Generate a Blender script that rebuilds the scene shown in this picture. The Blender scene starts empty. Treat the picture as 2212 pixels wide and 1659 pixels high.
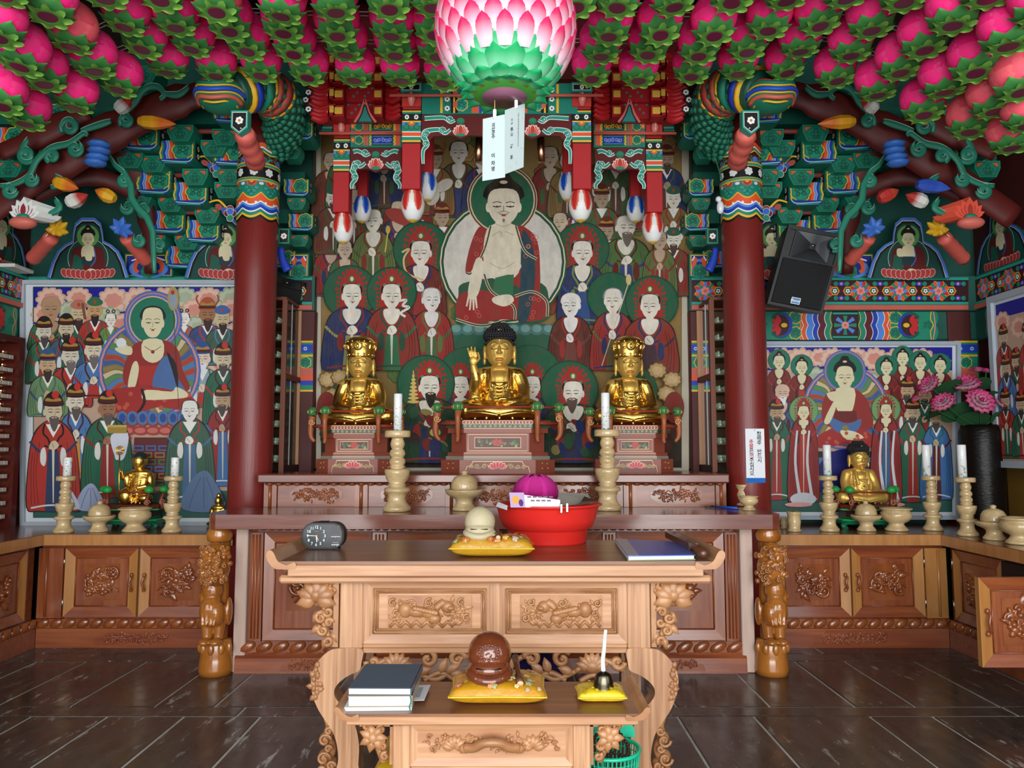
import bpy, bmesh, math, random
from mathutils import Vector, Matrix
R = math.radians; PI = math.pi
sin, cos = math.sin, math.cos
scene = bpy.context.scene
COL = scene.collection
rnd = random.Random(7)
# ------------------------------------------------------------------ camera
FPX, CX, CY, PITCH, EYE = 1660.0, 1106.0, 829.5, R(4.84), 1.15
cd = bpy.data.cameras.new('camera'); cam = bpy.data.objects.new('camera', cd); COL.objects.link(cam)
cd.sensor_width = 36; cd.lens = FPX / 2212 * 36; cd.clip_start = 0.05
cam.location = (0, 0, EYE); cam.rotation_euler = (PI / 2 + PITCH, 0, 0)
scene.camera = cam
# ------------------------------------------------------------------ daylight: overcast sky plus the light of the open doorway behind the camera
w = bpy.data.worlds.new('sky'); scene.world = w; w.use_nodes = True
w.node_tree.nodes['Background'].inputs[0].default_value = (0.80, 0.90, 1.0, 1)
w.node_tree.nodes['Background'].inputs[1].default_value = 1.0
def area(name, loc, rot, sx, sy, power, col):
 l = bpy.data.lights.new(name, 'AREA'); l.shape = 'RECTANGLE'; l.size = sx; l.size_y = sy; l.energy = power; l.color = col
 o = bpy.data.objects.new(name, l); o.location = loc; o.rotation_euler = rot; COL.objects.link(o); return o
area('doorway_daylight', (0.1, -2.6, 1.6), (R(96), 0, 0), 5.0, 3.4, 315, (1.0, 0.99, 0.97))
area('side_door_daylight_a', (-2.55, 0.75, 1.5), (R(90), 0, 0), 1.1, 1.8, 16, (0.93, 0.97, 1.0))  # added fill lamp, brightens the side bay by the court mural
area('side_door_daylight_b', (2.55, 0.75, 1.5), (R(90), 0, 0), 1.1, 1.8, 13, (0.93, 0.97, 1.0))  # added fill lamp for the opposite side bay
vs = scene.view_settings
vs.view_transform = 'Standard'; vs.look = 'None'; vs.gamma = 1; vs.use_curve_mapping = False; vs.exposure = 0.35
# ------------------------------------------------------------------ helpers
def P(px, py, Y):
 """point at distance Y in front of the camera plane that the photograph shows at pixel px, py"""
 x = (px - CX) / FPX; v = (CY - py) / FPX
 dy = cos(PITCH) - v * sin(PITCH); dz = sin(PITCH) + v * cos(PITCH)
 return Vector((x * Y / dy, Y, EYE + dz * Y / dy))
def SX(px, Y, py=970): return P(px, py, Y).x
def SZ(py, Y): return P(CX, py, Y).z
def MPP(Y, py=970): return P(CX + 1, py, Y).x       # metres per pixel
HX = -0.087                                          # the hall's axis
_cc = {}
def C(h):
 if not isinstance(h, str): return h
 if h not in _cc:
  v = [int(h[i:i + 2], 16) / 255 for i in (1, 3, 5)]
  _cc[h] = tuple(x / 12.92 if x <= .04045 else ((x + .055) / 1.055) ** 2.4 for x in v) + (1.0,)
 return _cc[h]
def mixc(a, b, t):
 a, b = C(a), C(b); return tuple(a[i] * (1 - t) + b[i] * t for i in range(4))
def wloc(o):
 v = Vector((0, 0, 0))
 while o: v += o.location; o = o.parent
 return v
def link(o, parent=None):
 COL.objects.link(o)
 if parent: o.parent = parent
 return o
def tag(o, label=None, cat=None, group=None, kind=None):
 if label: o['label'] = label
 if cat: o['category'] = cat
 if group: o['group'] = group
 if kind: o['kind'] = kind
 return o
def T(name, label, cat, loc=(0, 0, 0), group=None, kind=None):
 o = bpy.data.objects.new(name, None); o.empty_display_size = .05; link(o); o.location = loc
 return tag(o, label, cat, group, kind)
def copy_tree(o, parent=None):
 c = o.copy(); link(c, parent)
 for ch in o.children: copy_tree(ch, c)
 return c
def move(o, loc, rz=0, s=None):
 o.location = loc; o.rotation_euler = (0, 0, rz)
 if s is not None: o.scale = (s, s, s) if not isinstance(s, tuple) else s
 return o
class MB:
 """collects shapes; every vertex may carry a colour"""
 def __init__(s, col='#ffffff'):
  s.v = []; s.f = []; s.c = []; s.sm = []; s.col = col; s.M = None
 def add(s, vs, fs, col=None, smooth=False):
  b = len(s.v); col = col if col is not None else s.col
  if s.M is not None: vs = [s.M @ Vector(q) for q in vs]
  s.v += [tuple(q) for q in vs]
  if isinstance(col, list): s.c += [C(q) for q in col]
  else: s.c += [C(col)] * len(vs)
  s.f += [tuple(i + b for i in f) for f in fs]; s.sm += [smooth] * len(fs)
  return s
 def box(s, a, b, col=None, M=None, bev=0):
  (x0, y0, z0), (x1, y1, z1) = a, b
  x0, x1 = min(x0, x1), max(x0, x1); y0, y1 = min(y0, y1), max(y0, y1); z0, z1 = min(z0, z1), max(z0, z1)
  if bev <= 0:
   vs = [(x, y, z) for z in (z0, z1) for y in (y0, y1) for x in (x0, x1)]
   fs = [(0, 2, 3, 1), (4, 5, 7, 6), (0, 1, 5, 4), (2, 6, 7, 3), (0, 4, 6, 2), (1, 3, 7, 5)]
  else:
   e = min(bev, (x1 - x0) / 2.01, (y1 - y0) / 2.01, (z1 - z0) / 2.01)
   vs = [];
   def q(z, i): return [(x0 + i, y0 + e, z), (x0 + e, y0 + i, z), (x1 - e, y0 + i, z), (x1 - i, y0 + e, z), (x1 - i, y1 - e, z), (x1 - e, y1 - i, z), (x0 + e, y1 - i, z), (x0 + i, y1 - e, z)]
   def sq(z): return [(x0 + e, y0 + e, z)] * 2 + [(x1 - e, y0 + e, z)] * 2 + [(x1 - e, y1 - e, z)] * 2 + [(x0 + e, y1 - e, z)] * 2
   def ins(z): return [(x0 + e, y0 + e, z), (x1 - e, y0 + e, z), (x1 - e, y1 - e, z), (x0 + e, y1 - e, z)]
   vs = ins(z0) + q(z0 + e, 0) + q(z1 - e, 0) + ins(z1)
   fs = [(3, 2, 1, 0), (20, 21, 22, 23)]
   for k in range(8):
    n = (k + 1) % 8; fs.append((4 + k, 4 + n, 12 + n, 12 + k))
   for k in range(4):
    a_, b_ = 4 + (2 * k + 1), 4 + (2 * k + 2) % 8
    fs.append((k, (k + 1) % 4, b_, a_)); fs.append((k, a_, 4 + 2 * k))
    a_, b_ = 12 + (2 * k + 1), 12 + (2 * k + 2) % 8
    fs.append((20 + (k + 1) % 4, 20 + k, a_, b_)); fs.append((20 + k, 12 + 2 * k, a_))
  if M is not None: vs = [M @ Vector(q_) for q_ in vs]
  return s.add(vs, fs, col)
 def lathe(s, prof, loc=(0, 0, 0), n=28, col=None, smooth=True, sx=1, sy=1):
  vs = []; fs = []; m = len(prof); cols = []
  cl = col if isinstance(col, list) else None
  for j, (r, z) in enumerate(prof):
   for k in range(n):
    a = 2 * PI * k / n; vs.append((loc[0] + r * cos(a) * sx, loc[1] + r * sin(a) * sy, loc[2] + z))
    if cl: cols.append(cl[j])
  for j in range(m - 1):
   for k in range(n):
    k2 = (k + 1) % n; fs.append((j * n + k, j * n + k2, (j + 1) * n + k2, (j + 1) * n + k))
  if prof[0][0] > 1e-6: fs.append(tuple(reversed(range(n))))
  if prof[-1][0] > 1e-6: fs.append(tuple((m - 1) * n + k for k in range(n)))
  return s.add(vs, fs, cols if cl else col, smooth)
 def ell(s, c, r, col=None, nu=14, nv=9, M=None):
  vs = []; fs = []
  for j in range(nv + 1):
   t = PI * j / nv
   for k in range(nu):
    a = 2 * PI * k / nu; vs.append(Vector((r[0] * sin(t) * cos(a), r[1] * sin(t) * sin(a), r[2] * cos(t))))
  if M is not None: vs = [M @ q for q in vs]
  vs = [q + Vector(c) for q in vs]
  for j in range(nv):
   for k in range(nu):
    k2 = (k + 1) % nu; fs.append((j * nu + k, (j + 1) * nu + k, (j + 1) * nu + k2, j * nu + k2))
  return s.add(vs, fs, col, True)
 def tube(s, pts, rad, col=None, n=8, caps=True, flat=None, smooth=True):
  """pts path, rad one radius or a list; flat=(axis vector, factor) squashes the section"""
  pts = [Vector(p) for p in pts]; m = len(pts)
  rr = rad if isinstance(rad, (list, tuple)) else [rad] * m
  if len(rr) != m: rr = [rr[0] + (rr[-1] - rr[0]) * i / (m - 1) for i in range(m)]
  vs = []; fs = []; up = None
  for i in range(m):
   d = (pts[min(i + 1, m - 1)] - pts[max(i - 1, 0)])
   if d.length < 1e-9: d = Vector((0, 0, 1))
   d.normalize()
   if up is None:
    up = Vector((0, 1, 0)) if abs(d.y) < .9 else Vector((1, 0, 0))
   a = d.cross(up)
   if a.length < 1e-6: a = d.orthogonal()
   a.normalize(); up = a.cross(d).normalized()
   for k in range(n):
    t = 2 * PI * k / n; q = a * cos(t) * rr[i] + up * sin(t) * rr[i]
    if flat: ax = Vector(flat[0]); q = q - ax * q.dot(ax) * (1 - flat[1])
    vs.append(pts[i] + q)
  for i in range(m - 1):
   for k in range(n):
    k2 = (k + 1) % n; fs.append((i * n + k, i * n + k2, (i + 1) * n + k2, (i + 1) * n + k))
  if caps: fs.append(tuple(reversed(range(n)))); fs.append(tuple((m - 1) * n + k for k in range(n)))
  return s.add(vs, fs, col, smooth)
 def prism(s, poly, y0, y1, col=None, axis='y', side=None, smooth=False):
  """closed outline poly (a,b) extruded along an axis: y -> (a,y,b), x -> (x,a,b), z -> (a,b,z)"""
  n = len(poly)
  A = sum(poly[i][0] * poly[(i + 1) % n][1] - poly[(i + 1) % n][0] * poly[i][1] for i in range(n))
  if A < 0: poly = poly[::-1]
  f = {'y': lambda p, t: (p[0], t, p[1]), 'x': lambda p, t: (t, p[0], p[1]), 'z': lambda p, t: (p[0], p[1], t)}[axis]
  vs = [f(p, y0) for p in poly] + [f(p, y1) for p in poly]
  fr = tuple(range(n)); bk = tuple(reversed(range(n, 2 * n)))
  sd = [(i, n + i, n + (i + 1) % n, (i + 1) % n) for i in range(n)]
  if axis != 'y': fr, bk, sd = fr[::-1], bk[::-1], [q[::-1] for q in sd]
  if side is None: return s.add(vs, [fr, bk] + sd, col, smooth)
  s.add(vs, [fr, bk], col, smooth); return s.add(vs, sd, side, smooth)
 def quad(s, pts, col=None): return s.add(pts, [tuple(range(len(pts)))], col)
 def build(s, name, mat, parent=None, rel=True, bev=0):
  me = bpy.data.meshes.new(name); off = wloc(parent) if (parent and rel) else Vector((0, 0, 0))
  me.from_pydata([(a - off.x, b - off.y, c - off.z) for a, b, c in s.v], [], s.f)
  me.polygons.foreach_set('use_smooth', s.sm)
  at = me.color_attributes.new('Col', 'FLOAT_COLOR', 'POINT')
  at.data.foreach_set('color', [x for c in s.c for x in c])
  me.materials.append(M[mat] if isinstance(mat, str) else mat); me.update()
  o = bpy.data.objects.new(name, me); link(o, parent); return o
 def blob(s, name, mat, parent, vox, smooth=4, rel=True):
  """merge the closed shapes into one continuous skin"""
  off = wloc(parent) if (parent and rel) else Vector((0, 0, 0))
  me = bpy.data.meshes.new('tmp'); me.from_pydata([(a - off.x, b - off.y, c - off.z) for a, b, c in s.v], [], s.f)
  t = bpy.data.objects.new('tmp', me); link(t)
  m = t.modifiers.new('r', 'REMESH'); m.mode = 'VOXEL'; m.voxel_size = vox; m.use_smooth_shade = True
  if smooth:
   k = t.modifiers.new('s', 'SMOOTH'); k.iterations = smooth; k.factor = .5
  dg = bpy.context.evaluated_depsgraph_get()
  me2 = bpy.data.meshes.new_from_object(t.evaluated_get(dg)); me2.name = name
  bpy.data.objects.remove(t); bpy.data.meshes.remove(me)
  me2.materials.clear(); me2.materials.append(M[mat])
  me2.polygons.foreach_set('use_smooth', [True] * len(me2.polygons))
  o = bpy.data.objects.new(name, me2); link(o, parent); return o
def crv(pts, n=6, closed=False):
 """Catmull-Rom through points (any dimension)"""
 P_ = [Vector(p) if len(p) == 3 else Vector((p[0], p[1])) for p in pts]; m = len(P_); out = []
 for i in range(m if closed else m - 1):
  if closed: a, b, c, d = P_[(i - 1) % m], P_[i], P_[(i + 1) % m], P_[(i + 2) % m]
  else: a, b, c, d = P_[max(i - 1, 0)], P_[i], P_[i + 1], P_[min(i + 2, m - 1)]
  for k in range(n):
   t = k / n
   out.append(.5 * ((2 * b) + (c - a) * t + (2 * a - 5 * b + 4 * c - d) * t * t + (3 * b - a - 3 * c + d) * t ** 3))
 if not closed: out.append(P_[-1])
 return [tuple(q) for q in out]
def circ(cx, cy, rx, ry=None, n=20, a0=0, a1=360, rot=0):
 ry = rx if ry is None else ry; full = abs(a1 - a0) >= 360; m = n if full else n + 1; out = []
 for k in range(m):
  a = R(a0 + (a1 - a0) * k / n); x, y = rx * cos(a), ry * sin(a)
  out.append((cx + x * cos(R(rot)) - y * sin(R(rot)), cy + x * sin(R(rot)) + y * cos(R(rot))))
 return out
def spiral(cx, cy, r0, r1, a0, turns, n=22):
 return [(cx + (r0 + (r1 - r0) * k / n) * cos(a0 + 2 * PI * turns * k / n), cy + (r0 + (r1 - r0) * k / n) * sin(a0 + 2 * PI * turns * k / n)) for k in range(n + 1)]
class Art:
 """flat paint laid on a surface: shapes in drawing coordinates, each a hair above the last; fmap(x, y, lift) gives the place"""
 def __init__(s, fmap, step=3e-5):
  s.f = fmap; s.step = step; s.k = 1; s.mb = MB(); s.sets = []; s.name = 'painted_print'
 def begin(s, name):
  if s.mb.v: s.sets.append((s.name, s.mb))
  s.mb = MB(); s.name = name
 def poly(s, pts, col):
  s.k += 1; n = len(pts)
  A = sum(pts[i][0] * pts[(i + 1) % n][1] - pts[(i + 1) % n][0] * pts[i][1] for i in range(n))
  if A > 0: pts = pts[::-1]; col = col[::-1] if isinstance(col, list) else col
  s.mb.add([s.f(p[0], p[1], s.k * s.step) for p in pts], [tuple(range(n))], col); return s
 def ell(s, cx, cy, rx, ry, col, rot=0, n=None, a0=0, a1=360):
  if n is None: n = 8 if max(rx, ry) < 4 else 14 if max(rx, ry) < 14 else 28
  return s.poly(circ(cx, cy, rx, ry, n, a0, a1, rot), col)
 def blob(s, pts, col, n=5): return s.poly(crv(pts, n, True), col)
 def rect(s, x0, y0, x1, y1, col): return s.poly([(x0, y0), (x1, y0), (x1, y1), (x0, y1)], col)
 def line(s, pts, w, col, smooth=True, n=5):
  if smooth and len(pts) > 2: pts = crv(pts, n)
  m = len(pts); s.k += 1; L = []; Rr = []
  ww = w if isinstance(w, (list, tuple)) else (w, w)
  for i in range(m):
   a, b = pts[max(i - 1, 0)], pts[min(i + 1, m - 1)]; dx, dy = b[0] - a[0], b[1] - a[1]; l = math.hypot(dx, dy) or 1
   h = (ww[0] + (ww[-1] - ww[0]) * i / max(m - 1, 1)) / 2; nx, ny = -dy / l * h, dx / l * h
   L.append((pts[i][0] + nx, pts[i][1] + ny)); Rr.append((pts[i][0] - nx, pts[i][1] - ny))
  vs = [s.f(p[0], p[1], s.k * s.step) for p in L + Rr]
  s.mb.add(vs, [(i, i + 1, m + i + 1, m + i) for i in range(m - 1)], col); return s
 def ring(s, cx, cy, r, w, col, ry=None, n=30):
  ry = ry or r; s.k += 1
  vs = [s.f(p[0], p[1], s.k * s.step) for p in circ(cx, cy, r, ry, n) + circ(cx, cy, r - w, ry - w, n)]
  s.mb.add(vs, [(i, (i + 1) % n, n + (i + 1) % n, n + i) for i in range(n)], col); return s
 def scal(s, cx, cy, r, lobes, col, ry=None, depth=.12, rot=0):
  ry = ry or r; n = lobes * 6
  return s.poly([(cx + r * (1 - depth * (1 - abs(sin(lobes * PI * k / n)))) * cos(2 * PI * k / n + rot), cy + ry * (1 - depth * (1 - abs(sin(lobes * PI * k / n)))) * sin(2 * PI * k / n + rot)) for k in range(n)], col)
 def build(s, parent, mat='paint'):
  if s.mb.v: s.sets.append((s.name, s.mb))
  out = [m.build(nm, mat, parent) for nm, m in s.sets]
  for q in out:
   if q.name.split('.')[0].endswith(('pattern', 'print', 'lettering')) and parent: q['kind'] = 'stuff'
  return out
def onY(Y): return lambda x, y, l: P(x, y, Y - l)
def text(par, s, pos, size, col, ux=(1, 0, 0), uy=(0, 0, 1), mt='paper'):
 """flat lettering centred at pos"""
 c = bpy.data.curves.new('lettering', 'FONT'); c.body = s; c.align_x = 'CENTER'; c.align_y = 'CENTER'; c.resolution_u = 3; c.offset = .014; t = bpy.data.objects.new('tmp', c); link(t)
 me = bpy.data.meshes.new_from_object(t.evaluated_get(bpy.context.evaluated_depsgraph_get())); ux, uy = Vector(ux).normalized(), Vector(uy).normalized(); m = MB(col)
 m.add([Vector(pos) + ux * v.co.x * size + uy * v.co.y * size for v in me.vertices], [tuple(p.vertices) for p in me.polygons], col); bpy.data.objects.remove(t); bpy.data.meshes.remove(me); bpy.data.curves.remove(c)
 return m.build('lettering', mt, par)
# ------------------------------------------------------------------ materials
M = {}
def mat(name, col=None, rough=.5, metal=0, attr=False, spec=.5, noise=None, bump=None, emit=None, trans=0, coat=0, sss=0):
 m = bpy.data.materials.new(name); m.use_nodes = True; nt = m.node_tree; N = nt.nodes; L = nt.links
 b = N['Principled BSDF']; b.inputs['Roughness'].default_value = rough; b.inputs['Metallic'].default_value = metal
 b.inputs['Specular IOR Level'].default_value = spec; b.inputs['Coat Weight'].default_value = coat
 tc = N.new('ShaderNodeTexCoord'); src = None
 if attr: a = N.new('ShaderNodeAttribute'); a.attribute_name = 'Col'; src = a.outputs['Color']
 elif col is not None: r_ = N.new('ShaderNodeRGB'); r_.outputs[0].default_value = C(col); src = r_.outputs[0]
 if noise:                                   # (scale, colour, amount, (sx,sy,sz))
  sc, c2, amt, st = noise
  mp = N.new('ShaderNodeMapping'); mp.inputs['Scale'].default_value = st; L.new(tc.outputs['Object'], mp.inputs[0])
  n = N.new('ShaderNodeTexNoise'); n.inputs['Scale'].default_value = sc; n.inputs['Detail'].default_value = 6; n.inputs['Roughness'].default_value = .65
  L.new(mp.outputs[0], n.inputs['Vector'])
  cr = N.new('ShaderNodeMapRange'); cr.inputs['From Min'].default_value = .35; cr.inputs['From Max'].default_value = .7; cr.inputs['To Max'].default_value = amt
  L.new(n.outputs['Fac'], cr.inputs[0])
  mx = N.new('ShaderNodeMix'); mx.data_type = 'RGBA'; L.new(cr.outputs[0], mx.inputs['Factor']); L.new(src, mx.inputs['A']); mx.inputs['B'].default_value = C(c2)
  src = mx.outputs['Result']
 if bump:                                    # (scale, strength, stretch)
  mp = N.new('ShaderNodeMapping'); mp.inputs['Scale'].default_value = bump[2]; L.new(tc.outputs['Object'], mp.inputs[0])
  n = N.new('ShaderNodeTexNoise'); n.inputs['Scale'].default_value = bump[0]; n.inputs['Detail'].default_value = 4; L.new(mp.outputs[0], n.inputs['Vector'])
  bp = N.new('ShaderNodeBump'); bp.inputs['Strength'].default_value = bump[1]; bp.inputs['Distance'].default_value = .01
  L.new(n.outputs['Fac'], bp.inputs['Height']); L.new(bp.outputs[0], b.inputs['Normal'])
 if src is not None: L.new(src, b.inputs['Base Color'])
 if trans: b.inputs['Transmission Weight'].default_value = trans; b.inputs['IOR'].default_value = 1.15
 if emit: L.new(src, b.inputs['Emission Color']); b.inputs['Emission Strength'].default_value = emit
 if sss: b.inputs['Subsurface Weight'].default_value = sss; b.inputs['Subsurface Radius'].default_value = (.02, .01, .005)
 M[name] = m; return m
mat('paint', attr=True, rough=.5, spec=.35, noise=(9, '#000000', .10, (1, 1, 1)))
mat('old_paint', attr=True, rough=.8, spec=.15, noise=(22, '#5d5546', .30, (1, 1, .5)))
mat('gloss_paint', attr=True, rough=.32, spec=.3, noise=(9, '#000000', .08, (1, 1, 1)))
mat('plastic', attr=True, rough=.3, spec=.5)
mat('paper', attr=True, rough=.85, spec=.1)
mat('cloth', attr=True, rough=.75, spec=.2, bump=(60, .25, (1, 1, 1)))
mat('silk', attr=True, rough=.33, spec=.6, bump=(30, .5, (1, 1, 1)), coat=.1)
mat('column_red', '#7c2722', rough=.38, spec=.45, noise=(3, '#5a1a18', .5, (3, 3, .5)), bump=(40, .12, (3, 3, .2)))
mat('gold', '#f0c868', rough=.31, metal=1, noise=(8, '#c9932e', .35, (1, 1, 1)))
mat('satin_gold', '#d9b25a', rough=.45, metal=.6, noise=(8, '#c0943f', .3, (1, 1, 1)))
mat('hair_black', '#17171b', rough=.55)
mat('gold_leaf', attr=True, rough=.3, metal=.6)
mat('stone', '#d0b789', rough=.1, spec=.6, noise=(11, '#8f6f3f', .62, (1, 1, 1.6)))
mat('pale_stone', '#b8ad8c', rough=.55, noise=(20, '#b7a47d', .5, (1, 1, 1)), bump=(50, .2, (1, 1, 1)))
mat('black_plastic', '#0d0e10', rough=.5, bump=(300, .15, (1, 1, 1)))
mat('grille', '#101214', rough=.7, bump=(400, .6, (1, 1, 1)))
mat('metal', '#b9b4a6', rough=.25, metal=1)
mat('brass_bell', '#6f6a58', rough=.28, metal=1, noise=(30, '#3f3b30', .5, (.2, .2, 6)))
mat('copper', '#b98a6a', rough=.25, metal=1)
mat('moktak_wood', '#74391f', rough=.14, coat=.6, noise=(6, '#44200f', .7, (1, 1, 3)))
mat('dark_wood', '#5a3420', rough=.3, noise=(8, '#3a1f12', .6, (6, 1, 1)), coat=.2)
mat('lantern_paper', attr=True, rough=.6, spec=.2)
mat('vase_black', '#120e0c', rough=.3, spec=.2, bump=(30, .3, (1, 1, 4)))
mat('dark_ceiling', '#2a1512', rough=.8)
mat('wall_green', '#17564a', rough=.6, noise=(5, '#0e3b35', .5, (1, 1, 1)))
mat('dim_red', '#4f1713', rough=.6, noise=(5, '#37100f', .5, (1, 1, 1)))
mat('plaster', '#6d6357', rough=.9)
def lamp_mat(name, col, s):
 m = bpy.data.materials.new(name); m.use_nodes = True; b = m.node_tree.nodes['Principled BSDF']
 b.inputs['Base Color'].default_value = C(col); b.inputs['Emission Color'].default_value = C(col); b.inputs['Emission Strength'].default_value = s; M[name] = m
lamp_mat('tiny_lamp', '#ffd9a0', 6)
def glass(name):
 m = bpy.data.materials.new(name); m.use_nodes = True; nt = m.node_tree; N = nt.nodes
 t = N.new('ShaderNodeBsdfTransparent'); t.inputs[0].default_value = (.9, .95, .93, 1); g = N.new('ShaderNodeBsdfGlossy'); g.inputs['Roughness'].default_value = .05
 fr = N.new('ShaderNodeFresnel'); fr.inputs[0].default_value = 1.45; mx = N.new('ShaderNodeMixShader')
 for a, b in ((fr.outputs[0], mx.inputs[0]), (t.outputs[0], mx.inputs[1]), (g.outputs[0], mx.inputs[2]), (mx.outputs[0], N['Material Output'].inputs[0])): nt.links.new(a, b)
 M[name] = m
glass('glass')
def wood(name, c1, c2, c3, grain=(1, 14, 14), rough=.35, coat=.2, sc=3.0, hue=.5):
 """grain runs along the axis with the small stretch"""
 m = bpy.data.materials.new(name); m.use_nodes = True; nt = m.node_tree; N = nt.nodes; L = nt.links; b = N['Principled BSDF']
 tc = N.new('ShaderNodeTexCoord'); oi = N.new('ShaderNodeObjectInfo'); ad = N.new('ShaderNodeVectorMath'); ad.operation = 'ADD'
 L.new(tc.outputs['Object'], ad.inputs[0]); L.new(oi.outputs['Random'], ad.inputs[1])
 mp = N.new('ShaderNodeMapping'); mp.inputs['Scale'].default_value = grain; L.new(ad.outputs[0], mp.inputs[0])
 n1 = N.new('ShaderNodeTexNoise'); n1.inputs['Scale'].default_value = sc; n1.inputs['Detail'].default_value = 5; n1.inputs['Distortion'].default_value = .4; L.new(mp.outputs[0], n1.inputs['Vector'])
 n2 = N.new('ShaderNodeTexNoise'); n2.inputs['Scale'].default_value = sc * .35; n2.inputs['Detail'].default_value = 2; L.new(mp.outputs[0], n2.inputs['Vector'])
 cr = N.new('ShaderNodeValToRGB'); e = cr.color_ramp.elements; e[0].position = .32; e[0].color = C(c1); e[1].position = .66; e[1].color = C(c2); L.new(n1.outputs['Fac'], cr.inputs[0])
 mx = N.new('ShaderNodeMix'); mx.data_type = 'RGBA'; mx.inputs['B'].default_value = C(c3); L.new(cr.outputs[0], mx.inputs['A'])
 mr = N.new('ShaderNodeMapRange'); mr.inputs['From Min'].default_value = .45; mr.inputs['From Max'].default_value = .7; mr.inputs['To Max'].default_value = hue; L.new(n2.outputs['Fac'], mr.inputs[0]); L.new(mr.outputs[0], mx.inputs['Factor'])
 L.new(mx.outputs['Result'], b.inputs['Base Color']); b.inputs['Roughness'].default_value = rough; b.inputs['Coat Weight'].default_value = coat; b.inputs['Coat Roughness'].default_value = .15
 bp = N.new('ShaderNodeBump'); bp.inputs['Strength'].default_value = .15; bp.inputs['Distance'].default_value = .004; L.new(n1.outputs['Fac'], bp.inputs['Height']); L.new(bp.outputs[0], b.inputs['Normal'])
 M[name] = m
wood('pine_x', '#ad7a55', '#c89870', '#9d6a47', (1, 16, 16), .42, .1)
wood('pine_z', '#9c6a44', '#cc9c74', '#8e5f3c', (22, 22, .7), .42, .1, 3.2)
wood('pine_top', '#6e4328', '#8a5835', '#5a341f', (1, 12, 12), .34, .15)
wood('altar_x', '#7a3a1f', '#96512c', '#6a2d1a', (1, 14, 14), .28, .4)
wood('altar_z', '#7a3a1f', '#99552e', '#6a2d1a', (14, 14, 1), .28, .4)
wood('altar_pale', '#a9703a', '#b98246', '#94602f', (12, 12, 1), .3, .3)  # paler altar wood; on door stiles its colour stands in for lighting sheen
wood('altar_top', '#6d3524', '#7e4330', '#582a1e', (1, 12, 12), .22, .4)
wood('pale_post', '#b59a8c', '#c4a999', '#a68a7c', (10, 10, 1), .5, .1)
wood('carved', '#7d3f20', '#955228', '#652f18', (4, 4, 4), .2, .6)
wood('lion_wood', '#94561f', '#ab6b2b', '#7a3c18', (3, 3, 1), .16, .7)
wood('pine_carved', '#9a673f', '#b98658', '#82522f', (4, 4, 4), .4, .15)
wood('pedestal_wood', '#7d3a2a', '#8f4a36', '#6a2a20', (1, 9, 9), .35, .2)
def floor_mat():
 m = bpy.data.materials.new('plank_floor'); m.use_nodes = True; nt = m.node_tree; N = nt.nodes; L = nt.links; b = N['Principled BSDF']
 tc = N.new('ShaderNodeTexCoord'); oi = N.new('ShaderNodeObjectInfo'); ad = N.new('ShaderNodeVectorMath'); ad.operation = 'ADD'; L.new(tc.outputs['Object'], ad.inputs[0])
 ml = N.new('ShaderNodeVectorMath'); ml.operation = 'SCALE'; ml.inputs['Scale'].default_value = 9; ml.inputs[0].default_value = (1, .7, .3); L.new(oi.outputs['Random'], ml.inputs['Scale']); L.new(ml.outputs[0], ad.inputs[1])
 def nz(stretch, sc, det, lo, hi):
  mp = N.new('ShaderNodeMapping'); mp.inputs['Scale'].default_value = stretch; L.new(ad.outputs[0], mp.inputs[0])
  n = N.new('ShaderNodeTexNoise'); n.inputs['Scale'].default_value = sc; n.inputs['Detail'].default_value = det; n.inputs['Roughness'].default_value = .7; L.new(mp.outputs[0], n.inputs['Vector'])
  r = N.new('ShaderNodeMapRange'); r.inputs['From Min'].default_value = lo; r.inputs['From Max'].default_value = hi; L.new(n.outputs['Fac'], r.inputs[0]); return r.outputs[0]
 base = N.new('ShaderNodeMix'); base.data_type = 'RGBA'; base.inputs['A'].default_value = C('#2a2523'); base.inputs['B'].default_value = C('#4f4740'); L.new(nz((7, 1.2, 1), 2.2, 5, .3, .75), base.inputs['Factor'])
 scuff = nz((9, 2.2, 1), 2.2, 7, .585, .66); patch = nz((1, 1, 1), 1.1, 2, .46, .60)
 mu = N.new('ShaderNodeMath'); mu.operation = 'MULTIPLY'; L.new(scuff, mu.inputs[0]); L.new(patch, mu.inputs[1])
 mu2 = N.new('ShaderNodeMath'); mu2.operation = 'MULTIPLY'; mu2.inputs[1].default_value = .85; L.new(mu.outputs[0], mu2.inputs[0])
 mx = N.new('ShaderNodeMix'); mx.data_type = 'RGBA'; mx.inputs['B'].default_value = C('#b4b4ae'); L.new(base.outputs['Result'], mx.inputs['A']); L.new(mu2.outputs[0], mx.inputs['Factor'])
 L.new(mx.outputs['Result'], b.inputs['Base Color'])
 rr = N.new('ShaderNodeMapRange'); rr.inputs['To Min'].default_value = .12; rr.inputs['To Max'].default_value = .34; L.new(nz((3, 3, 1), 3, 4, .3, .7), rr.inputs[0]); L.new(rr.outputs[0], b.inputs['Roughness'])
 M['plank_floor'] = m
floor_mat()
mat('joint_filler', '#c4beb2', rough=.9, noise=(6, '#4a4540', .5, (1, 1, 1)))
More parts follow.
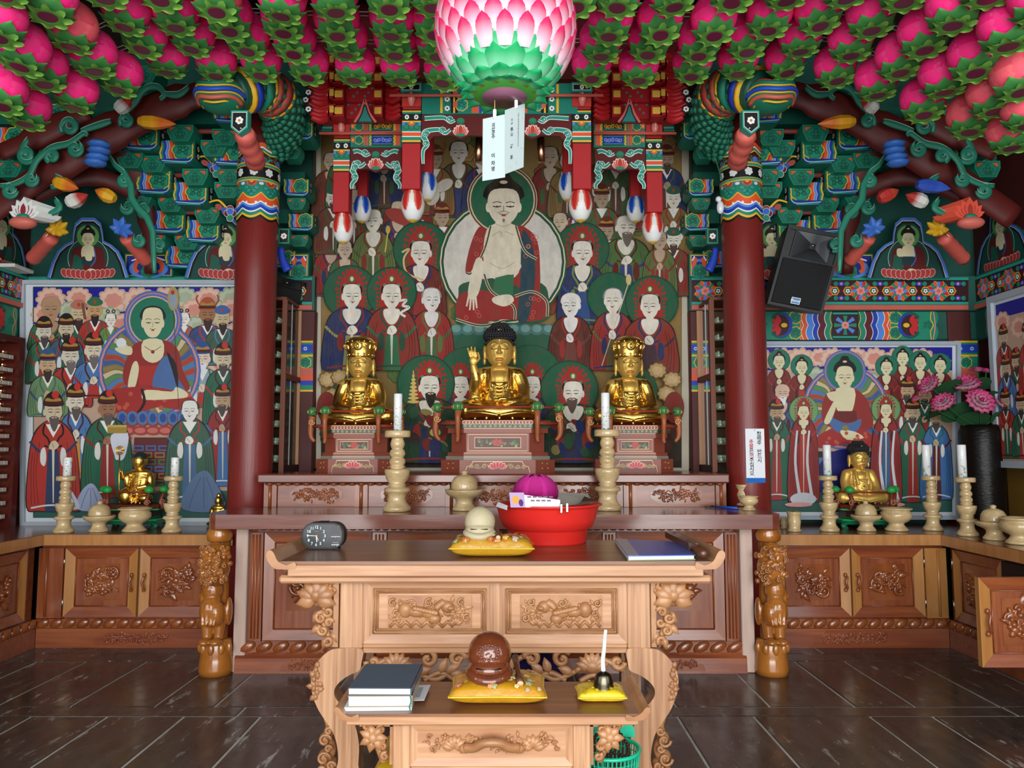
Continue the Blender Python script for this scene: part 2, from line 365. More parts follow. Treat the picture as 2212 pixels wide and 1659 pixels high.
# ------------------------------------------------------------------ the hall
XL, XR, YB, YF, ZC = -3.36, 3.22, 5.26, 0.95, 3.95
def struct(name, mb, m, label=None):
 return tag(mb.build(name, m), label, kind='structure')
fl = T('floor', 'dark worn plank floor with pale joints and white scuffs', 'floor', (0, 3, 0), kind='structure')
MB().box((XL - .3, -.6, -.12), (XR + .3, YB + .2, -.004)).build('joint_bed', 'joint_filler', fl)
def plank(x0, x1, y0, y1, along='y'):
 g = .006; m = MB(); m.box((x0 + g, y0 + g, -.03), (x1 - g, y1 - g, rnd.uniform(-.0012, .0012)), bev=.002)
 o = m.build('plank', 'plank_floor', fl); return o
rows = [(-.5, .9), (1.02, 1.6), (1.72, 2.42), (2.54, 3.43), (3.55, 4.29)]
for a, b in rows:
 x = XL - .02 + rnd.uniform(-.2, 0)
 while x < XR:
  wd = rnd.choice((.27, .33, .38, .42, .5)); x1 = min(x + wd, XR + .1); plank(x, x1, a, b); x = x1
for a, b in ((.9, 1.02), (1.6, 1.72), (2.42, 2.54), (3.43, 3.55), (4.29, 4.45), (4.45, 4.62)):
 x = XL - .02
 while x < XR:
  x1 = min(x + rnd.uniform(1.1, 2.2), XR + .1); plank(x, x1, a, b); x = x1
b = MB(); b.box((XL - .3, YB, 0), (XR + .3, YB + .12, ZC)); struct('wall_back', b, 'wall_green', 'deep green painted back wall behind the altar')
b = MB(); b.box((XL - .12, YF, 0), (XL, YB, ZC)); struct('wall_left', b, 'dim_red', 'dark red side wall with lamp shelf and frieze')
b = MB(); b.box((XR, YF, 0), (XR + .12, YB, ZC)); struct('wall_right', b, 'dim_red', 'dark red side wall with leaning painting')
wf = MB()
for x0, x1, z0, z1 in ((XL - .12, -3.15, 0, 3.05), (-1.95, -1.75, 0, 3.05), (1.85, 2.0, 0, 3.05), (3.12, XR + .12, 0, 3.05), (XL - .12, XR + .12, 3.2, ZC), (-3.15, -1.95, 0, .35), (2.0, 3.12, 0, .35), (XL - .12, XR + .12, 3.05, 3.2)):
 wf.box((x0, .82, z0), (x1, .94, z1))
struct('wall_front', wf, 'dim_red', 'front wall with open doorways behind the viewer')
b = MB(); b.box((XL - .12, .82, ZC), (XR + .12, YB + .12, ZC + .1)); struct('ceiling', b, 'dark_ceiling', 'dark boarded ceiling above the hanging lanterns')
for y in (2.3, 2.9, 3.5, 4.1):
 b = MB(); b.box((XL, y - .07, ZC - .22), (XR, y + .07, ZC)); struct('ceiling_beam', b, 'dim_red', 'dark red ceiling beam half hidden by lanterns')
# painted board patterns ------------------------------------------------
GREEN, DGREEN, TEAL, ORNG, BLUE, LBLUE, YEL, WHT, BLK, RED, DRED, SALM, PINK = '#1d8468', '#0f5646', '#2a9a86', '#e2582a', '#1d3fae', '#4f86d8', '#e8b42a', '#e9ece6', '#121416', '#c4282c', '#5c1613', '#c8604f', '#e88a86'
def flower(a, x, y, r, petal, core, n=6, core2=None):
 for k in range(n):
  t = 2 * PI * k / n + .3; a.ell(x + r * .62 * cos(t), y + r * .62 * sin(t), r * .40, r * .40, petal, n=8)
 a.ell(x, y, r * .33, r * .33, core)
 if core2: a.ell(x, y, r * .16, r * .16, core2)
def frieze_art(a, u0, u1, v0, v1, per=84):
 H = v1 - v0; m = (v0 + v1) / 2; a.rect(u0, v0 - 8, u1, v1 + 8, TEAL); a.rect(u0, v0 - 2, u1, v1 + 2, BLK); a.rect(u0, v0, u1, v1, '#37131a')
 def clip(x): return min(max(x, u0), u1)
 x = u0 + per * .35
 while x < u1 - 4:
  for k in range(8):                                     # radiating bars
   t = k * PI / 4; c = (LBLUE, GREEN)[k % 2]; r0, r1 = 9, (20 if k % 2 == 0 else 22)
   p = [(x + r0 * cos(t) - 4 * sin(t), m + r0 * sin(t) + 4 * cos(t)), (x + r1 * cos(t) - 5 * sin(t), m + r1 * sin(t) + 5 * cos(t)), (x + r1 * cos(t) + 5 * sin(t), m + r1 * sin(t) - 5 * cos(t)), (x + r0 * cos(t) + 4 * sin(t), m + r0 * sin(t) - 4 * cos(t))]
   if all(u0 < q[0] < u1 and v0 <= q[1] <= v1 for q in p): a.poly(p, c)
  for k in range(8):
   t = (k + .5) * PI / 4; p = circ(x + 19 * cos(t), m + 17 * sin(t), 6, 4.5, 6, rot=math.degrees(t))
   if all(u0 < q[0] < u1 for q in p): a.poly(p, ORNG if k % 2 else RED); a.line([(q[0], q[1]) for q in p[:3]], 1, YEL, False)
  if u0 + 10 < x < u1 - 10: flower(a, x, m, 10, PINK, '#b3242a', 6, YEL)
  h = x + per / 2
  for dx in (-14, 14):
   if u0 + 9 < h + dx < u1 - 9:
    a.poly(circ(h + dx, m, 11, 11, 6), ORNG); a.poly(circ(h + dx, m, 9.5, 9.5, 6), YEL); a.poly(circ(h + dx, m, 8, 8, 6), DGREEN); flower(a, h + dx, m, 5, WHT, BLK, 5)
  for vv in (v0 + 6, v1 - 6):
   if u0 + 14 < h < u1 - 14:
    a.ell(h, vv, 8, 5, BLUE); a.ell(h - 12, vv, 5, 5, GREEN); a.ell(h + 12, vv, 5, 5, GREEN); a.ell(h, vv, 3, 3, PINK)
  x += per
def wave(a, x, y0, y1, amp, w, col, edge=None, n=3):
 """vertical wavy band"""
 p = [(x + amp * abs(sin(n * PI * k / 24)), y0 + (y1 - y0) * k / 24) for k in range(25)]
 a.poly(p + [(q[0] + w, q[1]) for q in p[::-1]], col)
 if edge: a.line(p, 1.2, edge, False)
def cloudm(a, x, y, r, fill=GREEN, line=DGREEN, edge=YEL):
 """a cloud scroll medallion"""
 if edge: a.scal(x, y, r * 1.14, 7, edge)
 a.scal(x, y, r, 7, fill)
 for k in range(5):
  t = -PI / 2 + (k - 2) * 1.1; q = spiral(x + r * .5 * cos(t), y + r * .5 * sin(t), r * .32, r * .08, t, 1.4, 10); a.line(q, r * .10, line, False)
 a.line(circ(x, y, r * .25, None, 10, 20, 320), r * .1, line, False)
def lotus(a, x, y, r, col=RED, edge='#f0c0b0', n=7, base=GREEN):
 for k in range(n):
  d = abs(k - (n - 1) / 2)
 order = sorted(range(n), key=lambda k: -abs(k - (n - 1) / 2))
 for k in order:
  t = -PI / 2 + (k - (n - 1) / 2) * (2.7 / n); L = r * (1 - .06 * abs(k - (n - 1) / 2)); wd = r * .26
  def pet(s, L=L, wd=wd, t=t):
   pts = []
   for u, v in ((0, .25), (.35, 1), (.7, .85), (1, 0), (.7, -.85), (.35, -1), (0, -.25)): pts.append((x + (u * L * s) * cos(t) - v * wd * s * sin(t), y + (u * L * s) * sin(t) + v * wd * s * cos(t)))
   return pts
  a.poly(crv(pet(1.06), 2, True), edge); a.poly(crv(pet(.9), 2, True), col)
 a.ell(x, y + r * .06, r * .45, r * .16, base)
def beam_art(a, x0, x1, y0, y1):
 m = (y0 + y1) / 2; H = y1 - y0; cx = (x0 + x1) / 2; a.rect(x0, y0, x1, y1, DGREEN)
 for s in (-1, 1):
  def X(d): return cx + s * d
  def sbar(d, w, col, amp=4, edge=None):
   p = [(X(d + amp * abs(sin(2 * PI * k / 20))), y0 + H * k / 20) for k in range(21)]
   a.poly(p + [(q[0] + s * w, q[1]) for q in p[::-1]], col)
   if edge: a.line(p, 1.3, edge, False)
  half = (x1 - x0) / 2
  for d, w, c, e in ((28, 12, GREEN, YEL), (40, 15, '#5c1a22', WHT), (55, 17, BLUE, WHT), (66, 14, LBLUE, WHT), (80, 10, ORNG, WHT), (90, 6, SALM, WHT), (96, half - 96, GREEN, YEL)):
   if d + w <= half + 1: sbar(d, w, c, 5, e)
  if half > 150:
   for yy in (y0 + 15, y1 - 15): cloudm(a, X(108), yy, 13)
   a.ell(X(140), m, 26, H * .46, DGREEN); a.ell(X(136), m, 22, H * .4, BLUE); a.ell(X(140), m, 19, H * .36, '#3b1a1a')
   for k in range(5):
    t = (k - 2) * .6; a.ell(X(140 + 12 * cos(t)), m + 14 * sin(t), 9, 5, RED, math.degrees(t) * s)
   a.ell(X(132), m, 7, 5, YEL); a.ell(X(167), m, 10, H * .40, GREEN); cloudm(a, X(178), m, 13, edge=None)
   if half > 186: a.line([(X(186), y0), (X(184), m - 14), (X(190), m), (X(184), m + 14), (X(186), y1)], 2, YEL); a.line([(X(190), y0), (X(194), m), (X(190), y1)], 2, PINK)
 a.rect(cx - 28, y0 + 2, cx + 28, y1 - 2, BLK); a.rect(cx - 27, y0 + 4, cx + 27, y0 + 8, TEAL); a.rect(cx - 27, y1 - 8, cx + 27, y1 - 4, TEAL); a.rect(cx - 26, y0 + 10, cx + 26, y1 - 10, '#3a141c')
 for k in range(8):
  t = k * PI / 4; c = LBLUE if k % 2 else GREEN; L = 24 if k % 2 == 0 else 26; a.line([(cx + 6 * cos(t), m + 6 * sin(t)), (cx + L * cos(t), m + min(L, H / 2 - 11) * sin(t))], [4, 9], c, False)
 flower(a, cx, m, 8, PINK, '#8f2020', 8, YEL)
YFR = 5.10
def wallmap_side(X, sgn, pp, yy0):     # drawing units run along a side wall away from the back corner
 k = MPP(YFR)
 return lambda u, v, l: Vector((X + sgn * l, yy0 - u * k, SZ(v, YFR)))
def frieze_board(name, label, box, fm, u0, u1):
 o = T(name, label, 'painted board', ((box[0][0] + box[1][0]) / 2, (box[0][1] + box[1][1]) / 2, box[0][2]), kind='structure')
 MB().box(*box).build('board', 'wall_green', o)
 a = Art(fm); a.name = 'painted_pattern'; frieze_art(a, u0, u1, 607, 650); a.rect(u0, 659, u1, 669, SALM); a.build(o); return o
z0, z1 = SZ(671, YFR), SZ(596, YFR)
frieze_board('trim_1', 'flower patterned frieze board on the back wall by the court mural', ((XL, YFR + .001, z0), (SX(672, YFR), YB, z1)), onY(YFR), 62, 674)
frieze_board('trim_4', 'flower patterned frieze board on the back wall above the assembly mural', ((SX(1496, YFR), YFR + .001, z0), (XR, YB, z1)), onY(YFR), 1494, 2092)
kk = 1 / MPP(YFR)
frieze_board('trim_2', 'flower patterned frieze board on the wall beside the lamp shelf', ((XL, 2.6, z0), (XL + .1, YFR, z1)), wallmap_side(XL + .1, 1, 1, YFR), 0, 2.4 * kk)
frieze_board('trim_3', 'flower patterned frieze board above the leaning painting', ((XR - .1, 2.6, z0), (XR, YFR, z1)), wallmap_side(XR - .1, -1, 1, YFR), 0, 2.4 * kk)
def painted_beam(label, box, fm, x0, x1):
 o = T('painted_beam', label, 'beam', ((box[0][0] + box[1][0]) / 2, (box[0][1] + box[1][1]) / 2, box[0][2]), kind='structure')
 MB().box(*box, bev=.012).build('timber', 'wall_green', o); a = Art(fm); a.name = 'painted_pattern'; beam_art(a, x0, x1, 671, 734); a.build(o); return o
YBM = 5.14
painted_beam('painted beam with blue star flower above the assembly mural', ((SX(1500, YBM), YBM + .001, SZ(735, YBM)), (XR, YB, SZ(670, YBM))), onY(YBM), 1630, 2022)
a = MB(); a.box((SX(2026, YBM), YBM - .01, SZ(735, YBM)), (SX(2074, YBM), YB, SZ(670, YBM)), bev=.015)
painted_beam('painted beam hidden behind the court mural', ((XL, YBM + .001, SZ(735, YBM)), (SX(660, YBM), YB, SZ(670, YBM))), onY(YBM), 126, 520)
def side_beam(X, sgn, label):
 m = lambda u, v, l: Vector((X + sgn * l, YBM - .1 - u * MPP(YBM), SZ(v, YBM)))
 b0 = (min(X, X - sgn * .09), 2.6, SZ(735, YBM)); b1 = (max(X, X - sgn * .09), YBM, SZ(670, YBM))
 o = T('painted_beam', label, 'beam', (X, 3.8, b0[2]), kind='structure'); MB().box(b0, b1, bev=.012).build('timber', 'wall_green', o)
 a = Art(m); a.name = 'painted_pattern'; beam_art(a, 8, 398, 672, 733); a.build(o)
side_beam(XL + .09, 1, 'painted beam on the wall above the lamp shelf'); side_beam(XR - .09, -1, 'painted beam on the wall behind the leaning painting')
# coloured end posts of the back wall ------------------------------------------
def end_post(xa, xb, label, Y=5.12, ya=738, yb=850):
 o = T('painted_post', label, 'post', (SX((xa + xb) / 2, Y), Y, 0), kind='structure')
 MB().box((SX(xa, Y), Y + .001, 0), (SX(xb, Y), YB, SZ(670, Y)), bev=.01).build('timber', 'dim_red', o)
 a = Art(onY(Y)); a.name = 'painted_pattern'; a.rect(xa, 736, xb, 768, BLUE); a.rect(xa, 736, xb, 740, YEL); a.rect(xa, 740, xb, 744, GREEN); a.rect(xa, 762, xb, 766, GREEN); a.rect(xa, 766, xb, 770, YEL)
 n = max(1, int((xb - xa) / 18))
 for k in range(n): x = xa + (k + .5) * (xb - xa) / n; a.ell(x, 753, 5, 5, LBLUE); a.ell(x, 753, 3.2, 3.2, WHT); a.ell(x, 753, 1.8, 1.8, BLK)
 a.rect(xa, 770, xb, 795, GREEN); cloudm(a, (xa + xb) / 2, 783, min(12, (xb - xa) / 2 - 3)); a.rect(xa, 795, xb, 812, SALM); a.rect(xa, 812, xb, 822, ORNG); a.rect(xa, 822, xb, 832, BLUE); a.rect(xa, 832, xb, 842, GREEN); a.rect(xa, 842, xb, 846, YEL); a.build(o)
end_post(2062, 2112, 'painted wall post beside the black flower vase'); end_post(34, 66, 'painted wall post between lamp shelf and court mural')
end_post(643, 676, 'painted wall post left of the old altar painting'); end_post(1494, 1530, 'painted wall post right of the old altar painting')
# the two columns ---------------------------------------------------------------
CR, CYc = .124, 4.66
COLX = (-1.577, 1.424)
def column(xc, label, pxc):
 o = T('column', label, 'column', (xc, CYc, 0), kind='structure')
 MB().lathe([(CR + .006, 0), (CR + .004, 1.0), (CR, 2.2), (CR - .001, 3.3)], (xc, CYc, 0), 40).build('shaft', 'column_red', o)
 k = MPP(CYc - CR)
 def fm(u, v, l): t = u * k / CR; return Vector((xc + (CR + .0012 + l) * sin(t), CYc - (CR + .0012 + l) * cos(t), SZ(v, CYc - CR)))
 W = 104; a = Art(fm); a.name = 'painted_band_pattern'
 def band(y0, y1, col):
  for i in range(26): u0 = -W + 2 * W * i / 26; a.k -= 1 if i else 0; a.rect(u0, y0, u0 + 2 * W / 26, y1, col)
 def scallop(y0, y1, col, n=6, amp=7, ph=0):
  for i in range(52):
   u0 = -W + 2 * W * i / 52; u1 = u0 + 2 * W / 52; f = lambda u: amp * abs(sin(PI * n * (u + W) / (2 * W) + ph)); a.k -= 1 if i else 0
   a.poly([(u0, y0), (u1, y0), (u1, y1 + f(u1)), (u0, y1 + f(u0))], col)
 band(290, 350, DRED); scallop(306, 328, BLK, 5, 8); scallop(306, 325, YEL, 5, 8); scallop(306, 322, GREEN, 5, 8); scallop(306, 317, WHT, 5, 8); scallop(306, 314, ORNG, 5, 8); scallop(290, 304, DRED, 5, 8)
 for k2 in range(-2, 3): a.ell(k2 * 44, 346, 17, 14, GREEN); a.ell(k2 * 44, 348, 13, 10, TEAL); a.ell(k2 * 44 + 22, 345, 8, 9, LBLUE)
 scallop(428, 466, BLK, 5, 9); scallop(428, 461, YEL, 5, 9); scallop(428, 456, GREEN, 5, 9); scallop(428, 449, WHT, 5, 9); scallop(428, 446, BLUE, 5, 9); scallop(428, 439, LBLUE, 5, 9); scallop(428, 434, WHT, 5, 9); scallop(390, 431, ORNG, 5, 9)
 for k2 in range(-5, 5): a.ell(k2 * 20.8 + 10.4, 436, 2.6, 2.6, WHT)
 scallop(386, 415, YEL, 5, 13); scallop(386, 412, GREEN, 5, 13)
 for k2 in range(-2, 3):
  x = k2 * 41.6
  for dx, dy in ((-11, 404), (11, 404), (-5, 412), (5, 412), (0, 417)): a.ell(x + dx, dy, 7, 6, TEAL); a.ring(x + dx, dy, 6.4, 1.3, DGREEN, 5.4, 12)
  a.ell(x, 393, 12, 9, SALM); a.ell(x, 391, 8, 7, RED); a.ell(x, 389, 5, 5, YEL); a.ell(x, 388, 2.5, 3, GREEN); a.ell(x + 20.8, 391, 7, 5, LBLUE); a.ell(x + 20.8, 395, 5, 3, WHT)
 band(349, 390, YEL); band(352, 387, TEAL); band(357, 383, YEL); band(358.5, 382, BLK)
 for k2 in range(-3, 4): flower(a, k2 * 33 + 4, 370, 9, WHT, BLK, 6); a.ell(k2 * 33 + 4, 370, 3, 3, WHT)
 a.build(o); return o
column(COLX[0], 'red column with painted top on the court mural side', 548); column(COLX[1], 'red column with painted top carrying the white notice', 1610)
# ------------------------------------------------------------------ carving
def leafy(m, x, y, z, L, wd, ang, th=.006):
 """a carved leaf: pointed, ridged, lying in the plane of the board"""
 pts = []; n = 6
 for i in range(n + 1):
  t = i / n; hw = wd * sin(PI * (t ** .8)) * .5
  pts.append((t * L, hw))
 vs = [(0, 0, 0)]; ca, sa = cos(ang), sin(ang)
 def W(u, v, d): return (x + u * ca - v * sa, y - d, z + u * sa + v * ca)
 vs = [W(u, 0, th * (1.0 if 0 < u < L else .3)) for u, h in pts] + [W(u, h, 0) for u, h in pts] + [W(u, -h, 0) for u, h in pts]
 k = n + 1; fs = []
 for i in range(n): fs += [(i, i + 1, k + i + 1, k + i), (i + 1, i, 2 * k + i, 2 * k + i + 1)]
 m.add(vs, fs, None, True)
def scroll(m, x, y, z, r, a0, turns=1.1, w=.006, d=.006):
 q = spiral(x, z, r, r * .15, a0, turns, 14); m.tube([(p[0], y - d * .6, p[1]) for p in q], [w, w * 1.1, w * .9], n=6, flat=((0, 1, 0), .8)); m.ell((x, y - d, z), (r * .32, d, r * .32), nu=8, nv=5)
def relief(m, u0, u1, z0, z1, y, seed, th=.008, dens=1.0):
 """a carved panel of scrolls, leaves, birds and blossom filling a rectangle"""
 r = random.Random(seed); W, H = u1 - u0, z1 - z0; s = min(W, H)
 n = max(4, int(10 * dens * W / H))
 for i in range(n):
  u = u0 + W * (i + .5) / n + r.uniform(-.04, .04) * s; z = z0 + H * r.uniform(.2, .8); rr = s * r.uniform(.13, .22)
  z = min(max(z, z0 + rr), z1 - rr); u = min(max(u, u0 + rr), u1 - rr)
  k = r.random()
  if k < .45: scroll(m, u, y, z, rr, r.uniform(0, 6.28), 1.1, rr * .2, th)
  elif k < .7:
   m.ell((u, y - th * .4, z), (rr * .55, th * 1.1, rr * .5), nu=10, nv=6)
   for j in range(5): t = j * 1.2566 + r.random(); m.ell((u + rr * .62 * cos(t), y - th * .3, z + rr * .62 * sin(t)), (rr * .36, th * .9, rr * .36), nu=8, nv=5)
  else:
   m.tube(crv([(u - rr, y - th * .4, z - rr * .4), (u, y - th, z + rr * .5), (u + rr, y - th * .4, z - rr * .2)], 4), [rr * .12, rr * .34, rr * .1], n=7, flat=((0, 1, 0), .6))
 for i in range(int(n * 1.8)):
  L = s * r.uniform(.20, .36); u = r.uniform(u0 + L * .6, u1 - L * .6); z = r.uniform(z0 + L * .6, z1 - L * .6); leafy(m, u, y - .001, z, L, L * .5, r.uniform(0, 6.28), th)
def FR(Y): return Matrix.Translation((0, Y, 0))
def FLW(X): return Matrix.Translation((X, 0, 0)) @ Matrix.Rotation(PI / 2, 4, 'Z')
def FRW(X): return Matrix.Translation((X, 0, 0)) @ Matrix.Rotation(-PI / 2, 4, 'Z')
def mb(Mx):
 m = MB(); m.M = Mx; return m
def frame4(par, Mx, u0, u1, z0, z1, w, mx, mz, d0=0, d1=.012, th=.02):
 """four mitred boards sloping inwards"""
 o = [(u0, z0), (u1, z0), (u1, z1), (u0, z1)]; i = [(u0 + w, z0 + w), (u1 - w, z0 + w), (u1 - w, z1 - w), (u0 + w, z1 - w)]
 for k in range(4):
  a, b, c, d = o[k], o[(k + 1) % 4], i[(k + 1) % 4], i[k]
  vs = [(a[0], d0, a[1]), (b[0], d0, b[1]), (c[0], d1, c[1]), (d[0], d1, d[1])] + [(q[0], d0 + th, q[1]) for q in (a, b, c, d)]
  m = mb(Mx); m.add(vs, [(0, 1, 2, 3), (7, 6, 5, 4), (0, 4, 5, 1), (1, 5, 6, 2), (2, 6, 7, 3), (3, 7, 4, 0)])
  m.build('rail' if k % 2 == 0 else 'stile', mx if k % 2 == 0 else mz, par)
def bead(par, Mx, u0, u1, z0, z1, d, mat_, r=.003, name='bead_trim'):
 m = mb(Mx); q = [(u0, d, z0), (u1, d, z0), (u1, d, z1), (u0, d, z1), (u0, d, z0)]
 for k in range(4): m.tube([q[k], q[k + 1]], r, n=6)
 m.build(name, mat_, par)
def handle(par, Mx, u, z, L, mat_='carved'):
 m = mb(Mx); m.tube(crv([(u, 0, z + L / 2), (u + .004, -.018, z + L * .36), (u - .004, -.024, z), (u + .004, -.018, z - L * .36), (u, 0, z - L / 2)], 5), [.007, .008, .006, .008, .007], n=8)
 m.ell((u, -.006, z + L / 2), (.011, .009, .013), nu=10, nv=6); m.ell((u, -.006, z - L / 2), (.011, .009, .013), nu=10, nv=6); m.build('handle', mat_, par)
def gadroon(par, Mx, u0, u1, z0, z1, mat_, step=.082, d=0):
 m = mb(Mx); m.box((u0, d, z0), (u1, d + .03, z1)); H = z1 - z0; n = int((u1 - u0) / step); st = (u1 - u0) / n
 for k in range(n):
  u = u0 + (k + .5) * st; A = Matrix.Rotation(R(-28), 4, 'Y'); m.ell((u, d, (z0 + z1) / 2), (st * .54, .017, H * .50), nu=10, nv=6, M=A)
 m.build('carved_moulding', mat_, par)
def cartouche(par, Mx, u, z0, z1, L, seed, mat_, d=0):
 m = mb(Mx); H = z1 - z0
 pl = [(u - L / 2, z0), (u + L / 2, z0), (u + L * .47, z0 + H * .5), (u + L * .38, z0 + H * .6), (u + L * .34, z1), (u - L * .34, z1), (u - L * .38, z0 + H * .6), (u - L * .47, z0 + H * .5)]
 m.prism(pl, d - .003, d + .002); relief(m, u - L * .38, u + L * .38, z0 + .004, z1 - .004, d - .002, seed, .008); m.build('carved_cartouche', mat_, par)
def slab(name, par, x0, x1, y0, y1, z0, z1, mt, bev=.012):
 m = MB(); m.box((x0, y0, z0), (x1, y1, z1), bev=bev); return m.build(name, mt, par)
# ------------------------------------------------------------------ main altar, lower and upper tier
YA = 4.12
al = T('altar_lower_tier', 'broad lower altar tier of reddish carved wood behind the big table', 'altar', (HX, YA + .2, 0))
xa, xb = SX(547, YA), SX(1588, YA)
MB().box((xa, YA + .035, .0), (xb, 4.5, SZ(1143, YA))).build('carcass', 'altar_x', al)
m = MB(); z0, z1 = SZ(1411, 4.07), SZ(1455, 4.06); px0, px1 = SX(519, 4.06), SX(1603, 4.06); zt = z0
m.prism([(4.06, 0), (4.5, 0), (4.5, zt), (4.085, zt), (4.065, zt * .75)], px0, px1, axis='x'); m.build('plinth', 'altar_x', al)
gadroon(al, FR(4.085), SX(528, 4.08), SX(1596, 4.08), zt, SZ(1386, 4.09), 'carved', .085)
for u, L in ((690, 150), (845, 0), (1280, 0), (1440, 150)):
 if L: cartouche(al, FR(4.063), SX(u, 4.06), .012, zt * .78, L * MPP(4.06), u, 'altar_x')
zb, ztp = SZ(1383, YA), SZ(1150, YA)
for a, b_, sd in ((577, 806, 1), (840, 1054, 2), (1088, 1298, 3), (1329, 1558, 4)):
 u0, u1 = SX(a, YA), SX(b_, YA); F = FR(YA)
 frame4(al, F, u0, u1, zb, ztp, .055, 'altar_x', 'altar_z', 0, .010)
 mb(F).box((u0 + .05, .012, zb + .05), (u1 - .05, .03, ztp - .05)).build('panel', 'altar_z', al)
 bead(al, F, u0 + .055, u1 - .055, zb + .055, ztp - .055, .008, 'altar_x', .004)
 m = mb(F); hw = (u1 - u0) * .29; cu = (u0 + u1) / 2; cz = (zb + ztp) / 2; m.box((cu - hw, .010, cz - .13), (cu + hw, .020, cz + .13)); relief(m, cu - hw + .01, cu + hw - .01, cz - .12, cz + .12, .010, sd, .016, 1.3); m.build('carved_relief_pattern', 'carved', al)
for a, b_ in ((547, 575), (808, 838), (1056, 1086), (1300, 1327), (1560, 1588)):
 m = MB(); u0, u1 = SX(a, YA), SX(b_, YA); m.box((u0, YA - .006, zb), (u1, YA + .03, ztp));
 for k in (.25, .5, .75): m.tube([(u0 + (u1 - u0) * k, YA - .007, zb + .01), (u0 + (u1 - u0) * k, YA - .007, ztp - .01)], .005, n=6)
 m.build('muntin_post', 'altar_z', al)
for a, b_ in ((519, 545), (1590, 1617)):
 MB().box((SX(a, 4.1), 4.075, 0), (SX(b_, 4.1), 4.45, SZ(1142, 4.08)), bev=.004).build('side_post', 'pale_post', al)
m = MB(); u0, u1 = SX(540, 4.0), SX(1600, 4.0); n = 60
for k in range(n): m.ell((u0 + (u1 - u0) * (k + .5) / n, 4.06, SZ(1144, 4.0)), ((u1 - u0) / n * .5, .02, .012), nu=8, nv=5)
m.build('leaf_moulding', 'carved', al)
zl = SZ(1112, 3.95);
m = MB(); xs0, xs1 = SX(449, 3.95), SX(1690, 3.95)
out = [(xs0 + .05, 3.95), (xs1 - .06, 3.95), (xs1 - .02, 3.965), (xs1, 4.02), (xs1, 4.44), (xs0 - .02, 4.44), (xs0 - .02, 4.10), (xs0, 4.0), (xs0 + .02, 3.965)]
m.prism(out, zl - .072, zl, axis='z'); m.build('top_slab', 'altar_top', al)
au = T('altar_upper_tier', 'narrower upper altar tier with oval carvings carrying the golden statues', 'altar', (HX, 4.6, zl))
YU = 4.47; zu = SZ(1024, 4.40); x0, x1 = SX(597, YU), SX(1548, YU)
MB().box((SX(572, YU), YU + .03, zl - .05), (SX(1566, YU), 5.2, zu - .05)).build('carcass', 'altar_x', au)
m = MB(); m.box((SX(557, 4.40), 4.40, zu - .052), (SX(1575, 4.40), 5.22, zu), bev=.008); m.build('top_slab', 'altar_top', au)
for i, (a, b_, cxp) in enumerate(((601, 767, 683), (797, 962, 880), (990, 1152, 1072), (1182, 1345, 1260), (1376, 1543, 1462))):
 u0, u1 = SX(a, YU), SX(b_, YU); F = FR(YU); zt_, zb_ = zu - .075, zl + .012
 mb(F).box((u0, .012, zb_ - .02), (u1, .035, zt_ + .01)).build('panel', 'altar_x', au)
 m = mb(F); W = .15; c = (u0 + u1) / 2; cz = (zt_ + zb_) / 2 + .005
 m.prism([(c + W * sx, cz + .052 * sz) for sx, sz in ((-1, -.3), (-.8, -.75), (-.65, -1), (.65, -1), (.8, -.75), (1, -.3), (1, .3), (.8, .75), (.65, 1), (-.65, 1), (-.8, .75), (-1, .3))], .006, .02)
 relief(m, c - W * .9, c + W * .9, cz - .045, cz + .045, .006, 20 + i, .010, .9); m.build('carved_oval_pattern', 'carved', au)
for a, b_ in ((573, 600), (768, 796), (963, 989), (1153, 1181), (1346, 1375), (1544, 1566)):
 m = MB(); u0, u1 = SX(a, YU), SX(b_, YU); m.box((u0, YU - .004, zl), (u1, YU + .03, zu - .05)); m.tube([((u0 + u1) / 2, YU - .006, zl), ((u0 + u1) / 2, YU - .006, zu - .06)], .01, n=8); m.build('muntin_post', 'altar_z', au)
m = MB(); u0, u1 = SX(575, YU), SX(1562, YU); n = 50
for k in range(n): m.ell((u0 + (u1 - u0) * (k + .5) / n, YU - .01, zu - .058), ((u1 - u0) / n * .5, .018, .011), nu=8, nv=5)
m.build('leaf_moulding', 'carved', au)
# ------------------------------------------------------------------ side altars: cabinet units under one continuous worktop
YS = 4.57; ZS = SZ(1155, 4.5); zt = ZS - .065
def door(par, Mx, u0, u1, z0, z1, seed, hs, hinge=True, nm='door', hmat='carved'):
 m = mb(Mx); m.box((u0 + .04, .014, z0 + .04), (u1 - .04, .028, z1 - .04)); d = m.build(nm, 'altar_z', par)
 frame4(d, Mx, u0, u1, z0, z1, .055, 'altar_x', 'altar_pale', 0, .010, .026); bead(d, Mx, u0 + .06, u1 - .06, z0 + .06, z1 - .06, .010, 'altar_x', .003)  # pale stiles: the sheen of the light is put into their wood colour
 cu, cz = (u0 + u1) / 2, (z0 + z1) / 2; h = .105; m = mb(Mx); m.box((cu - h, .010, cz - h), (cu + h, .016, cz + h)); relief(m, cu - h, cu + h, cz - h, cz + h, .010, seed, .014, 1.5); m.build('carved_relief_pattern', 'carved', d)
 if hs: handle(d, Mx, (u1 - .03) if hs > 0 else (u0 + .03), cz, .085, hmat)
 if hinge:
  for zz in (z0 + .08, z1 - .08):
   m = mb(Mx); uu = u0 - .003 if hs >= 0 else u1 + .003; m.tube([(uu, -.003, zz - .03), (uu, -.003, zz + .03)], .005, n=8); m.build('hinge', 'metal', d)
 return d
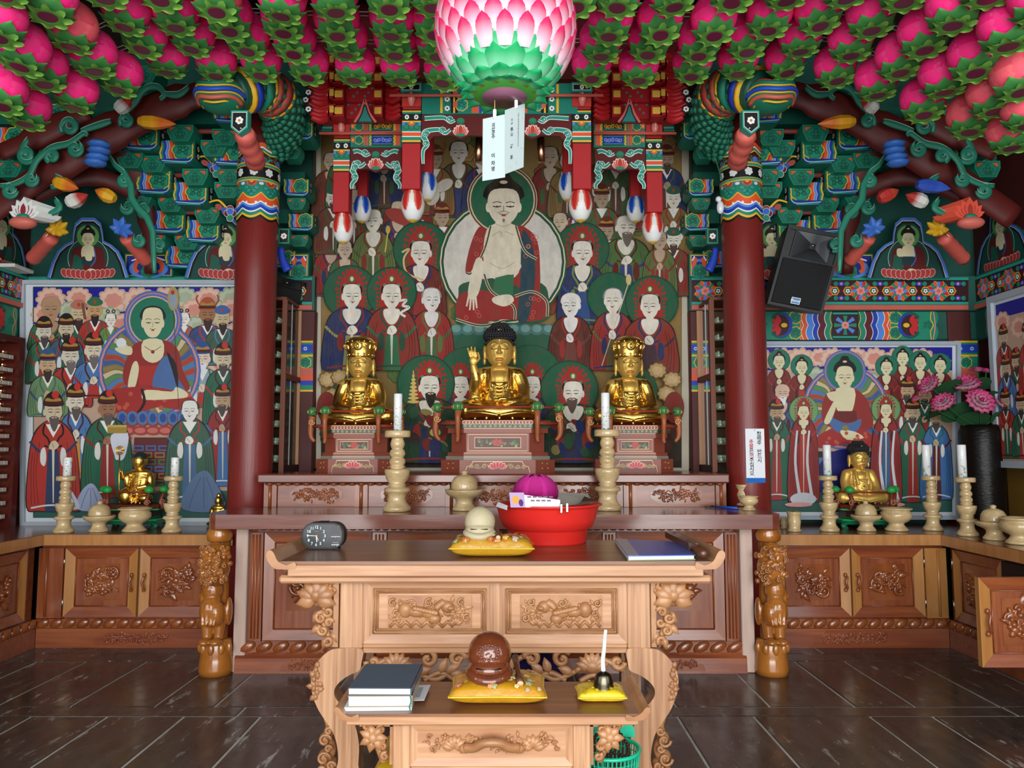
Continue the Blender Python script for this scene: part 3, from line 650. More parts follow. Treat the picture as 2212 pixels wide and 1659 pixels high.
def unit(name, label, Mx, u0, u1, loc, doors, cat='cabinet', grp='cabinet units of the side altars'):
 o = T(name, label, cat, loc, grp); zp = .085; zg = .165
 mb(Mx).box((u0, .03, .0), (u1, .5, zt)).build('carcass', 'altar_x', o)
 m = mb(Mx); m.prism([(u0, .002), (u1, .002), (u1, .06), (u0, .06)], 0, zp + .025, axis='z'); m.build('plinth', 'altar_x', o)
 gadroon(o, Mx, u0, u1, zp + .028, zg, 'carved', .075, .0)
 cartouche(o, Mx, (u0 + u1) / 2, .015, zp + .015, min(.5, (u1 - u0) * .55), int(abs(u0 * 100)), 'altar_x', .002)
 for (a, b_, sd, hs) in doors: door(o, Mx, a, b_, zg + .012, zt - .02, sd, hs)
 return o
uL, uR = SX(97, YS), SX(2032, YS)
F = FR(YS)
d = [SX(q, YS, 1250) for q in (139, 296, 301, 456)]
c1 = unit('side_cabinet', 'carved cabinet with two doors below the court mural', F, uL, -1.60, ((uL - 1.6) / 2, YS + .2, 0), ((d[0], d[1], 31, 1), (d[2], d[3], 32, -1)))
m = MB(); m.box((uL, YS - .004, .17), (d[0] - .008, YS + .03, zt - .02)); m.tube([(uL + .05, YS - .006, .18), (uL + .05, YS - .006, zt - .03)], .008, n=8); m.build('end_stile', 'altar_z', c1)
d = [SX(q, YS, 1250) for q in (1676, 1837, 1841, 1996)]
c2 = unit('side_cabinet', 'carved cabinet with two doors below the assembly mural', F, 1.44, uR, ((uR + 1.44) / 2, YS + .2, 0), ((d[0], d[1], 33, 1), (d[2], d[3], 34, -1)))
m = MB(); m.box((d[3] + .008, YS - .004, .17), (uR, YS + .03, zt - .02)); m.tube([(uR - .05, YS - .006, .18), (uR - .05, YS - .006, zt - .03)], .008, n=8); m.build('end_stile', 'altar_pale', c2)
FL_ = FLW(uL); c3 = unit('side_cabinet', 'carved cabinet along the wall with the lamp shelf', FL_, 2.3, 4.57, (uL - .2, 3.4, 0), ((4.0, 4.46, 35, 0), (3.5, 3.97, 36, -1)))
FR_ = FRW(uR); c4 = unit('side_cabinet', 'carved cabinet along the wall with its near door hanging open', FR_, -4.57, -2.3, (uR + .2, 3.4, 0), ((-4.50, -4.06, 37, 0),))
m = MB(); m.box((uR - .003, 3.58, .19), (uR + .02, 4.05, zt - .02)); m.build('cupboard_shade_panel', 'dark_ceiling', c4)  # solid dark panel standing in for the shade inside the open cupboard
Mo = Matrix.Translation((uR - .005, 3.53, 0)); door(c4, Mo, -.43, -.01, .177, zt - .02, 38, 0, False, 'door', 'carved')
hd = [c for c in c4.children if c.name.startswith('door')][-1]; handle(hd, Mo, -.43 + .03, (.177 + zt - .02) / 2, .1, 'altar_x')
m = MB(); m.box((uR - .436, 3.53, .177), (uR - .432, 3.56, zt - .02)); m.build('door_edge', 'altar_pale', hd)
def worktop(name, label, poly, loc):
 o = T(name, label, 'worktop', loc); m = MB(); m.prism(poly, zt, ZS, axis='z'); m.build('slab', 'altar_top', o)
 return o
w1 = worktop('altar_worktop', 'corner worktop carrying the offerings below the court mural', [(-1.62, YS - .05), (-1.62, YB - .02), (XL + .01, YB - .02), (XL + .01, 2.3), (uL + .05, 2.3), (uL + .05, YS - .05)], (-2.4, 4.8, zt))
w2 = worktop('altar_worktop', 'corner worktop carrying the offerings below the assembly mural', [(1.46, YS - .05), (uR - .05, YS - .05), (uR - .05, 2.3), (XR - .01, 2.3), (XR - .01, YB - .02), (1.46, YB - .02)], (2.2, 4.8, zt))
for o, q in ((w1, [(-1.62, YS - .052), (uL + .05, YS - .052), (uL + .052, 2.3)]), (w2, [(1.46, YS - .052), (uR - .05, YS - .052), (uR - .052, 2.3)])):
 m = MB()
 for p0, p1 in zip(q, q[1:]):
  if abs(p0[0] - p1[0]) > .1: m.box((p0[0], YS - .053, zt + .002), (p1[0], YS - .049, ZS - .003))
  else: m.box((min(p0[0], p1[0]) - .002, p1[1], zt + .002), (max(p0[0], p1[0]) + .002, p0[1], ZS - .003))
 m.build('front_edge', 'altar_pale', o)
# ------------------------------------------------------------------ carved lion posts under the ends of the lower altar top
def lion(px, label, flip):
 X = SX(px, 4.08); o = T('lion_post', label, 'carving', (X, 4.06, 0)); s = MPP(4.03); S = -1 if flip else 1
 def Z(py): return SZ(py, 4.03)
 m = MB(); rr = 34 * s
 m.lathe([(rr * 1.03, 0), (rr * 1.05, .03), (rr, Z(1425)), (rr * .97, Z(1420)), (rr * .99, Z(1416)), (rr * .93, Z(1388)), (rr * .85, Z(1382))], (X, 4.07, 0), 30)
 for k in range(5): t = -PI / 2 + (k - 2) * .62; m.ell((X + rr * .93 * cos(t), 4.07 + rr * .93 * sin(t), Z(1400)), (.018, .014, .03), nu=10, nv=7)
 m.build('log_base', 'lion_wood', o)
 b = MB(); q = lambda dx, dy, py: (X + S * dx * s, 4.06 + dy, Z(py)); y = -.03
 b.tube([q(0, .03, 1170), q(0, .03, 1400)], 20 * s, n=12)                      # post behind
 for dx, py0, py1, r0 in ((-14, 1345, 1388, 11), (12, 1340, 1388, 10)): b.tube([q(dx, y, py0), q(dx * .9, y - .01, py1)], [r0 * s * 1.3, r0 * s * .85], n=10); b.ell(q(dx * .9, y - .04, 1383), (13 * s, .04, 8 * s))
 b.ell(q(-4, y - .015, 1318), (26 * s, .062, 34 * s)); b.ell(q(10, y - .03, 1322), (17 * s, .05, 26 * s)); b.ell(q(-6, y, 1275), (22 * s, .05, 26 * s))
 b.ell(q(-24, y, 1300), (8 * s, .03, 34 * s)); b.ell(q(-30, y, 1288), (6 * s, .02, 7 * s))
 b.ell(q(4, y - .02, 1225), (29 * s, .07, 38 * s)); b.ell(q(2, y - .03, 1192), (25 * s, .06, 22 * s)); b.ell(q(-4, y - .07, 1200), (13 * s, .03, 13 * s))
 b.ell(q(30, y, 1320), (7 * s, .03, 30 * s))
 rr_ = random.Random(px)
 for k in range(34):
  t = rr_.uniform(-1.5, 1.5); py = rr_.uniform(1180, 1258); b.ell((X + S * 4 * s + 30 * s * sin(t), 4.06 + y - .02 - .072 * cos(t), Z(py)), (6 * s, .014, 6 * s), nu=8, nv=6)
 for k in range(4): b.tube([q(-18 + k * 10, y - .07 + abs(k - 1.5) * .012, 1300), q(-14 + k * 8, y - .075, 1345)], .008, n=6)
 b.blob('lion_body', 'lion_wood', o, .0045, 2)
 c = MB()
 for k in range(30):
  t = rr_.uniform(-1.3, 1.3); py = rr_.uniform(1178, 1256); xx, yy = X + S * 4 * s + 31 * s * sin(t), 4.06 + y - .035 - .075 * cos(t)
  c.tube([(xx + p[0], yy + .004 * abs(p[0]) / (6 * s), Z(py) + p[1]) for p in spiral(0, 0, 6 * s, 1.2 * s, t, 1.6, 14)], .0035, n=5)
 c.build('mane_curl_pattern', 'lion_wood', o)['kind'] = 'stuff'
 m = MB(); m.lathe([(20 * s, Z(1172)), (26 * s, Z(1168)), (28 * s, Z(1155)), (24 * s, min(Z(1146), zl - .078)), (24 * s, min(Z(1143), zl - .074))], (X, 4.07, 0), 24); m.build('capital', 'lion_wood', o)
 return o
lion(483, 'carved wooden lion post beside the court mural cabinet', False); lion(1652, 'carved wooden lion post beside the assembly mural cabinet', True)
# ------------------------------------------------------------------ offering table
TY = 2.75; ty1 = 3.39; tz = SZ(1213, TY)
tb = T('offering_table', 'large pale pine offering table with dark top and carved legs', 'table', (SX(1070, 3.0), 3.05, 0))
xl, xr = SX(609, TY), SX(1533, TY)
m = MB(); m.box((xl, TY + .004, tz - .012), (xr, ty1, tz)); m.build('tabletop', 'pine_top', tb)
m = MB(); m.box((xl + .03, TY, tz - .052), (xr - .03, ty1 - .003, tz - .013), bev=.003); m.build('top_board', 'pine_x', tb)
k_ = MPP(TY)
for s_, xe in ((-1, xl), (1, xr)):                                                   # up-curled ends
 pl = [(-14, -8), (0, -4), (8, 2), (13, 12), (18, 20), (24, 23), (30, 20), (32, 12), (29, 2), (22, -8), (12, -16), (0, -17), (-30, -17), (-30, -2)]
 m = MB(); m.prism([(xe + s_ * (q[0] - 4) * k_, tz - .002 + (q[1] + 2) * k_) for q in crv(pl, 3, True)], TY - .002, ty1, smooth=False); m.build('curled_end', 'pine_carved', tb)
m = MB(); m.box((SX(603, TY), TY + .03, tz - .082), (SX(1537, TY), ty1 - .02, tz - .053), bev=.008); m.build('under_rail', 'pine_x', tb)
BY = 2.83; zt2, zb2 = SZ(1243, BY), SZ(1400, BY)
for a, b_ in ((741, 790), (1350, 1399)):
 m = MB(); m.box((SX(a, BY), BY - .006, zb2 - .0), (SX(b_, BY), BY + .08, zt2 + .004), bev=.003); m.build('corner_post', 'pine_z', tb)
F = FR(BY); ua, ub = SX(790, BY), SX(1350, BY); um = SX(1072, BY)
MB().box((ua, BY + .03, zb2 - .02), (ub, BY + .05, zt2)).build('back_board', 'pine_x', tb)
MB().box((ua, BY, zt2 - .014), (ub, BY + .03, zt2), bev=.002).build('top_rail', 'pine_x', tb)
mb(F).box((ua, -.004, zb2), (ub, .03, zb2 + .016), bev=.004).build('bottom_moulding', 'pine_x', tb)
mb(F).box((ua, -.001, zb2 - .018), (ub, .03, zb2), bev=.003).build('bottom_rail', 'pine_x', tb)
for (u0, u1, kind) in ((ua, um, 0), (um, ub, 1)):
 z0, z1 = zb2 + .016, zt2 - .014
 frame4(tb, F, u0, u1, z0, z1, .036, 'pine_x', 'pine_z', 0, .004)
 for i, (g, dd) in enumerate(((.036, .003), (.045, .006), (.052, .008))): bead(tb, F, u0 + g, u1 - g, z0 + g * .95, z1 - g * .95, dd, 'pine_carved', .0028)
 mb(F).box((u0 + .034, .010, z0 + .034), (u1 - .034, .028, z1 - .034)).build('panel', 'pine_x', tb)
 w_, h_ = (u1 - u0) / 2 - .088, .056; cu, cz = (u0 + u1) / 2, (z0 + z1) / 2 - .002
 m = mb(F); m.box((cu - w_, .006, cz - h_), (cu + w_, .012, cz + h_)); m.build('carving_ground', 'pine_carved', tb)
 c = mb(F); sg = 1 if kind == 0 else -1; q = lambda a, b: (cu + sg * a * w_, cz + b * h_)
 def E(a, b, ra, rb, d=.010): x, z = q(a, b); c.ell((x, .006, z), (ra * w_, d, rb * h_), nu=12, nv=7)
 E(-.58, .12, .17, .52, .018); E(-.30, .0, .24, .36, .018); E(.0, -.1, .22, .34, .016); E(.12, -.45, .16, .34, .016); E(.42, .3, .16, .4, .016); E(.5, .25, .12, .2, .022)
 for k in range(6): x, z = q(.36 - .02 * k, .3); leafy(c, x, .0, z, .10 * w_ * (2.2 - .1 * k), .02, (2.0 + .25 * k) if sg > 0 else PI - (2.0 + .25 * k), .01)
 for a, b, r_ in ((-.88, .55, .1), (-.02, .55, .11), (.88, -.4, .1), (.75, .6, .09), (-.8, -.1, .08)): x, z = q(a, b); scroll(c, x, .006, z, r_ * w_, 1, 1.2 * sg, .0045, .008)
 for k in range(7): x, z = q(.62, -.05); leafy(c, x, .004, z, .03, .014, k * .9, .008)
 for k in range(5): x, z = q(.62, -.85); leafy(c, x, .004, z, .034, .018, PI / 2 + (k - 2) * .5, .01)
 for k in range(6): x, z = q(-.95 + k * .25, -.95); x2, z2 = q(-.82 + k * .25, -.62); c.tube([(x, .004, z), (x2, .002, z2), (x + (x2 - x) * 2, .004, z)], .006, n=6)
 for k in range(8): x, z = q(-.34 + .07 * k, .22 - .04 * k); c.ell((x, -.008, z), (.012, .006, .009), nu=7, nv=5)
 relief(c, cu - w_ * .96, cu + w_ * .96, cz - h_ * .9, cz + h_ * .9, .007, 50 + kind, .005, .6); c.build('carved_beast_relief', 'pine_carved', tb)
 m = mb(F); m.add([(cu - w_, .0, cz + h_)] , []) if False else None
mb(F).prism([(um - .012, zb2 + .03), (um, zb2 + .016), (um + .012, zb2 + .03), (um + .012, zt2 - .028), (um, zt2 - .014), (um - .012, zt2 - .028)], -.003, .01).build('centre_muntin', 'pine_z', tb)
def table_leg(flip):
 X = lambda px: SX(px if not flip else 2139 - px, BY)
 o = [(735, 1400), (715, 1409), (698, 1427), (686, 1452), (684, 1475), (689, 1503), (701, 1532), (718, 1558), (733, 1582), (741, 1608), (744, 1640), (738, 1664), (728, 1679), (786, 1679), (786, 1650), (787, 1610), (782, 1578), (772, 1550), (758, 1530), (742, 1514), (734, 1500), (735, 1484), (748, 1468), (766, 1456), (785, 1447), (789, 1430), (789, 1400)]
 m = MB(); m.prism([(X(p[0]), max(SZ(p[1], BY), .002)) for p in crv(o, 3, True)], BY - .01, BY + .075); m.build('leg', 'pine_z', tb)
 c = MB(); sg = -1 if flip else 1
 for px, py, r_ in ((722, 1580, 9), (714, 1600, 14), (722, 1618, 8), (712, 1640, 15), (728, 1655, 10), (708, 1665, 9)):
  x, z = X(px), SZ(py, BY); r2 = r_ * MPP(BY); c.ell((x, BY + .03, z), (r2, .03, r2), nu=12, nv=8); c.tube([(x + p[0], BY, z + p[1]) for p in spiral(0, 0, r2, r2 * .2, 0, 1.2 * sg, 14)], .006, n=6)
 c.tube(crv([(X(717), BY + .03, SZ(1555, BY)), (X(722), BY + .03, SZ(1575, BY)), (X(716), BY + .03, SZ(1600, BY)), (X(724), BY + .03, SZ(1625, BY)), (X(716), BY + .03, SZ(1650, BY)), (X(730), BY + .03, SZ(1675, BY))], 5), .02, n=8)
 c.build('leg_scroll', 'pine_carved', tb)
 k = MB()
 for i, (px, py) in enumerate(((694, 1442), (690, 1462), (690, 1482), (694, 1500), (697, 1450), (697, 1472), (697, 1490))): leafy(k, X(px), BY - .010, SZ(py, BY), .028, .02, 1.2 + i * .9, .008); k.ell((X(px), BY - .010, SZ(py + 4, BY)), (.009, .006, .011), nu=8, nv=5)
 k.build('leg_leaf_pattern', 'pine_carved', tb)
 b = MB()                                                                     # pierced lotus bracket beside the post
 b.box((X(738), BY, SZ(1398, BY)), (X(727), BY + .035, SZ(1245, BY))); b.box((X(655), BY, SZ(1253, BY)), (X(738), BY + .035, SZ(1244, BY)))
 cx, cz = X(690), SZ(1285, BY)
 for i in range(7): leafy(b, cx, BY - .004, cz - .012, .075, .05, PI / 2 + (i - 3) * .62, .018)
 b.ell((cx, BY - .002, cz), (.026, .022, .026)); b.ell((cx, BY + .018, cz), (.045, .016, .045))
 for px, py, r_, t in ((715, 1262, 12, 0), (725, 1275, 8, 2), (700, 1335, 13, 1), (715, 1322, 11, 3), (705, 1362, 12, 2), (718, 1345, 9, 0), (716, 1385, 10, 4), (680, 1262, 8, 1)): scroll(b, X(px), BY + .01, SZ(py, BY), r_ * MPP(BY), t, 1.2 * sg, .009, .014)
 for px, py, t in ((695, 1320, -2), (700, 1350, -2.4), (712, 1375, -1.8), (722, 1365, -1), (672, 1252, -.6), (690, 1255, .3)): leafy(b, X(px), BY + .006, SZ(py, BY), .05, .026, t if not flip else PI - t, .014)
 b.tube(crv([(X(733), BY + .015, SZ(1250, BY)), (X(712), BY + .015, SZ(1300, BY)), (X(704), BY + .015, SZ(1340, BY)), (X(722), BY + .015, SZ(1392, BY))], 6), .012, n=8)
 b.build('lotus_bracket', 'pine_carved', tb)
table_leg(False); table_leg(True)
m = MB()                                                                          # openwork apron of scrolls and lotus
m.box((ua, BY, SZ(1408, BY)), (ub, BY + .028, SZ(1404, BY)))
for k in range(6):
 px = 835 + k * 95 if k < 3 else 1115 + (k - 3) * 95; fl_ = 1 if k < 3 else -1
for px, py, r_, t, tn in ((812, 1432, 16, 3, 1), (928, 1425, 20, 2.5, -1.2), (990, 1425, 18, 0, 1.2), (1148, 1425, 18, 3, -1.2), (1212, 1425, 20, .6, 1.2), (1330, 1432, 16, 0, -1), (1050, 1440, 16, 0, 1.1), (1095, 1440, 16, 3, -1.1)):
 q = spiral(SX(px, BY), SZ(py, BY), r_ * MPP(BY), 3 * MPP(BY), t, tn, 18); m.tube([(p[0], BY + .012, p[1]) for p in q], [.012, .011, .009], n=8); m.ell((SX(px, BY), BY + .01, SZ(py, BY)), (.010, .014, .010), nu=10, nv=6)
for a, b_, c_ in (((800, 1450), (850, 1425), (900, 1452)), ((900, 1452), (945, 1470), (985, 1445)), ((985, 1445), (1010, 1420), (1060, 1462)), ((1080, 1462), (1130, 1420), (1155, 1445)), ((1155, 1445), (1195, 1470), (1240, 1452)), ((1240, 1452), (1290, 1425), (1342, 1450)), ((920, 1472), (955, 1455), (990, 1474)), ((1150, 1474), (1185, 1455), (1220, 1472)), ((830, 1474), (860, 1460), (890, 1474)), ((1250, 1474), (1280, 1460), (1310, 1474))):
 m.tube(crv([(SX(p[0], BY), BY + .013, SZ(p[1], BY)) for p in (a, b_, c_)], 6), [.010, .013, .010], n=8)
for px in (862, 1275):
 for i in range(7): leafy(m, SX(px, BY), BY + .004, SZ(1445, BY), .062, .034, PI / 2 + (i - 3) * .42, .014)
 m.ell((SX(px, BY), BY + .004, SZ(1440, BY)), (.03, .016, .024))
for px, t in ((968, .6), (955, 1.2), (975, -.2), (1172, 2.5), (1185, 1.9), (1165, 3.3), (905, .3), (1235, 2.8)):
 leafy(m, SX(px, BY), BY + .004, SZ(1455, BY), .06, .032, t, .012)
m.build('openwork_apron', 'pine_carved', tb)
for px in (744, 1396):
 m = MB(); x = SX(px, BY); m.box((x - .04, ty1 - .12, 0), (x + .04, ty1 - .05, zt2)); m.build('leg', 'pine_z', tb)
# ------------------------------------------------------------------ low reading desk in front of it
DY = 2.2; dz = SZ(1543, DY); de = T('reading_desk', 'low pale pine desk with carved drawer in front of the table', 'desk', (SX(1065, 2.4), 2.4, 0))
dl, dr = SX(757, DY), SX(1372, DY)
m = MB(); m.box((dl - .02, DY + .003, dz - .006), (dr + .02, 2.5, dz)); m.build('desktop', 'pine_top', de)
m = MB(); m.box((dl, DY, dz - .03), (dr, 2.495, dz - .007), bev=.003); m.build('top_board', 'pine_x', de)
k_ = MPP(DY)
for s_, xe in ((-1, dl), (1, dr)):
 pl = [(-12, -6), (0, -2), (8, 4), (13, 11), (19, 14), (24, 11), (23, 3), (16, -6), (6, -13), (-26, -14), (-26, -1)]
 m = MB(); m.prism([(xe + s_ * q[0] * k_, dz + (q[1] + 1) * k_) for q in crv(pl, 3, True)], DY - .002, 2.5); m.build('curled_end', 'pine_carved', de)
EY = 2.24; zt3 = SZ(1566, EY)
for a, b_ in ((856, 893), (1233, 1270)):
 m = MB(); m.box((SX(a, EY), EY, 0), (SX(b_, EY), EY + .05, zt3), bev=.003); m.build('leg', 'pine_z', de)
 m = MB(); m.box((SX(a, EY), 2.42, 0), (SX(b_, EY), 2.47, zt3), bev=.003); m.build('leg', 'pine_z', de)
F = FR(EY); u0, u1 = SX(893, EY), SX(1233, EY); z0, z1 = SZ(1655, EY), zt3
frame4(de, F, u0, u1, z0, z1, .02, 'pine_x', 'pine_z', 0, .006)
mb(F).box((u0, .004, z0 - .02), (u1, .03, z0), bev=.004).build('bottom_moulding', 'pine_x', de)
m = mb(F); m.box((u0 + .018, .006, z0 + .018), (u1 - .018, .03, z1 - .012)); dw = m.build('drawer', 'pine_x', de)
c = mb(F); relief(c, u0 + .035, u1 - .035, z0 + .034, z1 - .022, .004, 71, .007, .5)
for px in (985, 1150):
 for i in range(7): leafy(c, SX(px, EY), .004, SZ(1618, EY), .04, .024, PI / 2 + (i - 3) * .45, .010)
c.build('carved_lotus_relief', 'pine_carved', dw)
m = mb(F); cu, zc = SX(1064, EY), SZ(1608, EY); m.tube(crv([(cu - .075, -.002, zc - .008), (cu - .05, -.014, zc - .004), (cu - .025, -.026, zc + .012), (cu, -.03, zc + .016), (cu + .025, -.026, zc + .012), (cu + .05, -.014, zc - .004), (cu + .075, -.002, zc - .008)], 4), [.013, .010, .010, .011, .010, .010, .013], n=10)
m.ell((cu - .076, -.004, zc - .01), (.018, .010, .013)); m.ell((cu + .076, -.004, zc - .01), (.018, .010, .013)); m.build('handle', 'pine_carved', dw)
for s_, px0 in ((1, 815), (-1, 1311)):
 b = MB(); cx, cz = SX(px0, EY), SZ(1594, EY)
 for i in range(7): leafy(b, cx, EY, cz, .042, .026, PI / 3.5 * i, .012)
 b.ell((cx, EY + .002, cz), (.018, .016, .02))
 for px, py, r_ in ((px0 + s_ * 16, 1576, 9), (px0 + s_ * 20, 1612, 10), (px0 + s_ * 24, 1635, 8), (px0 - s_ * 14, 1570, 7)): scroll(b, SX(px, EY), EY + .012, SZ(py, EY), r_ * MPP(EY), 1, 1.2 * s_, .007, .012)
 b.box((SX(px0 + s_ * 34, EY), EY + .01, SZ(1655, EY)), (SX(px0 + s_ * 41, EY), EY + .03, zt3)); b.box((SX(px0 - s_ * 30, EY), EY + .01, zt3 - .008), (SX(px0 + s_ * 41, EY), EY + .03, zt3))
 b.tube(crv([(SX(px0 - s_ * 10, EY), EY + .02, zt3), (cx, EY + .02, cz), (SX(px0 + s_ * 22, EY), EY + .02, SZ(1650, EY))], 6), .012, n=8); b.build('lotus_bracket', 'pine_carved', de)
# ------------------------------------------------------------------ golden statues and their thrones
def YZ(py, z):
 v = (CY - py) / FPX; return (z - EYE) / ((sin(PITCH) + v * cos(PITCH)) / (cos(PITCH) - v * sin(PITCH)))
def octa(wf, W, D, c=None):
 c = W - wf if c is None else c
 return [(-wf, -D), (wf, -D), (W, -D + c), (W, D - c), (wf, D), (-wf, D), (-W, D - c), (-W, -D + c)]
def throne(label, X, Yc, z0, tiers, s, rail, lotus_px):
 """octagonal stepped throne; tiers (height px from the base, front half, whole half, material/colour)"""
 o = T('throne', label, 'throne', (X, Yc, z0), 'painted wooden thrones of the golden statues'); D0 = 62 * s
 for (h0, h1, wf, W, kind, c2) in tiers:
  D = D0 + (W - 110) * s * .6; m = MB('#8a4636' if c2 is None else c2); m.prism([(X + q[0], Yc + q[1]) for q in octa(wf * s, W * s, D, (W - wf) * s * .8)], z0 + h0 * s, z0 + h1 * s, axis='z')
  m.build({'step': 'step_moulding', 'base': 'base_block', 'waist': 'waist_block', 'band': 'patterned_band', 'green': 'green_band'}[kind], 'gloss_paint', o)
  yf = Yc - D; zc = z0 + (h0 + h1) / 2 * s
  a = Art(lambda u, v, l, yf=yf: Vector((X + u * s, yf - .0006 - l, z0 + v * s))); a.name = 'painted_pattern'; h = h1 - h0; mid = (h0 + h1) / 2
  if kind == 'band':
   a.rect(-wf + 1, h0 + .5, wf - 1, h1 - .5, '#8c3b28'); n = int(wf * 2 / 7)
   for k in range(n): a.ring(-wf + (k + .5) * 2 * wf / n, mid, 4.6, .9, '#e8c9a0', h * .5, 10)
  elif kind == 'green':
   a.rect(-wf + 1, h0 + .5, wf - 1, h1 - .5, '#2c5540'); n = int(wf / 5)
   for k in range(n): x = -wf + (k + .5) * 2 * wf / n; a.line(spiral(x, mid, 3.2, .8, k, 1.2, 8), .9, '#cdb37a', False)
  elif kind == 'waist':
   a.line([(-wf + 4, h0 + 3), (wf - 4, h0 + 3), (wf - 4, h1 - 3), (-wf + 4, h1 - 3), (-wf + 4, h0 + 3)], 1.6, '#d8b98a', False)
   p0, p1 = h0 + h * .22, h1 - h * .22; a.rect(-wf * .74, p0, wf * .74, p1, '#d8b98a'); a.rect(-wf * .72, p0 + 1.5, wf * .72, p1 - 1.5, '#4a2418')
   rr = random.Random(3)
   for k in range(26): a.ell(rr.uniform(-wf * .64, wf * .64), rr.uniform(p0 + 4, p1 - 4), rr.uniform(2, 5), rr.uniform(1.5, 3.5), rr.choice(('#5c7a3a', '#3c5a30', '#96a05a', '#6d5a34')), rr.uniform(0, 90))
   for k in range(6): a.ell(wf * .12 * cos(k), mid + 4 * sin(k), 5, 3.4, '#b03226', k * 40)
  elif kind == 'base':
   L = wf * .86; q = [(-L, h0 + 1), (L, h0 + 1), (L * .95, mid), (L * .82, mid + 2), (L * .76, h1 - 2), (-L * .76, h1 - 2), (-L * .82, mid + 2), (-L * .95, mid)]
   a.poly(q, '#d8b98a'); a.poly([(x * .98, h0 + 1 + (y - h0 - 1) * .92) for x, y in q], '#7a3d2e');
   for sx in (-1, 1):
    a.line(crv([(sx * L * .2, mid - 2), (sx * L * .4, mid + 5), (sx * L * .55, mid - 4), (sx * L * .8, mid)], 4), 3, '#8a7a4a', False)
    for kx in (.42, .62, .8): a.line(spiral(sx * L * kx, mid, 5, 1, kx * 5, 1.3 * sx, 10), 1.6, '#b99a62', False)
   for k in sorted(range(-3, 4), key=lambda k: -abs(k)):
    t = k * .42; a.ell(9 * sin(t) * 1.5, mid - 4 + 8 * cos(t), 4, 8, '#e8b0a0', -math.degrees(t)); a.ell(9 * sin(t) * 1.5, mid - 4.5 + 7.5 * cos(t), 3, 6.6, '#c02a3c' if abs(k) < 3 else '#d56a6a', -math.degrees(t))
  elif kind == 'step':
   a.rect(-wf + 1, h1 - 2, wf - 1, h1 - .7, '#d8b98a')
  # studs on the slanting faces of the base
  if kind == 'base':
   for sx in (-1, 1):
    for du, dv in ((.35, .35), (.65, .35), (.35, .75), (.6, .7)):
     MB('#d8c06a').ell((X + sx * (wf + (W - wf) * du) * s, yf + (W - wf) * s * .8 * du - .002, z0 + (h0 + h * dv) * s), (1.6 * s,) * 3, nu=8, nv=5).build('stud', 'gold_leaf', o)
  a.build(o, 'gloss_paint')
 zr, hw, ext = rail                                                         # rail height px, front half, outer half
 pts = [(-ext, -.3), (-hw, -1), (hw, -1), (ext, -.3)]; D = D0 * 1.08
 m = MB('#8f3a2a')
 for (a_, b_) in zip(pts, pts[1:]): m.tube([(X + a_[0] * s, Yc + a_[1] * D, z0 + zr * s), (X + b_[0] * s, Yc + b_[1] * D, z0 + zr * s)], 2.6 * s, n=8)
 for sx in (-1, 1): m.tube([(X + sx * ext * s, Yc - .3 * D, z0 + zr * s), (X + sx * ext * s, Yc + .8 * D, z0 + zr * s)], 2.6 * s, n=8); m.tube([(X + sx * hw * s, Yc - D, z0 + (zr - 34) * s), (X + sx * ext * s, Yc - .3 * D, z0 + (zr - 34) * s)], 4 * s, n=6)
 m.build('railing', 'gloss_paint', o)
 for (u, d) in pts:
  x, y = X + u * s, Yc + d * D; z = z0 + zr * s
  m = MB('#3f7a45'); m.lathe([(2 * s, -9 * s), (9 * s, -7 * s), (13 * s, 0), (12.5 * s, 5 * s), (7 * s, 11 * s), (2 * s, 12 * s)], (x, y, z), 16)
  for k in range(8): t = k * PI / 4; m.tube(crv([(x + 6 * s * cos(t), y + 6 * s * sin(t), z - 8 * s), (x + 13.3 * s * cos(t), y + 13.3 * s * sin(t), z + 1 * s), (x + 6 * s * cos(t), y + 6 * s * sin(t), z + 11 * s)], 3), .8 * s, '#c8c070', n=5)
  k = m.build('lotus_knob', 'gloss_paint', o)
  b = MB('#a05a36'); sx = 1 if u > 0 else -1
  if abs(u) < ext: b.tube(crv([(x, y, z - 8 * s), (x, y - 6 * s, z - 22 * s), (x, y - 4 * s, z - 45 * s), (x, y, z - 66 * s), (x + sx * 2 * s, y - 3 * s, z - 74 * s)], 4), [7 * s, 8 * s, 6 * s, 4 * s, 3.5 * s], n=8)
  else:
   b.tube(crv([(x, y, z - 10 * s), (x + sx * 2 * s, y, z - 25 * s), (x + sx * 4 * s, y, z - 45 * s), (x + sx * 2 * s, y, z - 60 * s), (x - sx * 6 * s, y, z - 70 * s)], 4), [10 * s, 11 * s, 8 * s, 5 * s, 4 * s], n=8)
   b.tube([(x + p[0], y - 10 * s, z - 24 * s + p[1]) for p in spiral(0, 0, 8 * s, 2 * s, 0, 1.4 * sx, 14)], 1.6 * s, '#d09a60', n=5)
  b.build('scroll_bracket', 'gloss_paint', o)
 return o
def face_y(x, z, hz=155, hr=(31, 31, 37)):
 q = 1 - (x / hr[0]) ** 2 - ((z - hz) / hr[2]) ** 2; return -hr[1] * math.sqrt(max(q, .02))
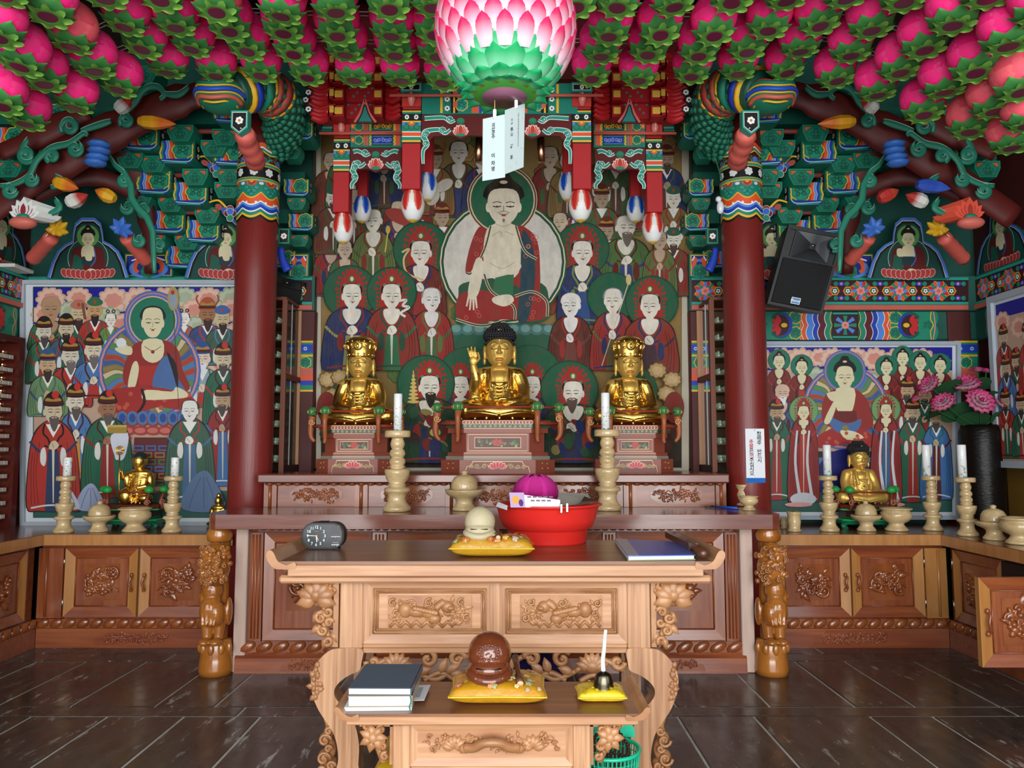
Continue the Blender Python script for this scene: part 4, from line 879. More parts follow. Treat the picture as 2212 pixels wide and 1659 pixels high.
def hand_up(b, p, s, side=1):
 """open palm facing the viewer with thumb and first finger meeting"""
 x, y, z = p; b.ell((x, y, z), (9 * s, 5 * s, 11 * s))
 for i, (dx, L, t) in enumerate(((-7, 19, -.30), (-2.4, 22, -.10), (2.4, 21, .06), (6.6, 15, .24))):
  a0 = (x + dx * s, y, z + 8 * s); a1 = (x + (dx + L * .5 * sin(t)) * s, y - 3 * s, z + (8 + L * .55) * s); a2 = (x + (dx + L * .9 * sin(t)) * s, y - 7 * s, z + (8 + L * .92) * s)
  if i == 3: a2 = (x + 11 * s, y - 10 * s, z + 15 * s)
  b.tube([a0, a1, a2], [2.9 * s, 2.6 * s, 2.0 * s], n=8); b.ell(a2, (2 * s,) * 3, nu=8, nv=6)
 b.tube([(x + 6 * s, y, z - 3 * s), (x + 13 * s, y - 5 * s, z + 3 * s), (x + 12 * s, y - 10 * s, z + 12 * s)], [3.4 * s, 2.9 * s, 2.2 * s], n=8)
def buddha(label, X, Yc, z0, s, mudra=False, crown=False, name='buddha_statue', vox=.0034, mt='gold', hairmat='hair_black', grp='golden statues on the altar'):
 o = T(name, label, 'statue', (X, Yc, z0), grp)
 b = MB(); W = lambda x, y, z: (X + x * s, Yc + y * s, z0 + z * s)
 def nx(p): return (p[0] * (.82 if 28 < p[2] < 116 else 1), p[1], p[2])
 def E(c, r, M_=None): b.ell(W(*nx(c)), (r[0] * s * (.9 if 28 < c[2] < 116 else 1), r[1] * s, r[2] * s), nu=20, nv=14, M=M_)
 def TU(pts, rad):
  pts = [nx(p) for p in pts]; b.tube([W(*p) for p in crv(pts, 4)], [q * s for q in rad] if isinstance(rad, list) else rad * s, n=12); b.ell(W(*pts[-1]), ((rad[-1] if isinstance(rad, list) else rad) * s,) * 3); b.ell(W(*pts[0]), ((rad[0] if isinstance(rad, list) else rad) * s,) * 3)
 E((0, 0, 16), (84, 46, 17)); E((0, -12, 27), (72, 40, 17))
 for sx in (-1, 1):
  TU([(sx * 30, 5, 27.5), (sx * 60, -14, 27), (sx * 70, -24, 24)], [24, 25, 22]); TU([(sx * 66, -28, 22), (sx * 30, -44, 21), (-sx * 14, -48, 18)], [18, 16, 11])
 E((0, 10, 50), (47, 33, 40)); E((0, 8, 84), (43, 27, 34)); TU([(-38, 9, 104), (0, 8, 108), (38, 9, 104)], [17, 17, 17])
 E((0, -8, 92), (27, 20, 19))
 TU([(50, 9, 101), (60, 4, 76), (62, -8, 52)], [18, 18, 16]); TU([(62, -8, 52), (46, -30, 42), (16, -44, 40)], [15, 12, 7])
 E((62, 2, 36), (19, 24, 26)); E((10, -50, 46), (15, 9, 6)); E((-6, -50, 43), (14, 9, 5))
 if mudra:
  TU([(-50, 9, 101), (-62, 2, 78), (-63, -12, 62)], [18, 17, 15]); TU([(-63, -12, 62), (-61, -30, 90), (-56, -36, 118)], [14, 10, 7]); hand_up(b, W(-56, -38, 130), s)
  E((-62, -2, 40), (19, 24, 30)); TU([(-66, -20, 74), (-72, -12, 44), (-68, -4, 20)], [9, 10, 8])
 else:
  TU([(-50, 9, 101), (-60, 4, 76), (-62, -8, 52)], [18, 18, 16]); TU([(-62, -8, 52), (-46, -30, 42), (-16, -44, 40)], [15, 12, 7]); E((-62, 2, 36), (19, 24, 26))
 TU([(0, 6, 112), (0, 2, 134)], [15, 13.5]);
 for k in (118, 123): b.tube([W(14.6 * cos(t), 4 - 14 * sin(t), k) for t in [PI * i / 10 for i in range(11)]], 1.3 * s, n=6)
 E((0, 0, 155), (31, 31, 37)); E((0, -3, 137), (25, 25, 18)); E((0, -24, 123), (7, 5, 5))
 TU([(0, -28, 166), (0, -32, 156), (0, -34, 149)], [1.8, 2.6, 3.6]); E((0, -27, 134), (8, 4, 3.5));
 for sx in (-1, 1):
  E((sx * 3.6, -31, 148), (2.4, 2.6, 2.2)); E((sx * 11.5, -25, 158), (7.4, 4, 3.4)); E((sx * 33, 6, 150), (4.5, 8, 20)); E((sx * 33.5, 4, 134), (4, 6, 9))
  b.tube([W(x * sx, face_y(x, z) - .3, z) for x, z in ((3, 165), (8, 170), (14, 170), (20, 165))], 1.2 * s, n=6)
 # drapery: hem lines, chest folds and lap folds
 for sx in (-1, 1):
  TU([(sx * 24, -14, 112), (sx * 25, -24, 92), (sx * 22, -30, 70)], [4.5, 4.5, 4]); TU([(sx * 30, -8, 112), (sx * 34, -18, 88), (sx * 34, -26, 62)], 2.6)
  for k in range(5): TU([(sx * (44 + 4 * k), -6 + k, 104 - 4 * k), (sx * (58 + 3 * k), -8 + 2 * k, 76 - 5 * k), (sx * (64 + 2 * k), -16 + 3 * k, 46 - 5 * k)], 2.9)
  for k in range(4): TU([(sx * 72, -40 + 3 * k, 18 + 7 * k), (sx * 36, -58 + 5 * k, 16 + 6.5 * k), (sx * 4, -62 + 6 * k, 11 + 6.5 * k)], 3.2)
 for k in range(5):
  z = 78 - 8 * k; TU([(-26, -23 - k, z + 9), (-13, -30 - k, z - 1), (0, -32 - k, z - 5), (13, -30 - k, z - 1), (26, -23 - k, z + 9)], 2.8)
 TU([(-26, -23, 84), (0, -29, 80), (26, -23, 84)], 3.2)
 for k in range(9): t = -1.35 + k * .34; TU([(62 * sin(t), -44 * cos(t) - 4, 22), (84 * sin(t), -50 * cos(t), 4)], 3.2)
 bo = b.blob('figure_body', mt, o, vox, 1)
 if mt == 'gold':                                   # face, chest and hands are matt gilt, the robe is polished
  import numpy as np
  bo.data.materials.append(M['satin_gold']); n = len(bo.data.polygons); ce = np.empty(n * 3); bo.data.polygons.foreach_get('center', ce); ce = ce.reshape(n, 3) / s
  k = ((ce[:, 2] > 106) & ~((np.abs(ce[:, 0]) > 18) & (ce[:, 2] < 116) & (ce[:, 0] > -40)) | ((np.abs(ce[:, 0]) < 19) & (ce[:, 2] > 84) & (ce[:, 1] < 0)) | ((ce[:, 0] < -38) & (ce[:, 2] > 104)))
  bo.data.polygons.foreach_set('material_index', k.astype(np.int32))
 # face paint
 f = MB('#1a1410')
 for sx in (-1, 1):
  f.tube([W(x * sx, face_y(x, z) - 2.6, z) for x, z in ((5, 157.2), (9, 156.2), (13, 156.2), (18, 157.6))], .75 * s, n=6)
  f.tube([W(x * sx, face_y(x, z) - 1.4, z) for x, z in ((4, 166.5), (9, 171), (15, 171), (21, 166))], .5 * s, '#5a4018', n=6)
 f.tube([W(x, -28 - 3 + abs(x) * .28, 135.4 - abs(x) * .03) for x in (-6, -3, 0, 3, 6)], [.7 * s, 1.3 * s, 1.2 * s, 1.3 * s, .7 * s], '#c23a24', n=6); f.tube([W(x, -28 - 2.6 + abs(x) * .25, 132.6) for x in (-4, 0, 4)], [.6 * s, 1.3 * s, .6 * s], '#c23a24', n=6)
 if hairmat: f.ell(W(0, face_y(0, 176) - .6, 176), (1.8 * s,) * 3, '#f4f4ff', nu=8, nv=6)
 f.build('painted_face', 'gloss_paint', o)['kind'] = 'stuff'
 if not crown:
  h = MB('#17171b'); hc = W(0, 3, 166)
  h.ell(hc, (30 * s, 31 * s, 30 * s), nu=20, nv=12) if False else None
  vs_ = MB('#17171b')
  prof = [(32.5, 0), (34.5, 5), (33, 11), (28.5, 17), (22.5, 21), (18.5, 25), (16.5, 29), (11, 33), (2, 35)]
  vs_.lathe([(r * s, z * s) for r, z in prof], W(0, 4, 182), 28)
  for r, z in prof[:-1]:
   n = max(5, int(2 * PI * r / 6.5))
   for k in range(n): t = 2 * PI * (k + .5 * (z % 2)) / n; vs_.ell(W(r * cos(t), 4 + r * sin(t), 182 + z), (3.4 * s, 3.4 * s, 3.2 * s), nu=7, nv=5)
   for k in range(n if z < 30 else 0): t = 2 * PI * (k + .5) / n; vs_.ell(W((r - .6) * cos(t), 4 + (r - .6) * sin(t), 182 + z + 4), (3.2 * s, 3.2 * s, 3 * s), nu=7, nv=5)
  for k in range(15):
   t = PI + PI * k / 14 ; vs_.ell(W(32 * cos(t), 4 + 32 * sin(t), 182 - 3 * abs(cos(t)) ** 3 * 4), (3.2 * s,) * 3, nu=7, nv=5)
  hr = vs_.build('curled_hair', hairmat or 'satin_gold', o)
  MB('#e8c98a').ell(W(0, -26, 199), (6 * s, 2.4 * s, 2 * s)).build('crown_jewel', 'gold_leaf', hr)
 else:
  c = MB(); prof = [(33, 0), (34, 3), (33, 8), (36, 22), (40, 34), (36, 42), (27, 50), (12, 56), (2, 57)]
  c.lathe([(r * s, z * s) for r, z in prof], W(0, 4, 172), 26)
  for k in range(11):
   t = -PI / 2 + (k - 5) * .42; rr = 36; p = W(rr * cos(t), 4 + rr * sin(t), 200)
   if k % 2: c.ell(p, (5 * s, 3 * s, 11 * s), nu=10, nv=8)
   else:
    c.tube([(p[0] + q[0], p[1] - 2 * s, p[2] + q[1]) for q in spiral(0, 0, 7 * s, 1.5 * s, k, 1.3, 12)], 1.8 * s, n=6)
   c.ell(W(33 * cos(t), 4 + 33 * sin(t), 178), (3 * s, 3 * s, 4 * s), nu=8, nv=6); c.ell(W(37 * cos(t), 4 + 37 * sin(t), 211), (3 * s, 3 * s, 4 * s), nu=8, nv=6)
  c.ell(W(0, -34, 200), (12 * s, 5 * s, 14 * s)); c.ell(W(0, -38, 198), (4 * s, 4 * s, 7 * s)); c.ell(W(0, -38, 208), (3 * s,) * 3)
  for k in range(9): t = -.3 + 3.7 * k / 8; c.tube([W(6 * cos(t), -37, 200 + 7 * sin(t)), W(14 * cos(t), -36, 200 + 15 * sin(t))], .9 * s, n=5)
  c.build('openwork_crown', 'gold', o)
  h = MB('#17171b')
  for sx in (-1, 1): h.tube(crv([W(sx * 28, 2, 176), W(sx * 32, 8, 160), W(sx * 33, 10, 140), W(sx * 40, 8, 118), W(sx * 46, 6, 104)], 4), [3 * s, 4 * s, 4 * s, 3 * s, 2 * s], n=8)
  h.tube([W(29.5 * cos(t), 4 + 29.5 * sin(t), 173) for t in [PI + PI * i / 14 for i in range(15)]], 1.6 * s, n=6); h.build('long_hair', 'hair_black', o)
 return o
Ytc = 4.82; s1 = MPP(4.72)
zc = zu
central = [(0, 27, 80, 122, 'base', None), (27, 35, 72, 112, 'step', '#8b8377'), (35, 43, 72, 108, 'step', None), (43, 84, 67, 100, 'waist', None), (84, 95, 72, 108, 'step', None), (95, 102, 74, 112, 'green', '#3a4c36'), (102, 111, 74, 114, 'band', None)]
throne('wide painted throne under the central bareheaded statue', SX(1076, 4.78), 4.80, zc, central, s1, (139, 84, 132), 0)
buddha('golden seated statue with black curled hair and raised hand', SX(1079, 4.8), 4.79, zc + 111 * s1, s1 * 1.0, True)
s2 = s1 * .88
side_t = [(0, 31, 58, 92, 'base', None), (31, 38, 50, 82, 'step', '#8b8377'), (38, 46, 48, 80, 'step', None), (46, 80, 44, 74, 'waist', None), (80, 92, 48, 80, 'step', None), (92, 99, 52, 86, 'green', '#3a4c36'), (99, 110, 52, 88, 'band', None)]
throne('painted throne under the crowned statue by the court mural column', SX(770, 4.8), 4.83, zc, side_t, s1 * .92, (142, 62, 104), 0)
buddha('golden crowned seated statue by the court mural column', SX(774, 4.8), 4.82, zc + 110 * s1 * .92, s2, False, True)
throne('painted throne under the crowned statue by the notice column', SX(1368, 4.8), 4.83, zc, side_t, s1 * .92, (142, 62, 104), 0)
buddha('golden crowned seated statue by the notice column', SX(1362, 4.8), 4.82, zc + 110 * s1 * .92, s2, False, True)
# small statues on the side altars
def small_throne(label, X, Yc, z0, s):
 o = T('throne', label, 'throne', (X, Yc, z0), 'small green and brown thrones on the side altars')
 m = MB('#1d6a4a')
 for sx in (-1, 1):
  for sy in (-1, 1): m.tube(crv([(X + sx * 50 * s, Yc + sy * 26 * s, z0), (X + sx * 60 * s, Yc + sy * 30 * s, z0 + 6 * s), (X + sx * 48 * s, Yc + sy * 24 * s, z0 + 12 * s)], 4), [5 * s, 7 * s, 5 * s], n=8)
 m.prism([(X + q[0], Yc + q[1]) for q in octa(44 * s, 58 * s, 34 * s)], z0 + 9 * s, z0 + 16 * s, axis='z'); m.build('green_base', 'gloss_paint', o)
 m = MB('#28c860'); m.prism([(X + q[0], Yc + q[1]) for q in octa(42 * s, 54 * s, 32 * s)], z0 + 16 * s, z0 + 19 * s, axis='z'); m.prism([(X + q[0], Yc + q[1]) for q in octa(36 * s, 48 * s, 28 * s)], z0 + 19 * s, z0 + 24 * s, '#1a5a3e', axis='z'); m.build('green_steps', 'gloss_paint', o)
 m = MB('#3a2018'); m.prism([(X + q[0], Yc + q[1]) for q in octa(38 * s, 48 * s, 28 * s)], z0 + 24 * s, z0 + 38 * s, axis='z'); m.build('waist_block', 'gloss_paint', o)
 m = MB('#30c070'); m.prism([(X + q[0], Yc + q[1]) for q in octa(44 * s, 58 * s, 32 * s)], z0 + 38 * s, z0 + 41 * s, axis='z'); m.prism([(X + q[0], Yc + q[1]) for q in octa(46 * s, 60 * s, 34 * s)], z0 + 41 * s, z0 + 50 * s, '#5c2418', axis='z'); m.build('seat_board', 'gloss_paint', o)
 for sx, sy in ((-1, -1), (1, -1), (-1.45, -.2), (1.45, -.2)):
  x, y = X + sx * 44 * s, Yc + sy * 32 * s; m = MB('#6a2c1c'); m.tube(crv([(x, y, z0 + 40 * s), (x - sx * 3 * s, y - 4 * s, z0 + 56 * s), (x, y, z0 + 74 * s)], 4), [6 * s, 8 * s, 4 * s], n=8); m.tube([(x + p[0], y - 8 * s, z0 + 54 * s + p[1]) for p in spiral(0, 0, 7 * s, 1.5 * s, 0, 1.3, 12)], 1.3 * s, '#a4684a', n=5); m.build('scroll_bracket', 'gloss_paint', o)
  m = MB('#2a9a48'); m.lathe([(2 * s, -6 * s), (9 * s, -3 * s), (10 * s, 3 * s), (5 * s, 8 * s), (1 * s, 9 * s)], (x, y, z0 + 80 * s), 14); m.build('lotus_knob', 'gloss_paint', o)
 m = MB('#7a2a1c'); q = [(-1.45, -.2), (-1, -1), (1, -1), (1.45, -.2)]
 for a_, b_ in zip(q, q[1:]): m.tube([(X + a_[0] * 44 * s, Yc + a_[1] * 32 * s, z0 + 76 * s), (X + b_[0] * 44 * s, Yc + b_[1] * 32 * s, z0 + 76 * s)], 2 * s, n=6)
 m.build('railing', 'gloss_paint', o); return o
sS = MPP(4.92)
small_throne('small green footed throne in front of the court mural', SX(297, 4.92), 4.92, ZS, sS)
small_throne('small green footed throne in front of the assembly mural', SX(1862, 4.92), 4.92, ZS, sS)
so = buddha('small golden seated statue with black hair before the assembly mural', SX(1856, 4.92), 4.93, ZS + 50 * sS, sS * .62, False, False, 'buddha_statue', .0035, 'satin_gold', 'hair_black', 'small golden statues on the side altars')
# small ksitigarbha with staff, one leg down
X, Yc, z0, s = SX(304, 4.92), 4.91, ZS + 50 * sS, sS * .60
o = T('staff_statue', 'small golden seated statue holding a staff before the court mural', 'statue', (X, Yc, z0), 'small golden statues on the side altars')
b = MB(); W = lambda x, y, z: (X + x * s, Yc + y * s, z0 + z * s)
for c, r in (((0, 0, 10), (56, 30, 12)), ((0, 0, 36), (44, 32, 24)), ((2, 6, 78), (36, 26, 44)), ((2, 6, 108), (40, 22, 18)), ((0, 0, 152), (24, 25, 30)), ((0, -4, 138), (18, 18, 14)), ((42, 0, 80), (16, 18, 34)), ((-38, 0, 84), (15, 18, 30)), ((-30, -30, 30), (22, 20, 30)), ((34, -22, 22), (30, 22, 18)), ((24, 4, 152), (4, 6, 14)), ((-24, 4, 152), (4, 6, 14))): b.ell(W(*c), tuple(q * s for q in r), nu=18, nv=12)
b.tube([W(0, 4, 116), W(0, 2, 138)], 11 * s, n=12); b.tube([W(-42, 0, 90), W(-52, -20, 96), W(-50, -34, 120)], [12 * s, 9 * s, 7 * s], n=10); b.tube([W(40, 0, 84), W(36, -24, 62), W(12, -36, 58)], [12 * s, 10 * s, 7 * s], n=10)
for k in range(7): b.tube(crv([W(-26 + k * 2, -22, 100 - k * 8), W(0, -30 - k, 88 - k * 9), W(26 - k * 2, -22, 100 - k * 8)], 4), 2 * s, n=6)
for k in range(8): b.tube([W(-50 + k * 14, -26, 22), W(-52 + k * 15, -32, 2)], 4 * s, n=6)
b.blob('figure_body', 'gold', o, .0032, 2)
MB('#20302c').ell(W(0, 3, 164), (25 * s, 26 * s, 21 * s)).build('dark_hood', 'gloss_paint', o)
m = MB(); m.tube([W(-50, -36, 0), W(-54, -36, 178)], 2.4 * s, n=8)
for k in range(3): m.tube([(W(-54, -36, 178)[0] + p[0], W(-54, -36, 178)[1], W(-54, -36, 190)[2] + p[1]) for p in circ(0, 0, (15 - 4 * k) * s, None, 14) + [((15 - 4 * k) * s, 0)]], 1.8 * s, n=6)
m.build('staff', 'gold', o)
# a golden figure half hidden behind the column
X, Yc, z0, s = SX(476, 4.98), 4.98, ZS, sS * .42
o = T('gold_figurine', 'small golden figurine half hidden behind the red column', 'statue', (X, Yc, z0))
b = MB(); W = lambda x, y, z: (X + x * s, Yc + y * s, z0 + z * s)
for c, r in (((0, 0, 14), (60, 40, 16)), ((0, 0, 60), (36, 26, 44)), ((0, 0, 96), (40, 24, 18)), ((0, 0, 132), (20, 22, 26)), ((30, 0, 70), (16, 18, 32)), ((-30, 0, 70), (16, 18, 32)), ((0, 0, 158), (12, 12, 14))): b.ell(W(*c), tuple(q * s for q in r), nu=16, nv=12)
b.blob('figure_body', 'gold', o, .003, 2)
# ------------------------------------------------------------------ stone offering vessels (turned), candles
def at(px, py, z):
 """point on a level surface of height z seen at px, py"""
 return P(px, py, YZ(py, z))
STICK = [(26, 0), (30, 1.5), (30, 9), (27, 12), (21, 20), (19, 30), (22, 40), (28, 43), (28.5, 46), (26, 51), (19, 52), (17, 54), (19, 56), (20, 58), (16, 59), (23, 68), (27, 82), (27.5, 90), (26, 91), (16, 92), (14, 94), (18, 95.5), (18, 97.5), (14, 98.5), (16, 101), (18, 107), (16, 114), (12.5, 116.5), (15.5, 119), (17.6, 125), (15.5, 132), (12, 135), (14.5, 139), (16, 146), (14, 153), (12.5, 157), (14, 160), (27, 160.5), (28, 162), (28, 173), (26.5, 175)]
BOWL = [(22, 0), (26, 1), (26, 5), (22, 10), (18, 16), (19, 24), (27, 29), (38, 35), (42, 42), (42.5, 45), (40, 46), (37, 43), (30, 43)]
LID = [(29, 43), (29.5, 50), (28, 62), (22, 72), (12, 77), (6, 78), (6.5, 81), (8, 83), (5, 86), (0, 87)]
BURN = [(22, 0), (26, 1), (27, 4), (22, 9), (17, 15), (18, 19), (28, 24), (35, 33), (35, 42), (31, 47), (31, 49), (36, 51), (37, 54), (35, 55), (30, 54), (28, 48), (0, 46)]
CUP = [(13, 0), (16, 1), (16, 4), (13, 7), (14, 14), (15.5, 24), (14, 34), (16, 42), (17, 46), (15.5, 46.5), (13, 42), (12, 30), (0, 30)]
def sc(pr, s): return [(r * s, z * s) for r, z in pr]
def vessel(name, label, cat, px, py, z, hpx, prof, lid=None, grp=None, dy=0):
 p = at(px, py, z); p.y += dy; top = (lid or prof)[-1][1] if not lid else lid[-1][1]
 top = max(q[1] for q in (prof + (lid or []))); s = hpx * MPP(p.y) / top; p.y += max(r for r, _ in prof[:8]) * s; p.x = SX(px, p.y, py);
 o = T(name, label, cat, p, grp); MB().lathe(sc(prof, s), p, 36).build({'candlestick': 'turned_stem', 'lidded_bowl': 'footed_dish', 'incense_burner': 'burner_bowl', 'incense_cup': 'cup_body'}.get(name, 'turned_body'), 'stone', o)
 if lid: MB().lathe(sc(lid, s), p, 30).build('dome_lid', 'stone', o)
 return o, p, s
def candle(label, p, s, ztop, h, r, decor=True, n=1.0):
 o = T('candle', label, 'candle', (p.x, p.y, ztop), 'white candles with printed flowers')
 m = MB('#e6e9e6'); m.lathe([(r, 0), (r, h - .003), (r - .002, h), (r * .5, h - .002), (0, h - .003)], (p.x, p.y, ztop), 24); m.build('wax_body', 'plastic', o)
 m = MB('#2a2018'); m.tube([(p.x, p.y, ztop + h - .003), (p.x + .001, p.y, ztop + h + .004)], .001, n=5); m.build('wick', 'paper', o)
 a = Art(lambda u, v, l: Vector((p.x + (r + .0004 + l) * sin(u), p.y - (r + .0004 + l) * cos(u), ztop + v * h)), 1e-5); a.name = 'printed_flower_pattern'; rr = random.Random(int(p.x * 1000)); ar = h / r
 k = .52 * n if decor else .9
 for i in range(40):
  u = rr.uniform(-PI, PI); v = rr.uniform(.02, k) ** 1.2; q = rr.uniform(.10, .2); a.ell(u, v, q, q / ar * .8, rr.choice(('#3aa070', '#2c8c5c', '#69b98f', '#1f7a4c')), n=7)
 for i in range(16):
  u = rr.uniform(-PI, PI); v = rr.uniform(.1, k + .12); q = rr.uniform(.08, .16); c = rr.choice(('#d8568c', '#e88ab0', '#d03a60', '#c87aa8'))
  for j in range(4): a.ell(u + q * .6 * cos(j * 1.57), v + q * .6 / ar * sin(j * 1.57), q * .5, q / ar * .5, c, n=6)
 for i in range(8): a.ell(rr.uniform(-PI, PI), .02, .3, .018, '#3a8aa8', n=8)
 a.build(o, 'plastic'); return o
def stick(label, px, py, z, hpx, clabel, chpx, cpx=0, small=False):
 o, p, s = vessel('candlestick', label, 'candlestick', px, py, z, hpx, STICK, None, 'turned stone candlesticks'); h = 175 * s
 candle(clabel, Vector((p.x + cpx * MPP(p.y), p.y, 0)), s, p.z + h, chpx * MPP(p.y), (9.3 if not small else 12.4) * s, not small or chpx > 50, 1 if not small else .8)
stick('tall stone candlestick before the central statue and crowned statue nearer the clock', 857, 1107, zl, 176, 'tall white candle on the big candlestick nearer the clock', 80)
stick('tall stone candlestick behind the red basin', 1313, 1105, zl, 176, 'tall white candle on the big candlestick behind the red basin', 80, -3)
vessel('lidded_bowl', 'stone lidded bowl on the altar beside the red basin', 'bowl', 1003, 1106, zl, 88, BOWL, LID, 'turned stone lidded bowls')
vessel('lidded_bowl', 'stone lidded bowl hidden behind the pink lotus in the basin', 'bowl', 1150, 1100, zl, 68, BOWL, LID, 'turned stone lidded bowls')
stick('small stone candlestick farthest from the column below the court mural', 137, 1153, ZS, 122, 'short flowered candle nearest the lamp shelf', 40, 2, True)
stick('small stone candlestick beside the red column below the court mural', 371, 1152, ZS, 121, 'short flowered candle beside the court mural column', 40, 2, True)
vessel('lidded_bowl', 'stone lidded bowl between candlestick and burner below the court mural', 'bowl', 213, 1152, ZS, 67, BOWL, LID, 'turned stone lidded bowls')
vessel('incense_burner', 'stone incense burner in front of the staff statue', 'incense burner', 290, 1152, ZS, 52, BURN, None, 'stone incense burners')
stick('small stone candlestick beside the small statue below the assembly mural', 1792, 1150, ZS, 120, 'white candle beside the small black haired statue', 66, 0, True)
stick('small stone candlestick between burner and vase, second from the corner', 2016, 1148, ZS, 118, 'white candle second from the flower vase', 66, -8, True)
stick('small stone candlestick next to the black flower vase', 2091, 1160, ZS, 126, 'white candle next to the black flower vase', 70, -5, True)
vessel('lidded_bowl', 'stone lidded bowl in front of the small black haired statue', 'bowl', 1872, 1150, ZS, 66, BOWL, LID, 'turned stone lidded bowls')
vessel('incense_burner', 'stone incense burner between two candlesticks below the assembly mural', 'incense burner', 1937, 1150, ZS, 50, BURN, None, 'stone incense burners')
vessel('lidded_bowl', 'stone lidded bowl at the picture edge beside the flower vase', 'bowl', 2149, 1170, ZS, 76, BOWL, LID, 'turned stone lidded bowls')
vessel('incense_burner', 'stone incense burner at the picture edge cut by the frame', 'incense burner', 2204, 1180, ZS, 58, BURN, None, 'stone incense burners')
def incense(o, p, s, n, h):
 r_ = random.Random(n)
 for k in range(n):
  t = r_.uniform(0, 6.28); m = MB('#6a5a3a'); m.tube([(p.x + .3 * s * cos(t), p.y, p.z + 30 * s), (p.x + r_.uniform(-9, 9) * s, p.y + r_.uniform(-6, 6) * s, p.z + (46 + r_.uniform(4, h)) * s)], .0012, n=5); m.build('incense_stick', 'paper', o)
o, p, s = vessel('incense_cup', 'stone cup of incense stubs below the assembly mural', 'cup', 1716, 1150, ZS, 43, CUP, None, 'small stone cups'); incense(o, p, s, 9, 12)
vessel('incense_cup', 'small dim stone cup half hidden behind the altar end', 'cup', 1694, 1143, ZS, 24, CUP, None, 'small stone cups')
o, p, s = vessel('incense_cup', 'stone cup with brush beside the white notice', 'cup', 1606, 1095, zl, 46, CUP, None, 'small stone cups', .06)
m = MB('#a89a5a'); m.tube([(p.x + .004, p.y, p.z + .07), (p.x + .012, p.y, p.z + 57 * s)], [.004, .007], n=8); m.build('brush', 'paper', o); incense(o, p, s, 4, 8)
vessel('incense_burner', 'little stone bowl in front of the cup beside the notice', 'bowl', 1618, 1104, zl, 31, BURN, None, None)
# ------------------------------------------------------------------ on the offering table
def cushion(label, px0, px1, py, z, dpt, hgt, base, seed, cols, name='cushion', rot=0):
 c = (px0 + px1) / 2; y0 = YZ(py, z); X0, X1 = SX(px0, y0, py), SX(px1, y0, py); w, d = (X1 - X0) / 2, dpt / 2; cx, cy = (X0 + X1) / 2, y0 + d
 o = T(name, label, 'cushion', (cx, cy, z), 'brocade cushions'); n = 28; vs = []; fs = []; r_ = random.Random(seed); ph = [r_.uniform(0, 6) for _ in range(6)]
 def g(i, j, sg):
  u, v = -1 + 2 * i / n, -1 + 2 * j / n; q = max(0, (1 - u ** 4) * (1 - v ** 4)) ** .42; pin = 1 - .05 * (1 - abs(u)) - .0; pinv = 1 - .05 * (1 - abs(v))
  wr = .06 * (sin(7 * u + ph[0]) * sin(6 * v + ph[1]) + .5 * sin(15 * u + ph[2]) * sin(13 * v + ph[3]))
  return (cx + u * w * pinv, cy + v * d * pin, z + hgt * .45 + sg * hgt * (.55 if sg > 0 else .45) * q * (1 + (wr if sg > 0 else 0)))
 for sg in (1, -1):
  for i in range(n + 1):
   for j in range(n + 1): vs.append(g(i, j, sg))
 N = (n + 1) ** 2
 for i in range(n):
  for j in range(n):
   a, b_, c_, d_ = i * (n + 1) + j, (i + 1) * (n + 1) + j, (i + 1) * (n + 1) + j + 1, i * (n + 1) + j + 1; fs.append((a, b_, c_, d_)); fs.append((N + d_, N + c_, N + b_, N + a))
 m = MB(base); m.add(vs, fs, base, True); m.build('padded_cover', 'silk', o)
 q = [g(i, 0, 0) for i in range(n)] + [g(n, j, 0) for j in range(n)] + [g(i, n, 0) for i in range(n, 0, -1)] + [g(0, j, 0) for j in range(n, -1, -1)]
 m = MB('#d8b020'); m.tube(q, .003, n=6); m.build('piping', 'silk', o)
 def top(u, v, l):
  u = min(max(u, -.97), .97); v = min(max(v, -.97), .97); i, j = (u + 1) / 2 * n, (v + 1) / 2 * n; p = Vector(g(i, j, 1)); return p + Vector((0, -.003 * (v < -.5), .0024)) + Vector((0, -l, l))
 a = Art(top, 2e-5); a.name = 'woven_flower_pattern'
 for k in range(70):
  u, v = r_.uniform(-.9, .9), r_.uniform(-.94, .9); q = r_.uniform(.03, .075); c1 = r_.choice(cols)
  for t in range(5): a.ell(u + q * .7 * cos(t * 1.257), v + q * .7 * w / d * sin(t * 1.257), q * .45, q * .45 * w / d, c1, n=7)
  a.ell(u, v, q * .3, q * .3 * w / d, '#e8c84a', n=7)
 a.build(o, 'silk'); return o, Vector((cx, cy, z + hgt))
BRO = ('#d8846a', '#e0a070', '#a8b890', '#e8d8a0', '#d06a4a', '#b9a6a0', '#f0c85a')
